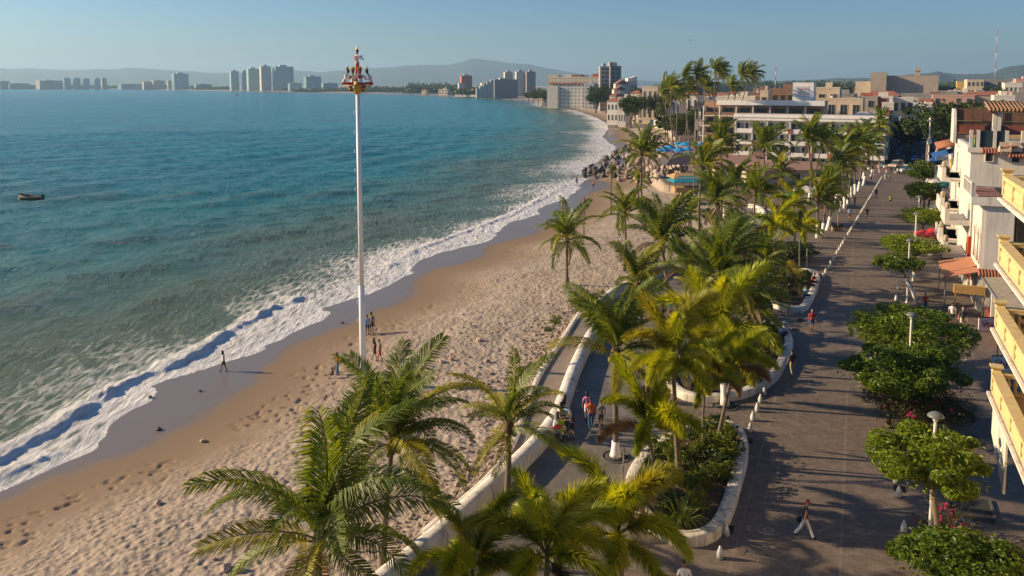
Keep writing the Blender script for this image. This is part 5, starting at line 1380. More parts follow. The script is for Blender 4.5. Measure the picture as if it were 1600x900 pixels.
    MB().add([(XX(1540),-1.25,zr+.30),(XX(1554),-.3,zr-.25),(XX(1556),.2,zr-.25),(XX(1556),3,zr+.5),(XX(1541),3,zr+.6)], [(0,1,2,3,4)]).build('soffit', wht, t3)
    # terrace furniture
    for k, px_ in enumerate((1572, 1590)):
        q = thing('terrace_chair', ['cream armchair behind the glass balustrade', 'cream armchair beside the hanging plant'][k], 'chair', (XD(px_, 76, 200), 76, zp+.02), -R(24), 'terrace armchairs')
        MB().box(-.4, .4, -.4, .4, .25, .5).build('seat', crm, q); MB().box(-.4, .4, .3, .42, .5, 1.1).build('backrest', crm, q)
        MB().box(-.48, -.4, -.4, .4, .2, .75).build('armrest', crm, q); MB().box(.4, .48, -.4, .4, .2, .75).build('armrest', crm, q)
        for sx in (-1, 1):
            for sy in (-1, 1): MB().box(sx*.36-.03, sx*.36+.03, sy*.36-.03, sy*.36+.03, 0, .25).build('leg', M('box_wood', (.45, .27, .09)), q)
    q = thing('terrace_table', 'red topped table between the cream armchairs', 'table', (XD(1581, 76, 200), 76, zp+.02), 0)
    MB().lathe([(.6,.7),(.62,.74),(.6,.76)], 14).build('top', red, q); MB().lathe([(.25,0),(.06,.05),(.05,.7)], 8).build('pedestal', MATS['dark_metal'], q)
terrace_house()
# ---- shop fronts further along, each stepping back along the street
def shop(label, px, D, W, L, H_, wall, feats, seed, hd=27):
    """px,D: near street-side corner; W along x (into block), L length along street"""
    r = random.Random(seed)
    t = thing('shop_house', label, 'shop house', (XD(px, D, 300), D, 0), -R(hd), 'shop houses along the street')
    MB().box(0, W, 0, L, -.5, H_).build('wall', wall, t)
    MB().box(-.15, W+.1, -.1, .15, H_-.001, H_+.6).box(-.15, .2, .151, L, H_-.001, H_+.6).build('parapet', wall, t)
    nf = max(1, int(H_/3.1))
    if 'balc' in feats:
        for f in range(1, nf+1):
            z_ = f*3.3
            if z_ > H_: break
            MB().box(-2.2, -.01, .3, L*.75, z_-.45, z_).build('balcony_slab', wht, t)
            MB().box(-2.2, -1.8, .3, .75, z_, z_+1.1).box(-2.15, -1.95, .75, L*.75, z_, z_+.8).build('balcony_wall', wht, t)
            pp = MB().lathe([(.1,0),(.28,.15),(.2,.35),(.26,.5),(.1,.7)], 8)
            pp.build('stone_urn', bei, t, (-2.0, .52, z_+1.1))
    if 'rail' in feats:
        for f in range(1, nf+1):
            z_ = f*3.3
            if z_ > H_: break
            MB().box(-1.5, -.01, .2, L-.2, z_-.2, z_).build('balcony_slab', wht, t)
            MB().tube([(-1.45, .25, z_+.95), (-1.45, L-.25, z_+.95)], .04, 4).build('rail', MATS['dark_metal'], t)
            for k in range(int(L/.5)): MB().box(-1.47, -1.43, .3+k*.5, .34+k*.5, z_, z_+.95).build('bar', MATS['dark_metal'], t)
    for f in range(nf):
        for k in range(max(1, int(L/3))): window(t, -.02, 1.4+k*3, f*3.3+.9, 1.2, 1.7, -math.pi/2, wht, glz)
        for k in range(max(1, int(W/4))): window(t, 1.8+k*4, -.02, f*3.3+1.1, 1.0, 1.2, 0, wtrim, glz)
    if 'awn' in feats:
        c_ = {'b': M('blue_canvas', (.02, .10, .33), .8), 't': MATS['terracotta_canvas'], 'w': wht, 'g': M('green_canvas', (.03, .22, .16), .8)}[feats.split('awn')[1][0]]
        zz = 11.6 if 'hi' in feats else 3.0
        MB().add([(-2.6,.2,zz-.5),(0,.2,zz+.3),(0,L*.8,zz+.3),(-2.6,L*.8,zz-.5),(-2.6,.2,zz-.58),(0,.2,zz+.22),(0,L*.8,zz+.22),(-2.6,L*.8,zz-.58)], [(0,1,2,3),(7,6,5,4),(0,4,5,1),(2,6,7,3),(3,7,4,0)]).build('awning', c_, t)
    if 'tile' in feats:
        mb = MB(); n = int(L/.35)
        for k in range(n): mb.tube([(-2.2, .1+k*.35, H_*.94), (.05, .1+k*.35, H_*.94+.7)], .18, 6)
        mb.build('tiled_eave', tile, t)
    if 'door' in feats: MB().box(-.12, -.03, .3, 1.2, 1.2, 5.0).box(-.1, 1.2, -.06, -.03, 1.0, 5.2).build('orange_panel', M('orange_paint', (.50, .07, .01), .7), t)
    return t
shop('white shop house with an orange red panel and stone urn balconies', 1519, 77, 10, 7, 9.2, wht, 'balc door', 1, 24)
shop('white corner house with iron railed balconies and a lime green strip', 1507, 85, 10, 8.5, 12.2, wht, 'rail balc', 2, 24)
shop('house with a tiled eave and blue awning on the upper floor', 1493, 95.5, 8, 9, 13.0, crm, 'awnb hi tile', 3, 26)
shop('low pink shop house beside the blue awning house', 1489, 107, 8, 9, 6.5, MATS['pink_stucco'], 'awnw', 4)
shop('ochre shop house halfway along the street', 1486, 118, 8, 10, 7.5, MATS['ochre_stucco'], 'rail awnt', 5)
shop('white shop house with a green awning near the parked cars', 1483, 130, 9, 11, 8.5, wht, 'awng', 6)
shop('cream shop house next to the parked cars', 1481, 144, 9, 12, 7, crm, 'balc', 7)
shop('grey shop house at the street trees', 1479, 159, 9, 13, 7, gry, 'awnw', 8)
shop('red brown shop house under the street trees', 1478, 176, 9, 16, 6, brn, '', 9)
shop('white low house behind the street trees', 1477, 197, 10, 20, 6, wht, 'awnt', 10)
t = thing('lime_banner', 'narrow lime green banner on the corner house', 'banner', (XD(1522, 82, 235), 82, ZD(246, 82)))
MB().box(0, .28, 0, .06, 0, 2.0).build('cloth', M('lime_cloth', (.35,.5,.02), .8), t); MB().tube([(-.05,.03,2.03),(.4,.03,2.03)], .03, 4).build('rod', MATS['dark_metal'], t)
# left side of the street beyond the crossing
def leftshop(label, px, D, L, H_, wall, seed):
    t = thing('shop_house', label, 'shop house', (XD(px, D, 240), D, 0), -R(28), 'shops on the shaded side of the street')
    MB().box(-9, 0, 0, L, -.5, H_).build('wall', wall, t)
    MB().box(0, 1.6, .3, L-.3, 3.0, 3.15).build('awning', M('faded_blue', (.12,.18,.26), .8), t)
    for f in range(max(1, int(H_/3.2))):
        for k in range(int(L/3.5)): window(t, .02, 1.6+k*3.5, f*3.2+.8, 1.4, 1.5, math.pi/2, gry, glz)
for i, (px_, D, L, H_, wl) in enumerate(((1393, 236, 14, 8, gry), (1399, 258, 16, 9, MATS['faded_blue'] if 'faded_blue' in MATS else gry), (1404, 285, 18, 8, crm), (1408, 320, 22, 7, wht))):
    leftshop(['first','second','third','fourth'][i]+' shop beyond the white hotel on the shaded side of the street', px_, D, L, H_, wl, i)
# ================================================================== people
skinm = {'l': M('skin_light', (.46, .25, .16), .6, .08), 'm': M('skin_tan', (.32, .16, .09), .6, .08), 'd': M('skin_brown', (.19, .09, .05), .6, .08)}
CL = {'white': (.72,.70,.68), 'black': (.015,.015,.018), 'red': (.42,.03,.03), 'orange': (.62,.13,.03), 'blue': (.03,.12,.42), 'navy': (.02,.03,.08), 'jeans': (.04,.10,.20), 'pink': (.62,.22,.42), 'grey': (.22,.20,.19), 'khaki': (.34,.26,.15),
      'green': (.05,.22,.10), 'lime': (.42,.60,.02), 'teal': (.02,.28,.40), 'lightblue': (.20,.42,.66), 'brown': (.12,.07,.04), 'cream': (.60,.52,.40), 'darkgrey': (.05,.05,.055), 'yellow': (.62,.48,.05), 'purple': (.22,.05,.25), 'maroon': (.18,.02,.04)}
def cloth(c): return M('cloth_'+c, CL[c], .9, .15, 6, .3, 30)
hairm = {'k': M('black_hair', (.012,.009,.008), .5, .2, 8), 'b': M('brown_hair', (.06,.035,.02), .5, .2, 8), 'w': M('grey_hair', (.45,.43,.40), .6, .2, 8), 'r': M('red_cap_cloth', (.6,.02,.01), .6)}
# joint positions per pose, metres; y = forward (facing -y is away) -> person faces +y
def J(hipz=.93, lean=0.0, sit=False, stride=0.0, arms='down', width=1.0, child=1.0):
    j = {}
    if sit: hipz = .52
    sh = .50; L_up = .44; L_lo = .43
    j['hip'] = Vector((0, 0, hipz)); tz = hipz+.26; j['waist'] = Vector((0, .26*math.sin(lean), hipz+.24))
    j['chest'] = Vector((0, sh*.8*math.sin(lean), hipz+sh*.80*math.cos(lean))); j['neck'] = Vector((0, .56*math.sin(lean), hipz+.55*math.cos(lean))); j['head'] = j['neck']+Vector((0, .05+.08*math.sin(lean), .15))
    for s, n in ((-1, 'l'), (1, 'r')):
        j['sh'+n] = j['chest']+Vector((s*.185*width, 0, .07)); j['hp'+n] = j['hip']+Vector((s*.095*width, 0, -.03))
        if sit:
            j['kn'+n] = j['hp'+n]+Vector((s*.05, .44, .02)); j['an'+n] = j['kn'+n]+Vector((0, .04, -.43)); j['to'+n] = j['an'+n]+Vector((0, .15, -.04))
        else:
            ph = stride*s
            j['kn'+n] = j['hp'+n]+Vector((s*.01, math.sin(ph)*.42+.03, -math.cos(ph)*.42))
            bk = min(0, ph)*1.0 
            j['an'+n] = j['kn'+n]+Vector((0, math.sin(ph+bk*.55)*.42-.02, -math.cos(ph+bk*.55)*.42)); j['to'+n] = j['an'+n]+Vector((0, .16, -.045 if ph >= -.05 else -.07))
        if arms == 'down': e = Vector((s*.07, -.03-.15*math.sin(stride)*s*1.3, -.28)); h = Vector((s*.02, .09-.1*math.sin(stride)*s, -.25))
        elif arms == 'fwd': e = Vector((s*.05, .16, -.22)); h = Vector((-s*.05, .24, .02))
        elif arms == 'knee': e = Vector((s*.06, .12, -.25)); h = Vector((-s*.02, .24, -.06))
        elif arms == 'phone': e = Vector((s*.06, .05, -.26)); h = Vector((-s*.10, .18, .17))
        elif arms == 'flute': e = Vector((s*.14, .13, -.20)); h = Vector((-s*.12, .14, .16)) 
        elif arms == 'carry': e = Vector((s*.07, .05, -.26)); h = Vector((-s*.1, .2, .05))
        j['el'+n] = j['sh'+n]+e; j['ha'+n] = j['el'+n]+h
    return j
def skin_body(j, name='body'):
    order = ['hip','waist','chest','neck','head']
    V = []; Rr = []; E = []
    def v(p, rx, ry=None): V.append(p); Rr.append((rx, ry or rx)); return len(V)-1
    h = v(j['hip'], .13, .105); w_ = v(j['waist'], .125, .09); c = v(j['chest'], .145, .10); n = v(j['neck'], .052); n2 = v(j['neck']+Vector((0,.01,.06)), .052); hd = v(j['head']+Vector((0,0,0)), .078, .09); tp = v(j['head']+Vector((0,-.005,.10)), .066, .078)
    E += [(h,w_),(w_,c),(c,n),(n,n2),(n2,hd),(hd,tp)]
    for s in 'lr':
        a = v(j['sh'+s], .058); b = v(j['el'+s], .040); d = v(j['ha'+s]*.96+j['el'+s]*.04, .026); d2 = v(j['ha'+s]+(j['ha'+s]-j['el'+s]).normalized()*.06, .032, .018)
        E += [(c,a),(a,b),(b,d),(d,d2)]
        a = v(j['hp'+s], .085); m_ = v((j['hp'+s]*.5+j['kn'+s]*.5), .072); b = v(j['kn'+s], .053); mm = v(j['kn'+s]*.65+j['an'+s]*.35, .052); d = v(j['an'+s], .034); e = v(j['to'+s]*.75+j['an'+s]*.25+Vector((0,0,-.03)), .036, .03)
        E += [(h,a),(a,m_),(m_,b),(b,mm),(mm,d),(d,e)]
    me = bpy.data.meshes.new('tmp'); me.from_pydata(V, E, [])
    ob = bpy.data.objects.new('tmp', me); COL.objects.link(ob)
    ob.modifiers.new('s', 'SKIN'); sv = me.skin_vertices[0].data
    for i, r_ in enumerate(Rr): sv[i].radius = r_; sv[i].use_root = (i == 0)
    sb = ob.modifiers.new('b', 'SUBSURF'); sb.levels = sb.render_levels = 1
    dg = bpy.context.evaluated_depsgraph_get(); dg.update()
    out = bpy.data.meshes.new_from_object(ob.evaluated_get(dg)); bpy.data.objects.remove(ob)
    co = np.zeros(len(out.vertices)*3); out.vertices.foreach_get('co', co); co = co.reshape(-1, 3)
    no = np.zeros(len(out.vertices)*3); out.vertices.foreach_get('normal', no); no = no.reshape(-1, 3)
    faces = [tuple(p.vertices) for p in out.polygons]; bpy.data.meshes.remove(out)
    return co, no, faces
def seg_d(p, a, b):
    a = np.array(a); b = np.array(b); d = b-a; t = np.clip(((p-a)@d)/(d@d+1e-9), 0, 1); return np.linalg.norm(p-a-t[:, None]*d, axis=1), t
POSES = {}
def pose(key, **kw):
    j = J(**kw); co, no, fs = skin_body(j)
    bones = [('torso','hip','waist'),('torso','waist','chest'),('torso','chest','neck'),('head','neck','head')]
    for s in 'lr': bones += [('uarm','sh'+s,'el'+s),('farm','el'+s,'ha'+s),('thigh','hp'+s,'kn'+s),('calf','kn'+s,'an'+s),('foot','an'+s,'to'+s)]
    best = np.full(len(co), 9e9); lab = np.empty(len(co), object); tt = np.zeros(len(co))
    for nme, a, b in bones:
        d, t = seg_d(co, j[a], j[b]); 
        if nme == 'torso': d = d-.05
        m_ = d < best; best[m_] = d[m_]; lab[m_] = nme; tt[m_] = t[m_]
    # fingers, thumb, nose, ears added to the body mesh
    ex = MB()
    for s, sg in (('l', -1), ('r', 1)):
        w_ = j['ha'+s]; d = (j['ha'+s]-j['el'+s]).normalized(); side = Vector((0, 1, 0)) if abs(d.z) > .6 else Vector((1, 0, 0)); side = (side-d*side.dot(d)).normalized(); cu = d.cross(side)*(.35*sg)
        for k, ln in enumerate((.058, .07, .075, .068)):
            o = w_+d*.07+side*(.026-k*.017); ex.tube([o, o+d*ln*.5+cu*.01, o+d*ln*.9+cu*.06], [.009, .008, .006], 4)
        o = w_+d*.02+side*.03; ex.tube([o, o+side*.03+d*.03, o+side*.035+d*.06], [.011, .009, .007], 4)
    hd = j['head']; ex.tube([hd+Vector((0,.075,.055)), hd+Vector((0,.102,.02)), hd+Vector((0,.085,.01))], [.008, .014, .008], 4)
    for sg in (-1, 1): ex.tube([hd+Vector((sg*.077,-.005,.0)), hd+Vector((sg*.092,-.012,.045))], [.012, .016], 5)
    ex.tube([hd+Vector((-.025,.083,-.02)), hd+Vector((0,.09,-.022)), hd+Vector((.025,.083,-.02))], [.004,.007,.004], 4)
    POSES[key] = (j, co, no, fs, lab, tt, ex); return POSES[key]
def sub_mesh(key, name, sel, off, mat):
    j, co, no, fs, lab, tt, ex = POSES[key]
    keep = [f for f in fs if sum(sel[list(f)]) >= len(f)-.5]
    used = sorted({i for f in keep for i in f}); mp = {i: k for k, i in enumerate(used)}
    mb = MB(); mb.add([co[i]+no[i]*off for i in used], [tuple(mp[i] for i in f) for f in keep], 0, True)
    return mb.mesh(name, mat)
MC = {}
def parts(key, top, bottom, sleeves, legs, skin):
    """meshes shared by people of the same pose"""
    j, co, no, fs, lab, tt, ex = POSES[key]
    out = {}
    k = (key, 'body')
    if k not in MC:
        mb = MB(); mb.add([tuple(c) for c in co], fs, 0, True); mb.add(ex.v, ex.f, 0, True); MC[k] = mb.mesh('body', skinm['m'])
    out['body'] = (MC[k], skinm[skin])
    def s_sel(): 
        s = (lab == 'torso')
        if sleeves == 'short': s = s | ((lab == 'uarm') & (tt < .75))
        elif sleeves == 'long': s = s | (lab == 'uarm') | ((lab == 'farm') & (tt < .95))
        elif sleeves == 'none': s = s | ((lab == 'uarm') & (tt < .12))
        return s & (co[:, 2] < j['neck'].z+.03)
    def l_sel():
        s = (lab == 'thigh') | ((lab == 'torso') & (co[:, 2] < j['hip'].z+.08))
        if legs == 'long': s = s | ((lab == 'calf') & (tt < .97))
        elif legs == 'short': s = (s & ~((lab == 'thigh') & (tt > .95)))
        return s
    if top:
        k = (key, 'top', sleeves)
        if k not in MC: MC[k] = sub_mesh(key, 'shirt', s_sel(), .016, cloth('white'))
        out['shirt'] = (MC[k], cloth(top))
    if bottom:
        k = (key, 'bot', legs)
        if k not in MC: MC[k] = sub_mesh(key, 'trousers', l_sel(), .012 if legs != 'long' else .016, cloth('jeans'))
        out['trousers' if legs == 'long' else 'shorts'] = (MC[k], cloth(bottom))
    for sd_, msk in ((0, co[:, 0] < 0), (1, co[:, 0] >= 0)):
        k = (key, 'shoe', sd_)
        if k not in MC: MC[k] = sub_mesh(key, 'shoe', ((lab == 'foot') | ((lab == 'calf') & (tt > .96))) & msk, .014, cloth('black'))
        out['shoe', sd_] = (MC[k], cloth('black'))
    return out
def hair_mesh(j, kind):
    mb = MB(); hd = j['head']; n = 10
    V = []; 
    prof = [(.004, .182), (.05, .172), (.080, .135), (.092, .09), (.092, .05)]
    if kind == 'long': prof += [(.098, -.02), (.10, -.12), (.075, -.22)]
    fs = []
    for r_, z_ in prof:
        for k in range(n):
            a = math.pi*(.16+1.68*k/(n-1)) + math.pi/2 if z_ < .12 else 2*math.pi*k/n
            if z_ < .12: a = math.pi/2+math.pi*.22+ (2*math.pi-math.pi*.44)*k/(n-1)
            V.append(hd+Vector((r_*math.cos(a), r_*math.sin(a)*1.08-.006, z_)))
    for i in range(len(prof)-1):
        for k in range(n-1): fs.append((i*n+k, i*n+k+1, (i+1)*n+k+1, (i+1)*n+k))
    mb.add(V, fs, 0, True)
    return mb
pose('stand', stride=.10); pose('walk', stride=.42, lean=.06); pose('stroll', stride=.24, lean=.03); pose('sit', sit=True, lean=.22, arms='knee'); pose('sitphone', sit=True, lean=.15, arms='phone')
pose('fwd', stride=.12, lean=.12, arms='fwd'); pose('phone', stride=.08, arms='phone'); pose('flute', stride=.06, lean=-.05, arms='flute'); pose('sitbent', sit=True, lean=.42, arms='flute'); pose('jog', stride=.6, lean=.14, arms='carry')
DRK = {}
def person(label, loc, rz, key='stand', top='white', bottom='jeans', sleeves='short', legs='long', skin='m', hair='k', long=False, s=1.0, group='people on the promenade', shoes='black', hat=None):
    t = thing('person', label, 'person', loc, rz, group); t.scale = (s,)*3
    pr = parts(key, top, bottom, sleeves, legs, skin)
    for n_, (me, mt) in pr.items():
        o = inst(n_ if isinstance(n_, str) else 'shoe', me, t)
        if not isinstance(n_, str): mt = cloth(shoes)
        o.material_slots[0].link = 'OBJECT'; o.material_slots[0].material = mt
    j = POSES[key][0]; k = (key, 'hair', long)
    if k not in MC: MC[k] = hair_mesh(j, 'long' if long else 'short').mesh('hair', hairm['k'])
    o = inst('hair', MC[k], t); o.material_slots[0].link = 'OBJECT'; o.material_slots[0].material = hairm[hair]
    if hat:
        hd = j['head']; MB().lathe([(.17,.10),(.165,.115),(.10,.12),(.095,.19),(.05,.21),(.005,.212)], 12, hd.x, hd.y-.01).xform(Matrix.Translation((0, 0, hd.z))).build('hat', cloth(hat), t)
    return t
def ground(px, py, z=0): p = P(px, py, z); return (p.x, p.y, z)
RT = R(-90); LF = R(90); AW = 0.0; TO = math.pi       # facing right, left, away, towards the camera
walker = person('woman in white trousers and a red visor striding across the paving', ground(1257, 842), R(-95), 'walk', 'darkgrey', 'white', 'none', 'long', 'm', 'k')
jw = POSES['walk'][0]; hd = jw['head']
MB().lathe([(.094,.055),(.098,.06),(.097,.105),(.092,.11)], 12, hd.x, hd.y).add([(-.08,.06,.06),(.08,.06,.06),(.07,.17,.05),(0,.20,.045),(-.07,.17,.05)], [(0,1,2,3,4),(4,3,2,1,0)]).xform(Matrix.Translation((0, 0, hd.z-.0))).build('visor', hairm['r'], walker)
bg_ = thing('handbag', 'black handbag hanging at the hip of the woman in white trousers', 'bag', ground(1250, 838), 0)
bg_.location.z = .78
MB().lathe([(.02,-.17),(.13,-.13),(.19,0),(.15,.11),(.03,.14)], 12).build('bag', cloth('black'), bg_); bg_.scale = (1, .6, 1)
MB().tube([(-.1,0,.1),(-.02,.02,.5),(.05,.1,.62),(.1,0,.1)], .012, 4).build('strap', cloth('black'), bg_)
Q = [
 ('woman in a pink top and shorts walking away by the sea wall', 917, 655, 0, .1, 'stroll','pink','white','short','short','m','k',True,.95),
 ('man in an orange shirt and jeans walking away', 923, 670, 0, .1, 'stroll','orange','jeans','short','long','d','k',False,1.03),
 ('woman in a grey top walking beside the man in orange', 939, 668, 0, .15, 'stroll','grey','black','short','short','m','k',False,.9),
 ('man in a black shirt bending over the pushchair', 894, 685, 0, 1.75, 'fwd','darkgrey','black','short','short','l','b',False,1.0),
 ('three people strolling away under the palms, man in navy on the left', 1036, 500, 0, .2, 'stroll','navy','black','short','long','d','k',False,1.0),
 ('man in a blue shirt and maroon shorts walking away in the thicket', 1048, 501, 0, .2, 'stroll','teal','maroon','short','short','d','k',False,1.05),
 ('woman in a brown patterned top beside the man in blue', 1058, 502, 0, .2, 'stroll','brown','black','short','long','m','k',True,.97),
 ('man in a dark blue jacket standing at the wall of the middle planter', 1080, 620, 0, 1.4, 'phone','navy','black','long','long','m','k',False,1.0),
 ('dark clothed man behind the bin bags on the left', 1016, 583, 0, .3, 'stand','black','darkgrey','short','long','m','k',False,1.0),
 ('dark clothed person behind the bin bags on the right', 1031, 583, 0, -.2, 'stand','darkgrey','black','short','long','m','k',False,1.0),
 ('man in a dark shirt and khaki trousers walking past the seated couple', 1237, 587, 0, .25, 'stroll','darkgrey','khaki','short','long','m','k',False,1.02),
 ('woman in a red top and denim skirt walking towards the camera', 1268, 517, 0, 3.0, 'stroll','red','jeans','short','short','m','w',False,1.0),
 ('man in a white shirt and shorts walking beside the man in grey', 1487, 507, 0, 2.6, 'stroll','white','darkgrey','short','short','m','k',False,1.05),
 ('man in a dark grey shirt and light trousers near the red base wall', 1503, 516, 0, 2.9, 'stroll','darkgrey','cream','short','long','l','w',False,1.08),
 ('person in a red shirt behind the broad clipped tree', 1445, 487, 0, 0, 'stand','red','jeans','short','long','m','k',False,.95),
 ('jogger in a lime yellow shirt in the middle of the street', 1391, 321, 0, 3.1, 'jog','lime','black','short','short','m','k',False,1.0),
 ('cyclist in a dark top by the bollard line', 1354, 343, 0, 2.9, 'jog','black','darkgrey','short','short','d','k',False,1.05),
 ('man in a light blue shirt left of the bollard line', 1327, 343, 0, 3.0, 'stroll','lightblue','brown','short','short','m','k',False,1.0),
 ('person in dark clothes near the far end of the bollards', 1369, 309, 0, .3, 'stroll','darkgrey','black','short','long','m','k',False,1.0),
 ('man in dark clothes beside the white palm feet', 1335, 322, 0, 3.1, 'stroll','navy','navy','short','long','m','k',False,1.0),
 ('man standing against the third white palm foot', 1294, 333, 0, 0, 'stand','black','darkgrey','short','long','m','k',False,1.0),
 ('person in a white shirt walking into the shade of the fourth tree', 1438, 320, 0, 0, 'stroll','white','navy','short','long','m','k',False,1.0),
 ('person in dark clothes right of the person in white under the tree', 1451, 325, 0, 0, 'stand','navy','black','short','long','m','k',False,1.0),
 ('shopkeeper in dark clothes in front of the urn balconies', 1482, 331, 0, 1.4, 'stand','darkgrey','black','short','long','m','k',False,1.0),
 ('man in a grey shirt at the terracotta awning', 1503, 423, 0, 1.3, 'stand','grey','darkgrey','short','long','m','k',False,1.0),
 ('woman with a hat at the crossing, white top', 1383, 284, 0, 0, 'stroll','white','cream','short','short','m','k',False,1.0),
 ('child in a red shirt at the crossing', 1390, 284, 0, 0, 'stroll','white','red','short','short','m','k',False,.9),
 ('man in a white shirt left of the crossing carrying something', 1361, 283, 0, .4, 'fwd','white','black','short','long','m','k',False,1.05),
 ('woman in pink walking by the upper sea wall', 1176, 352, 0, .4, 'stroll','pink','white','short','long','m','k',True,1.0),
]
for q in Q: person(q[0], ground(q[1], q[2], q[3]), q[4], q[5], q[6], q[7], q[8], q[9], q[10], q[11], q[12], q[13])
cols = ['white','blue','red','navy','grey','pink','black','teal','lightblue','orange']
rc = random.Random(8)
crowd = [(1364,270,'navy'),(1369,268,'red'),(1374,271,'grey'),(1378,266,'lightblue'),(1381,269,'white'),(1385,272,'red'),(1372,264,'orange'),(1392,272,'navy'),(1399,274,'black'),(1404,273,'darkgrey'),(1366,278,'purple'),(1375,262,'teal'),(1406,270,'navy'),(1356,272,'white')]
for i, (x, y, c_) in enumerate(crowd):
    person('person in a '+c_+' top in the crowd at the crossing', ground(x, y), rc.uniform(0, 6.28), 'stroll', c_, rc.choice(('jeans','black','khaki','white')), 'short', rc.choice(('long','short')), 'm', 'k', rc.random() < .4, rc.uniform(.92, 1.05), group='crowd at the crossing')
# seated people: wall height .78 -> hips at .52 in pose, so lift
def seated(label, px, py, ztop, rz, **kw):
    p = P(px, py, ztop); z = ztop-.44
    return person(label, (p.x, p.y, z), rz, **kw)
SG = 'people sitting on the walls'
seated('long haired woman in a black top and jeans sitting on the sea wall', 879, 640, .78, R(-110), key='sitphone', top='black', bottom='lightblue', hair='k', long=True, skin='l', group=SG)
seated('long haired woman in white bending beside the one in black on the sea wall', 872, 652, .78, R(-100), key='sit', top='white', bottom='jeans', hair='k', long=True, skin='m', group=SG)
seated('woman in a white and red top sitting at the lower end of the seated group', 866, 668, .78, R(-95), key='sit', top='white', bottom='red', legs='short', hair='b', long=True, skin='l', group=SG)
seated('person in grey leaning forward between the seated women', 871, 661, .72, R(-80), key='sit', top='grey', bottom='darkgrey', hair='k', skin='m', group=SG)
seated('man in a grey shirt sitting at the top of the ramp wall', 911, 477, .55, R(175), key='sit', top='grey', bottom='black', hair='k', skin='m', group=SG)
seated('man in a light blue shirt sitting on the corner of the third planter', 1257, 462, .5, R(-80), key='sitphone', top='lightblue', bottom='black', hair='k', skin='m', group=SG)
seated('man in a dark red shirt sitting above the man in light blue', 1266, 446, .5, R(-85), key='sit', top='maroon', bottom='darkgrey', hair='w', skin='m', group=SG)
seated('woman in a red coat sitting on the third planter by the bollard', 1270, 441, .5, R(-90), key='sit', top='red', bottom='black', hair='k', skin='m', group=SG)
seated('person in brown sitting on the middle planter with folded legs', 1210, 545, .5, R(-75), key='sit', top='brown', bottom='khaki', hair='k', skin='m', group=SG)
seated('person in a red top sitting close to the one in brown', 1214, 540, .5, R(-75), key='sit', top='maroon', bottom='grey', hair='k', skin='d', group=SG)
seated('person in white with a white hat on the middle planter', 1222, 521, .5, R(-80), key='sit', top='white', bottom='black', hair='w', skin='m', hat='white', group=SG)
seated('person in light blue beside the one with the white hat', 1218, 524, .5, R(-80), key='sitphone', top='lightblue', bottom='black', hair='k', skin='m', group=SG)
seated('man in black sitting on the street side of the big planter', 1147, 692, .5, R(-90), key='sitphone', top='black', bottom='navy', hair='k', skin='m', group=SG)
seated('bare armed woman sitting with her back turned on the near side of the big planter', 1004, 806, .5, R(170), key='sit', top=None, bottom='black', hair='b', long=True, skin='l', group=SG)
seated('person in a white and red top sitting by the far ramp wall', 1168, 366, .7, R(100), key='sit', top='white', bottom='white', hair='k', skin='m', group=SG)
# foreground heads at the bottom edge
person('person in a white shirt cut off by the bottom edge', ground(1068, 945), 0, 'stroll', 'white', 'jeans', group='people at the bottom edge')
person('dark haired person at the bottom edge, left of a pair', ground(1144, 985), 0, 'stroll', 'black', 'jeans', group='people at the bottom edge', skin='d')
person('dark haired person at the bottom edge, right of a pair', ground(1164, 990), 0, 'stroll', 'darkgrey', 'jeans', group='people at the bottom edge', skin='d')
person('dark head at the bottom edge in the middle of the paving', ground(1221, 990), 0, 'stroll', 'navy', 'jeans', group='people at the bottom edge', skin='d')
# beach
def zs_at(x, y):
    i = np.argmin((GX-x)**2+(GY-y)**2); return float(zg.ravel()[i])
def bground(px, py):
    z = -1.6
    for _ in range(3): p = P(px, py, z); z = zs_at(p.x, p.y)
    return (p.x, p.y, z)
BG = 'people on the beach'
for q in [('slim woman in a white top walking alone on the wet sand', 350, 580, R(120), 'stroll','white','black','none','short','d','k',True,.95),
          ('woman in a red and white striped top on the dry sand', 528, 586, R(100), 'phone','red','jeans','short','long','m','k',True,1.0),
          ('man in a grey vest standing right of the pole', 581, 521, R(160), 'stand','grey','black','none','short','d','k',False,1.12),
          ('person in blue half hidden by the pole', 574, 523, R(200), 'stand','lightblue','navy','short','short','m','k',False,1.02),
          ('woman in a black bikini top walking just above the front palm', 586, 563, R(90), 'stroll','black','black','none','short','m','k',True,1.0),
          ('bare backed man beside the woman in black', 594, 566, R(90), 'stroll',None,'red','none','short','m','k',False,1.02),
          ('child crouching at the feet of the woman in stripes', 521, 591, R(100), 'sit','black','navy','short','short','d','k',False,.62),
          ('small child beside the man in the grey vest', 586, 524, R(200), 'stand','white','white','short','short','m','k',False,.55),
          ('dark figure wading in the surf by the groyne', 901, 290, R(150), 'stand','navy','black','none','short','d','k',False,1.1),
          ('figure in shorts standing where the wet sand meets the groyne', 927, 295, R(150), 'stand',None,'navy','none','short','m','k',False,1.1),
          ('far walker in dark clothes on the second beach', 962, 178, R(90), 'stroll','navy','black','short','long','m','k',False,1.1),
          ('far figure in red on the second beach', 953, 186, R(90), 'stroll','red','white','short','short','m','k',False,1.1),
          ('far figure standing in the shallow water beyond the groyne', 953, 213, R(90), 'stand','white','white','short','short','l','k',False,1.1),
          ('far walker near the long garden wall', 1016, 200, R(90), 'stroll','darkgrey','black','short','long','m','k',False,1.1)]:
    person(q[0], bground(q[1], q[2]), q[3], q[4], q[5], q[6], q[7], q[8], q[9], q[10], q[11], q[12], group=BG)
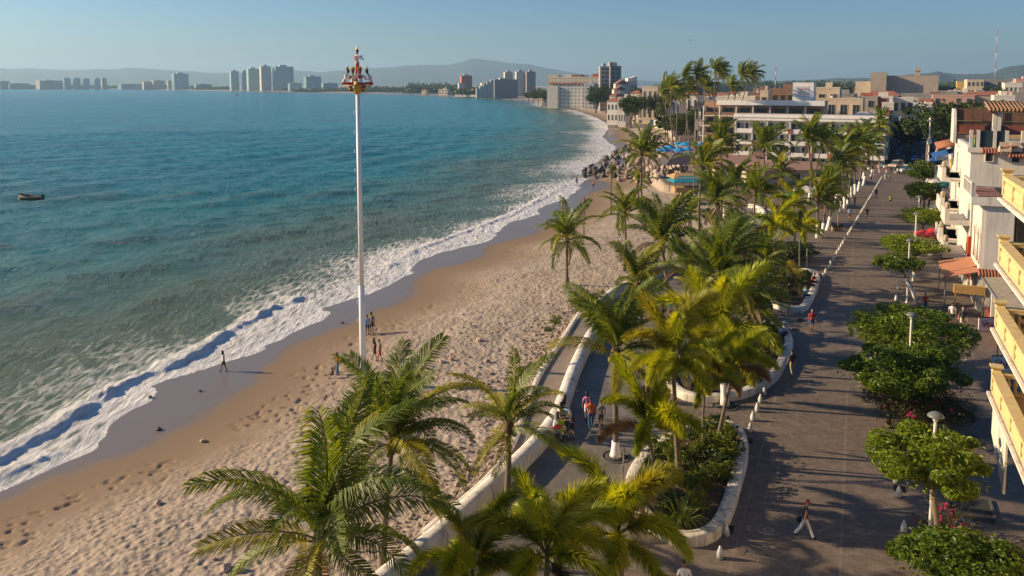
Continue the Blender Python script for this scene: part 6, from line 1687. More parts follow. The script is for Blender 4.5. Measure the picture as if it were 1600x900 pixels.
# ================================================================== dancers' pole
pc = P(568, 600, -1.7); topc = PD(559, 148, pc.y)
pl = thing('dance_pole', 'very tall white pole standing on the beach with climbing rungs', 'pole', (pc.x, pc.y, -1.9))
hz_ = topc.z+1.9; dx_ = topc.x-pc.x
MB().tube([(0, 0, -.5), (dx_*.35, 0, hz_*.35), (dx_*.35, 0, hz_*.351)], [.235, .21, .185], 14).tube([(dx_*.351, 0, hz_*.352), (dx_, 0, hz_)], [.18, .15], 14).build('shaft', M('pole_paint', (.74, .74, .74), .45, .06, 1), pl)
MB().lathe([(.225,hz_*.347),(.235,hz_*.348),(.235,hz_*.353),(.19,hz_*.354)], 14, dx_*.35).build('joint_collar', MATS['pole_paint'], pl)
rung = MB()
N = 10
rung = MB().tube([(0.10*math.cos(a)+.08, 0, .13*math.sin(a)) for a in np.linspace(-1.5, 1.5, 7)], .014, 5).mesh('rung', MATS['pole_paint'])
for k in range(28):
    z_ = 2.2+k*.68; s = 1 if k % 2 else -1; r_ = .225-.06*z_/hz_
    inst('rung', rung, pl, (dx_*z_/hz_+s*(r_-.03), 0, z_), (0, 0, 0 if s > 0 else math.pi), 1)
gold = M('gold_trim', (.55, .36, .04), .5, .2, 8); rope = M('rope', (.36,.27,.15), .95, .3, 20)
cx_, cz_ = topc.x, topc.z
fr = thing('turning_frame', 'square wooden turning frame with rope and a cap at the top of the pole', 'frame', (cx_, pc.y, cz_+.02))
MB().lathe([(.18,0),(.26,.12),(.30,.45),(.24,.85),(.17,1.02)], 12).build('cap', gold, fr)
for a in range(4):
    c_, s_n = math.cos(a*math.pi/2+.5), math.sin(a*math.pi/2+.5); c2, s2 = math.cos((a+1)*math.pi/2+.5), math.sin((a+1)*math.pi/2+.5)
    MB().tube([(c_*1.0, s_n*1.0, .62), (c2*1.0, s2*1.0, .62)], .05, 6).build('frame_beam', rope, fr)
    MB().tube([(c_*.18, s_n*.18, .1), (c_*.95, s_n*.95, .6)], .02, 5).build('stay_rope', rope, fr)
    MB().tube([(c_*.2+.04*math.sin(q*2.2), s_n*.2, .05+q*.04) for q in range(9)], .03, 5).build('rope_coil', rope, fr)
MB().lathe([(.16,1.02),(.18,1.06),(.18,1.16),(.14,1.2)], 12).build('top_disc', rope, fr)
# costumed dancers
def costume(t, key, sitting):
    j = POSES[key][0]; hd = j['head']
    MB().lathe([(.085,.10),(.10,.12),(.09,.17),(.05,.20),(.01,.205)], 10, hd.x, hd.y).xform(Matrix.Translation((0,0,hd.z))).build('cap', cloth('maroon'), t)
    V = []; mb = MB()
    for k in range(11):
        a = R(-80+16*k); mb.tube([hd+Vector((0, -.02, .15)), hd+Vector((math.sin(a)*.16, -.06, .17+math.cos(a)*.18))], [.012, .022], 4)
    mb.build('feather_fan', gold, t)
    MB().tube([hd+Vector((0,.02,.18)), hd+Vector((.03,.05,.42))], [.012,.03], 4).build('feather', gold, t)
    ch = j['chest']; hp = j['hip']
    m2 = MB().add([ch+Vector((-.17,-.125,.10)), ch+Vector((.17,-.125,.10)), ch+Vector((.05,-.155,-.30)), ch+Vector((-.05,-.155,-.30))], [(0,1,2,3),(3,2,1,0)]); m2.build('back_cloth', M('sash_orange', (.60,.16,.05), .8, .3, 9), t)
    MB().tube([hp+Vector((-.15,.02,.06)), hp+Vector((-.05,.13,.05)), hp+Vector((.1,.12,.03)), hp+Vector((.16,0,.05))], .035, 5).build('sash', cloth('white'), t)
    for s in 'lr':
        MB().lathe([(.068,0),(.085,.06),(.07,.12)], 8, j['an'+s].x, j['an'+s].y).xform(Matrix.Translation((0,0,j['an'+s].z+.02))).build('ankle_fringe', gold, t)
DG = 'dancers on top of the pole'
d = person('dancer standing upright on top of the pole playing a flute', (cx_, pc.y, cz_+1.22), R(-60), 'flute', 'white', 'red', 'long', 'long', 'd', 'k', s=1.06, group=DG); costume(d, 'flute', False)
fl_ = thing('flute', 'small flute and drum held by the standing dancer', 'flute', (cx_+.22, pc.y+.1, cz_+2.6)); MB().tube([(0,0,.1),(.16,.05,-.08)], .015, 5).build('tube', rope, fl_); MB().lathe([(.06,-.04),(.07,0),(.06,.04)], 10, .16, .05).xform(Matrix.Translation((0,0,-.12))).build('drum', cloth('black'), fl_)
for k, (ox, oy, rz_, la) in enumerate(((-.92, -.3, R(-100), 'seated dancer on the left of the frame in an orange back cloth'), (-.42, .55, R(-170), 'seated dancer behind the standing one, mostly hidden'), (.30, -.62, R(10), 'seated dancer in front with his back to the camera'), (1.0, .1, R(95), 'seated dancer on the right leaning inwards'))):
    d = person(la, (cx_+ox, pc.y+oy, cz_+.24), rz_, 'sitbent', 'white', 'red', 'long', 'long', 'd', 'k', s=1.12, group=DG); costume(d, 'sitbent', True)
# ================================================================== lamps and posts
mw = M('lamp_post_paint', (.60, .58, .54), .55, .1, 2); mg_ = M('lamp_hood', (.13, .14, .14), .5)
lp = None
for label, px_, py_, hp_ in (('street lamp in front of the big clipped tree at the lower right', 1452, 850, 5.9), ('street lamp rising through the broad clipped tree', 1418, 634, 6.0), ('street lamp beside the two trees with the red parasol', 1417, 473, 6.0), ('street lamp by the fourth tree', 1428, 415, 6.0), ('street lamp by the third tree', 1433, 378, 6.0)):
    p = P(px_, py_, 0)
    if lp is None:
        t = lp = thing('street_lamp', label, 'lamp', (p.x, p.y, 0), 0, 'street lamps among the clipped trees')
        MB().lathe([(.16,0),(.16,.05),(.09,.12),(.075,.2),(.07,hp_-.6),(.05,hp_-.35)], 10).build('post', mw, t)
        MB().lathe([(.05,-.38),(.10,-.34),(.13,-.14),(.06,-.1)], 10).xform(Matrix.Translation((0,0,hp_-.0))).build('lantern', M('milky_glass', (.55,.53,.48), .3), t)
        MB().lathe([(.34,-.14),(.335,-.10),(.27,-.02),(.14,.05),(.02,.07)], 16).xform(Matrix.Translation((0,0,hp_))).build('hood', mg_, t)
    else: dup_tree(lp, (p.x, p.y, 0), 0, label)
def post(label, px_, py_, top_py, r_, mat, z=0, name='pole', heads=None, cat='pole', lean=0):
    p = P(px_, py_, z); h = PD(px_, top_py, p.y).z-z
    t = thing(name, label, cat, (p.x, p.y, z)); MB().lathe([(r_*2, 0), (r_*2, .06), (r_, .1), (r_*.9, h)], 8).build('shaft', mat, t)
    if heads: heads(t, h)
    else: MB().lathe([(r_*1.4, h), (r_*1.4, h+.12), (.01, h+.16)], 8).build('cap', mat, t)
    return t
def camhead(t, h):
    MB().box(-.5, .5, -.1, .1, h-.15, h+.05).box(-.15, .15, -.2, .2, h+.05, h+.5).build('camera_head', wht, t)
    MB().box(-.35, .35, -.3, .3, h*.62, h*.62+.9).build('junction_box', wht, t); MB().box(-.2, .2, -.2, .2, h*.45, h*.45+.5).build('small_box', gry, t)
post('tall white camera pole at the far end of the promenade', 1449, 285, 188, .16, wht, 0, heads=camhead)
wood = M('weathered_wood', (.16, .12, .09), .9, .3, 5)
post('dark wooden post on the sand behind the lone palm', 912, 367, 310, .11, wood, -1.3, 'wooden_post')
post('wooden post rising behind the lone palm crown', 878, 378, 318, .10, M('pale_wood', (.40,.32,.22), .9), -1.3, 'wooden_post')
post('thin tilted lamp pole among the near foxtail palms', 973, 815, 704, .045, M('pale_wood', (.40,.32,.22), .9), 0)
post('thin grey post beside the middle planter', 1039, 632, 567, .035, gry, 0)
post('thin grey post at the corner of the third planter', 1260, 417, 391, .06, wht, 0)
for px_, py_, tp in ((1211, 150, 104), (1553, 150, 44)):
    D = 330 if px_ < 1300 else 900
    b_ = PD(px_, py_, D); t_ = PD(px_, tp, D); t = thing('radio_mast', 'radio mast standing on the roofs left of the white roof block' if px_ < 1300 else 'red and white radio mast on the skyline at the right', 'mast', (b_.x, D, b_.z-5))
    hh = t_.z-b_.z+5; k = 9
    for i in range(k): MB().tube([(0,0,hh*i/k),(0,0,hh*(i+1)/k-.02)],   .16 if D < 400 else .3, 5).build('section', [red, wht][i % 2], t)
# rope across the paving
la_, lb_ = PD(1417, 563, 49.7), PD(1551, 559, 49)
t = thing('rope_line', 'yellowish rope stretched from the lamp post to the lower shop sign', 'rope', la_)
MB().tube([Vector((0,0,0)).lerp(lb_-la_, k/8)-Vector((0,0,.35*math.sin(math.pi*k/8))) for k in range(9)], .018, 4).build('cord', rope, t)
# ================================================================== bollards
bm_ = M('bollard_stone', (.55, .53, .50), .7, .15, 6, .3, 30); bst = M('bollard_steel', (.50, .52, .54), .35, .1, 5, metal=.5)
bmesh_ = MB().lathe([(.10,0),(.135,.06),(.15,.16),(.135,.27),(.095,.40),(.065,.47),(.055,.52),(.02,.56)], 12).mesh('bollard', bm_)
bbase = MB().lathe([(.19,.004),(.19,.02),(.14,.03)], 12).mesh('base_plate', MATS['ring_kerb'])
def bollard(px_, py_, label, group, mat=None):
    p = P(px_, py_, 0); t = thing('bollard', label, 'bollard', (p.x, p.y, 0), 0, group)
    o = inst('stone', bmesh_, t); inst('base_plate', bbase, t)
    if mat: o.material_slots[0].link = 'OBJECT'; o.material_slots[0].material = mat
for px_, py_, la, mt in ((1135,838,'steel bollard at the corner of the big planter beside a black grate',bst),(1125,872,'steel bollard nearest the bottom edge',bst),(1172,675,'lowest stone bollard of the short row right of the big planter',None),(1176,657,'second stone bollard from below in the short row',None),(1183,643,'third stone bollard from below in the short row',None),(1188,629,'fourth stone bollard from below in the short row',None),(1194,617,'fifth stone bollard from below in the short row',None),(1203,602,'topmost stone bollard of the short row by the seated couple',None),
    (1253,490,'lower of the two bollards at the point of the third planter',None),(1256,479,'upper of the two bollards at the point of the third planter',None),(1280,440,'single bollard beside the seated woman in red',None),
    (1404,776,'bollard above the dark grate at the lower right',None),(1412,831,'bollard with a long shadow between two grates',None),(1416,864,'bollard half hidden by the bright corner tree',None),(1399,754,'bollard at the edge of the big clipped crown',None),(1400,470,'bollard by the leaning white trunk',None),(1403,452,'bollard just beyond the leaning white trunk',None)):
    bollard(px_, py_, la, 'egg shaped bollards', mt)
A0, B0 = P(1286, 434, 0), P(1378, 279, 0); n_ = int((B0-A0).length/2.15)
ORD = ['first','second','third','fourth','fifth','sixth','seventh','eighth','ninth','tenth','eleventh','twelfth','thirteenth','fourteenth','fifteenth','sixteenth','seventeenth','eighteenth','nineteenth','twentieth','twenty-first','twenty-second','twenty-third','twenty-fourth','twenty-fifth','twenty-sixth','twenty-seventh','twenty-eighth','twenty-ninth','thirtieth']
def ordn(k): return ORD[k] if k < 30 else 'thirty-'+ORD[k-30] if k < 39 else ('fortieth' if k == 39 else ('forty-'+ORD[k-40] if k < 49 else ('fiftieth' if k == 49 else 'fifty-'+ORD[k-50])))
for k in range(n_+1):
    q = A0.lerp(B0, k/n_); t = thing('bollard', ordn(k)+' bollard from the near end of the long line', 'bollard', (q.x, q.y, 0), 0, 'long line of bollards dividing the promenade')
    inst('stone', bmesh_, t); inst('base_plate', bbase, t)
# ================================================================== bins, pushchair, parasols
bagm = M('bin_bag', (.012,.012,.014), .35, .2, 6, .6, 14)
def bins(px_, py_, label, s=1.0, sign=True):
    p = P(px_, py_, 0)
    for k, (ox, oy) in enumerate(((-.55, 0), (.0, .25), (.55, .05))):
        t = thing('waste_bin', ['left ', 'middle ', 'right '][k]+label, 'bin', (p.x+ox*s, p.y+oy*s, 0), k, 'metal bins lined with black bags')
        MB().lathe([(.24,.0),(.26,.02),(.28,.75),(.27,.76)], 14).build('drum', M('bin_metal', (.30,.24,.17), .5, .2, 3), t)
        r_ = random.Random(k); mb = MB()
        mb.lathe([(.27,.55),(.33,.62),(.35,.74),(.30,.86),(.18,.82),(.02,.74)], 14); mb.v = [(x*(1+r_.uniform(-.1,.1)), y*(1+r_.uniform(-.1,.1)), z+r_.uniform(-.03,.03)) for x, y, z in mb.v]; mb.build('bag', bagm, t)
    t = thing('bin_post', 'wooden post rising between the '+label, 'post', (p.x, p.y-.12, 0)); MB().lathe([(.06,0),(.055,2.35)], 8).build('shaft', M('post_wood', (.34,.22,.10), .8), t)
    if sign: MB().lathe([(.02,2.3),(.28,2.35),(.28,2.42),(.02,2.5)], 12).build('green_cap', M('green_sign', (.02,.22,.12), .6), t)
bins(1009, 628, 'bin with black bags beside the middle planter', 1, False)
bins(1308, 361, 'bin with black bags right of the white palm feet')
pb = ground(880, 686)
t = thing('pushchair', 'lime green and blue pushchair with a small child on the grey paving', 'pushchair', pb, R(200))
MB().add([(-.2,-.1,.45),(.2,-.1,.45),(.2,.25,.42),(-.2,.25,.42),(-.2,-.35,1.0),(.2,-.35,1.0)], [(0,1,2,3),(0,4,5,1),(3,2,1,0),(1,5,4,0)]).build('seat', cloth('lime'), t)
MB().add([(-.22,-.3,.95),(.22,-.3,.95),(.2,.05,1.08),(-.2,.05,1.08)], [(0,1,2,3),(3,2,1,0)]).build('hood', cloth('lime'), t)
MB().box(-.18,.18,-.3,.0,.18,.36).build('basket', cloth('teal'), t)
for sx in (-1, 1):
    MB().tube([(sx*.22,.35,.1),(sx*.22,-.1,.5),(sx*.2,-.55,1.05)], .016, 5).build('frame_tube', bst, t); MB().tube([(sx*.22,-.4,.1),(sx*.22,-.1,.5)], .014, 5).build('frame_leg', bst, t)
    for yy in (.35, -.4):
        m2 = MB().lathe([(.03,-.02),(.09,-.02),(.09,.02),(.03,.02)], 12).xform(Matrix.Rotation(R(90), 4, 'Y')); m2.build('wheel', cloth('black'), t, (sx*.24, yy, .09))
MB().tube([(-.2,-.55,1.05),(.2,-.55,1.05)], .018, 5).build('handle', cloth('black'), t)
person('small child sitting in the pushchair', (pb[0], pb[1], .18), R(200), 'sit', 'cream', 'navy', 'short', 'short', 'l', 'b', s=.52, group='children')
def parasol(px_, py_, r_, h, mat, label, group=None, z=0, n=8, pitch=.35):
    c = P(px_, py_, h+z); t = thing('parasol', label, 'parasol', (c.x, c.y, z), 0, group)
    V = [(0,0,h+r_*pitch)]; V += [(r_*math.cos(2*math.pi*k/n), r_*math.sin(2*math.pi*k/n), h) for k in range(n)]; V += [(r_*math.cos(2*math.pi*k/n), r_*math.sin(2*math.pi*k/n), h-.18) for k in range(n)]
    MB().add(V, [(0, 1+k, 1+(k+1)%n) for k in range(n)]+[(1+k, 1+n+k, 1+n+(k+1)%n, 1+(k+1)%n) for k in range(n)]).build('canopy', mat, t)
    MB().lathe([(.05,0),(.045,h+r_*pitch*.9)], 6).build('pole', wht, t); MB().lathe([(.35,0),(.3,.1),(.05,.14)], 10).build('foot', gry, t)
pr_ = M('red_canvas', (.50, .03, .03), .8, .1); pb_ = M('azure_canvas', (.02, .24, .52), .8, .12)
parasol(1457, 366, 2.1, 2.5, pr_, 'red parasol beside the clipped trees')
BP_ = 'blue parasols of the hotel pool bar'
for px_, py_, r_, la in ((1037,235,2.2,'left of the two big blue parasols at the corner of the pool'), (1046,231,2.1,'right of the two big blue parasols at the corner of the pool'), (1061,235,2.0,'blue parasol in front of the pool on the left'), (1074,234,1.9,'blue parasol in front of the pool on the right'), (1070,226,1.9,'blue parasol behind the pool on the left'), (1076,224,1.6,'blue parasol behind the pool in the middle'), (1060,225,1.6,'blue parasol far left behind the pool'), (1095,226,1.6,'blue parasol behind the pool on the right'), (1108,231,1.6,'rightmost small blue parasol by the pool')):
    parasol(px_, py_, r_, 2.4, pb_, la, BP_, pitch=.5)
parasol(940, 163, 4.2, 3, pb_, 'large blue beach tent on the far beach', pitch=.3); parasol(951, 161.5, 3.6, 3, M('orange_canvas', (.55,.15,.05), .8), 'orange beach tent beside the blue one', pitch=.3)
parasol(1260, 297, 2.2, 2.6, wht, 'white pointed tent beside the three clustered palms')
parasol(1241, 303, 1.4, 2.2, MATS['green_sign'], 'green parasol left of the white tent')
for i, px_ in enumerate((994, 1000, 1006)): parasol(px_, 186, 1.9, 2, wht, ['left','middle','right'][i]+' of the three white sunshades on the second beach', 'white sunshades on the second beach', z=-1)
parasol(1458, 250, 1.6, 2.6, MATS['blue_canvas'], 'blue kiosk parasol at the far end of the shops'); parasol(1462, 283, 1.7, 2.7, wht, 'pale blue and white stall parasol by the pink house')
# pool
sheet('pool_water', [(1056,243.5),(1058,238.5),(1102,238.5),(1104,243.5)], .03, M('pool_tiles', (.02,.26,.30), .1, .1), 'teal swimming pool of the hotel')
sheet('pool_deck', [(1035,262),(1042,232),(1062,216),(1200,222),(1215,262),(1130,272),(1060,270)], .02, M('deck_tiles', (.30,.20,.15), .85, .15, 1), 'pinkish paving round the hotel pool')
t = thing('garden_wall', 'cream garden wall with a round emblem behind the pool', 'wall', (0,0,0)); a = P(1062,222,0); b = P(1100,222,0); MB().box(a.x, b.x, a.y, a.y+.3, 0, 1.6).build('wall', crm, t); MB().box(a.x-.2, b.x+.2, a.y-.06, a.y+.36, 1.6, 1.75).build('coping', wht, t)
for i, px_ in enumerate((1058, 1092, 1097)):
    p = P(px_, 240, 0); t = thing('gate_pillar', ['left','middle','right'][i]+' of three white pillars by the pool', 'pillar', p, 0, 'white pillars by the pool'); MB().box(-.3,.3,-.3,.3,0,2.3).build('shaft', wht, t); MB().box(-.4,.4,-.4,.4,2.3,2.5).build('cap', wht, t)
t = thing('railing', 'white railing in front of the hotel garden', 'railing', (0,0,0))
a = P(1106, 252, 0); b = P(1166, 252, 0)
for k in range(11): q = a.lerp(b, k/10); MB().box(q.x-.06, q.x+.06, q.y-.06, q.y+.06, 0, 1.1).build('post', wht, t)
MB().box(a.x, b.x, a.y-.05, a.y+.05, 1.1, 1.2).build('rail', wht, t)
# sun loungers by pool
for k in range(8):
    p = P(1062+k*5.5, 246.5, 0); t = thing('sun_lounger', 'white sun lounger on the near side of the pool', 'sun lounger', p, .2, 'sun loungers at the pool')
    MB().box(-.32,.32,-.6,.7,.28,.36).build('bed', wht, t); MB().add([(-.32,.7,.36),(.32,.7,.36),(.32,1.2,.75),(-.32,1.2,.75)], [(0,1,2,3),(3,2,1,0)]).build('backrest', wht, t)
    for sx in (-1,1):
        for yy in (-.5,.6): MB().box(sx*.28-.03, sx*.28+.03, yy-.03, yy+.03, 0, .28).build('leg', wht, t)
# palapa, hut, garden house
def hiproof(t, name, mat, w, d, z0, h, ridge=.0, ox=0, oy=0, thick=.12):
    v = [(-w,-d,z0),(w,-d,z0),(w,d,z0),(-w,d,z0),(-w*ridge,0,z0+h),(w*ridge,0,z0+h)]
    v = [(x+ox, y+oy, z) for x, y, z in v]; v2 = [(x, y, z-thick) for x, y, z in v[:4]]
    return MB().add(v+v2, [(0,1,5,4),(1,2,5),(2,3,4,5),(3,0,4),(9,8,7,6),(0,6,7,1),(1,7,8,2),(2,8,9,3),(3,9,6,0)]).build(name, mat, t)
p = P(1058, 270, 0); t = thing('palapa', 'dark thatched palapa roof beside the rocks', 'palapa', (p.x, p.y, 0), .25)
hiproof(t, 'thatched_roof', M('old_thatch', (.10,.085,.09), .95, .3, 4, .8, 12), 4.6, 4.0, 2.4, 2.2, .1)
for sx in (-1, 1):
    for sy in (-1, 1): MB().tube([(sx*3.6, sy*3, -.5), (sx*3.6, sy*3, 2.7)], .12, 6).build('post', wood, t)
p = P(1073, 298, -.6); t = thing('beach_hut', 'beach hut with a teal canvas roof and thatched rim on the sand', 'hut', (p.x, p.y, -.8), .1)
hiproof(t, 'canvas_roof', M('teal_canvas', (.01,.22,.30), .8, .12), 3.3, 2.4, 2.2, .9, .5); hiproof(t, 'thatched_ridge', M('straw', (.40,.24,.10), .95, .3, 5, .8, 15), 2.9, 2.6, 2.75, .8, .6, oy=1.6)
MB().box(-2.6, 2.6, -1.4, 1.2, 0, 1.0).build('counter', M('bamboo', (.38,.25,.12), .85, .25, 5), t)
for sx in (-1, 0, 1):
    for sy in (-1, 1): MB().tube([(sx*2.9, sy*1.9, -.3), (sx*2.9, sy*1.9, 2.25)], .08, 6).build('post', wood, t)
p = P(1150, 275, 0); t = thing('garden_house', 'low house with a pitched red and tan roof in front of the hotel', 'house', (p.x, p.y, 0), -.1)
MB().box(-5, 5, -3, 3, -.2, 2.6).build('wall', crm, t); hiproof(t, 'roof', M('faded_tiles', (.34,.20,.15), .9, .2, 2, .3, 8), 5.8, 3.8, 2.62, 2.0, .6)
window(t, -2, -3.02, .8, 1.4, 1.2, 0, wht, glz); window(t, 2, -3.02, .8, 1.4, 1.2, 0, wht, glz)
p = P(1215, 285, 0); t = thing('garden_house', 'long low beige building among the palms before the hotel', 'house', (p.x, p.y, 0), 0)
MB().box(-7, 11, -2, 5, -.2, 2.8).build('wall', crm, t); hiproof(t, 'roof', MATS['faded_tiles'], 10, 4.4, 2.82, 1.3, .7, ox=2, oy=1.5)
for k in range(4): window(t, -5+k*4, -2.02, .8, 1.6, 1.2, 0, wht, glz)
# green net on the sand
p = bground(1030, 288); t = thing('fishing_net', 'green net lying in a long heap on the sand', 'net', p, .15)
r_ = np.random.default_rng(4); V = []; nx_, ny_ = 26, 7
for i in range(nx_):
    for k in range(ny_): u = i/(nx_-1)*2-1; v = k/(ny_-1)*2-1; V.append((u*3.6, v*.7*(1-abs(u)**2)+.2*math.sin(u*4), .30*(1-v*v)*(1-u*u)+r_.uniform(-.02,.05)))
MB().add(V, [(i*ny_+k, (i+1)*ny_+k, (i+1)*ny_+k+1, i*ny_+k+1) for i in range(nx_-1) for k in range(ny_-1)], 0, True).build('mesh_heap', M('net_green', (.08,.30,.18), .9, .3, 6), t)
MB().tube([(u*3.6, .2*math.sin(u*4)-.6*(1-u*u), .06) for u in np.linspace(-1, 1, 12)], .04, 5).build('edge_rope', rope, t)
# ================================================================== rocks
def rockmesh(seed, mat):
    r_ = random.Random(seed); bm = bmesh.new(); bmesh.ops.create_icosphere(bm, subdivisions=2, radius=.5)
    for _ in range(9):
        n = Vector((r_.gauss(0,1), r_.gauss(0,1), r_.gauss(0,1))).normalized(); d = r_.uniform(.24, .40)
        for v in bm.verts:
            k = v.co.dot(n)
            if k > d: v.co -= n*(k-d)*.92
    for v in bm.verts: v.co += Vector((r_.uniform(-.012,.012),)*3)
    me = bpy.data.meshes.new('rock'); bm.to_mesh(me); bm.free(); me.materials.append(mat); return me
rk_d = M('wet_dark_rock', (.085, .072, .065), .6, .35, 1.5, .6, 10, objvar=.3); rk_t = M('tan_rock', (.40, .30, .23), .9, .3, 1.5, .5, 10, objvar=.35); rk_m = M('brown_rock', (.25, .19, .155), .85, .3, 1.5, .5, 10, objvar=.3)
RM = {m_.name: [rockmesh(k*3+q, m_) for k in range(5)] for q, m_ in enumerate((rk_d, rk_t, rk_m))}
r_ = random.Random(77); cnt = 0; tries = 0; placed = []
while cnt < 290 and tries < 20000:
    tries += 1
    x = r_.uniform(groyne[:, 0].min(), groyne[:, 0].max()); y = r_.uniform(groyne[:, 1].min(), groyne[:, 1].max())
    if not inpoly(np.array([x]), np.array([y]), groyne)[0]: continue
    if y > 196 and r_.random() < .75: continue
    sc = r_.uniform(1.1, 2.5)
    if any((x-a)**2+(y-b)**2 < ((sc+c_)*.36)**2 for a, b, c_ in placed): continue
    placed.append((x, y, sc)); z = zs_at(x, y)
    dsh = -1; dd_, _ = segdist(np.array([x]), np.array([y]), shore); dsh = dd_[0]
    kind = 'wet_dark_rock' if dsh < r_.uniform(4, 9) else ('tan_rock' if r_.random() < .6 else 'brown_rock')
    lab = {'wet_dark_rock': 'wet dark boulder at the water edge of the groyne', 'tan_rock': 'dry tan boulder on the groyne', 'brown_rock': 'dry brown boulder on the groyne'}[kind]
    o = inst('boulder', RM[kind][r_.randint(0, 4)], None, (x, y, z+sc*.22), (r_.uniform(0, 6), r_.uniform(0, 6), r_.uniform(0, 6)), (sc, sc*r_.uniform(.7, 1), sc*r_.uniform(.6, .9)))
    tagp(o, lab, 'rock', lab.split(' boulder')[0]+' boulders of the groyne'); cnt += 1
# small stones along the ramp
rr = np.random.default_rng(12); base = rockmesh(5, rk_t); co = np.array([v.co for v in base.vertices]); fc = np.array([list(p.vertices) for p in base.polygons])
VV = []; FF = []
kl = chpx([(620,905),(660,850),(700,812),(745,770),(775,735),(803,695),(825,630),(841,588),(872,542),(905,490),(925,470),(965,440)])
dl = np.r_[0, np.cumsum(np.hypot(*np.diff(kl, axis=0).T))]
for k in range(1500):
    u = rr.uniform(0, dl[-1]); x = np.interp(u, dl, kl[:, 0]); y = np.interp(u, dl, kl[:, 1]); off_ = .4+abs(rr.normal(0, 1.7))
    if rr.random() < .12: off_ = rr.uniform(1, 12)
    x -= off_*.92; y += off_*.35; s_ = rr.uniform(.12, .34)*(1.6 if rr.random() < .04 else 1)
    p = 0; i = len(VV)*len(co); VV.append(co@np.array(Euler((rr.uniform(0,6),rr.uniform(0,6),rr.uniform(0,6))).to_matrix())*s_*[1,1,.75]+[x, y, 0])
V = np.array(VV); cxy = V.mean(1)
zz = np.array([zs_at(a[0], a[1]) for a in cxy]); V[:, :, 2] += zz[:, None]+.04
F_ = (fc[None]+np.arange(len(V))[:, None, None]*len(co)).reshape(-1, 3)
o = inst('pebbles', npmesh('pebbles', V.reshape(-1, 3), F_, rk_t)); tagp(o, 'pale stones scattered on the sand beside the ramp', 'stones', kind='stuff')
for px_, py_, s_, la in ((748,532,.55,'pale stone sitting alone in the middle of the sand'),(248,788,.4,'pale mound like stone on the sand at the lower left'),(352,890,.6,'left of two pale stones at the bottom of the beach'),(372,892,.5,'right of two pale stones at the bottom of the beach'),(318,690,.45,'brown stone between the footprints'),(312,612,.3,'small dark stone on the wet sand'),(248,672,.4,'dark stone on the wet sand near the foam'),(235,622,.35,'lone stone near the foam edge'),(535,505,.35,'dark scrap on the wet sand near the pole'),(690,566,.45,'stone at the right of the trampled sand'),(705,563,.5,'larger stone beside it on the trampled sand'),(762,566,.45,'stone in the trampled sand towards the ramp')):
    q = bground(px_, py_); o = inst('beach_stone', RM['wet_dark_rock' if 'dark' in la else 'tan_rock'][int(px_) % 5], None, (q[0], q[1], q[2]+s_*.12), (px_, py_, 1), s_); tagp(o, la, 'stone', 'loose stones on the beach')
# ================================================================== boats, bird
def boat(px_, py_, L, mat, label, rz):
    p = P(px_, py_, SEA+.1); t = thing('boat', label, 'boat', (p.x, p.y, SEA+.15), rz); secs = []; K = 9; V = []
    for i in range(K):
        u = i/(K-1); w_ = .95*(1-max(0, (u-.45)/.55)**2.2)*(.82+.18*min(1, u*3)); zt_ = .62+.55*u**2.5; x = (u-.5)*L
        V += [(x, -w_, zt_), (x, -w_*.82, .0), (x, 0, -.25+.5*max(0, u-.75)), (x, w_*.82, .0), (x, w_, zt_), (x, w_*.86, zt_-.03), (x, w_*.6, .18), (x, -w_*.6, .18), (x, -w_*.86, zt_-.03)]
    fs = [(i*9+k, i*9+(k+1) % 9, (i+1)*9+(k+1) % 9, (i+1)*9+k) for i in range(K-1) for k in range(9)]+[tuple(range(8, -1, -1)), tuple((K-1)*9+k for k in range(9))]
    MB().add(V, fs, 0, True).build('hull', mat, t)
    for x in (-L*.28, 0, L*.2): MB().box(x-.14, x+.14, -.75, .75, .42, .48).build('thwart', wood, t)
    MB().box(-L/2-.35, -L/2-.02, -.2, .2, .35, 1.05).build('outboard_motor', cloth('darkgrey'), t)
    return t
boat(47, 312, 5.2, M('boat_dark', (.03,.02,.018), .6, .3, 2), 'dark open boat lying low on the water at the left', R(172))
t = boat(369, 149, 12, wht, 'small white motor boat off the far towers', R(30)); MB().box(-2, 1.5, -.8, .8, .5, 3.2).build('cabin', wht, t)
D = 260; p = PD(1078, 63, D); t = thing('bird', 'dark bird gliding high over the palms', 'bird', p, .4)
MB().tube([(0,-.45,0),(0,0,.02),(0,.35,.02)], [.03,.11,.02], 6).build('body', cloth('black'), t)
MB().add([(0,.12,.05),(0,-.12,.05),(.55,.02,.2),(1.15,-.22,.05),(.5,.2,.18)], [(0,1,2,4),(4,2,3),(4,2,1,0),(3,2,4)]).build('wing', cloth('black'), t); MB().add([(0,.12,.05),(0,-.12,.05),(-.55,.02,.2),(-1.15,-.22,.05),(-.5,.2,.18)], [(0,1,2,4),(4,2,3),(4,2,1,0),(3,2,4)]).build('wing', cloth('black'), t)
# far beach groyne
for k in range(26):
    q = P(846+k*1.35, 166+k*.08, -2.6); s_ = r_.uniform(1.6, 3.2); o = inst('boulder', RM['wet_dark_rock'][k % 5], None, (q.x+r_.uniform(-2,2), q.y+r_.uniform(-6,6), -2.5), (k, k*2, k), s_); tagp(o, 'dark boulder of the low far groyne', 'rock', 'boulders of the far groyne')
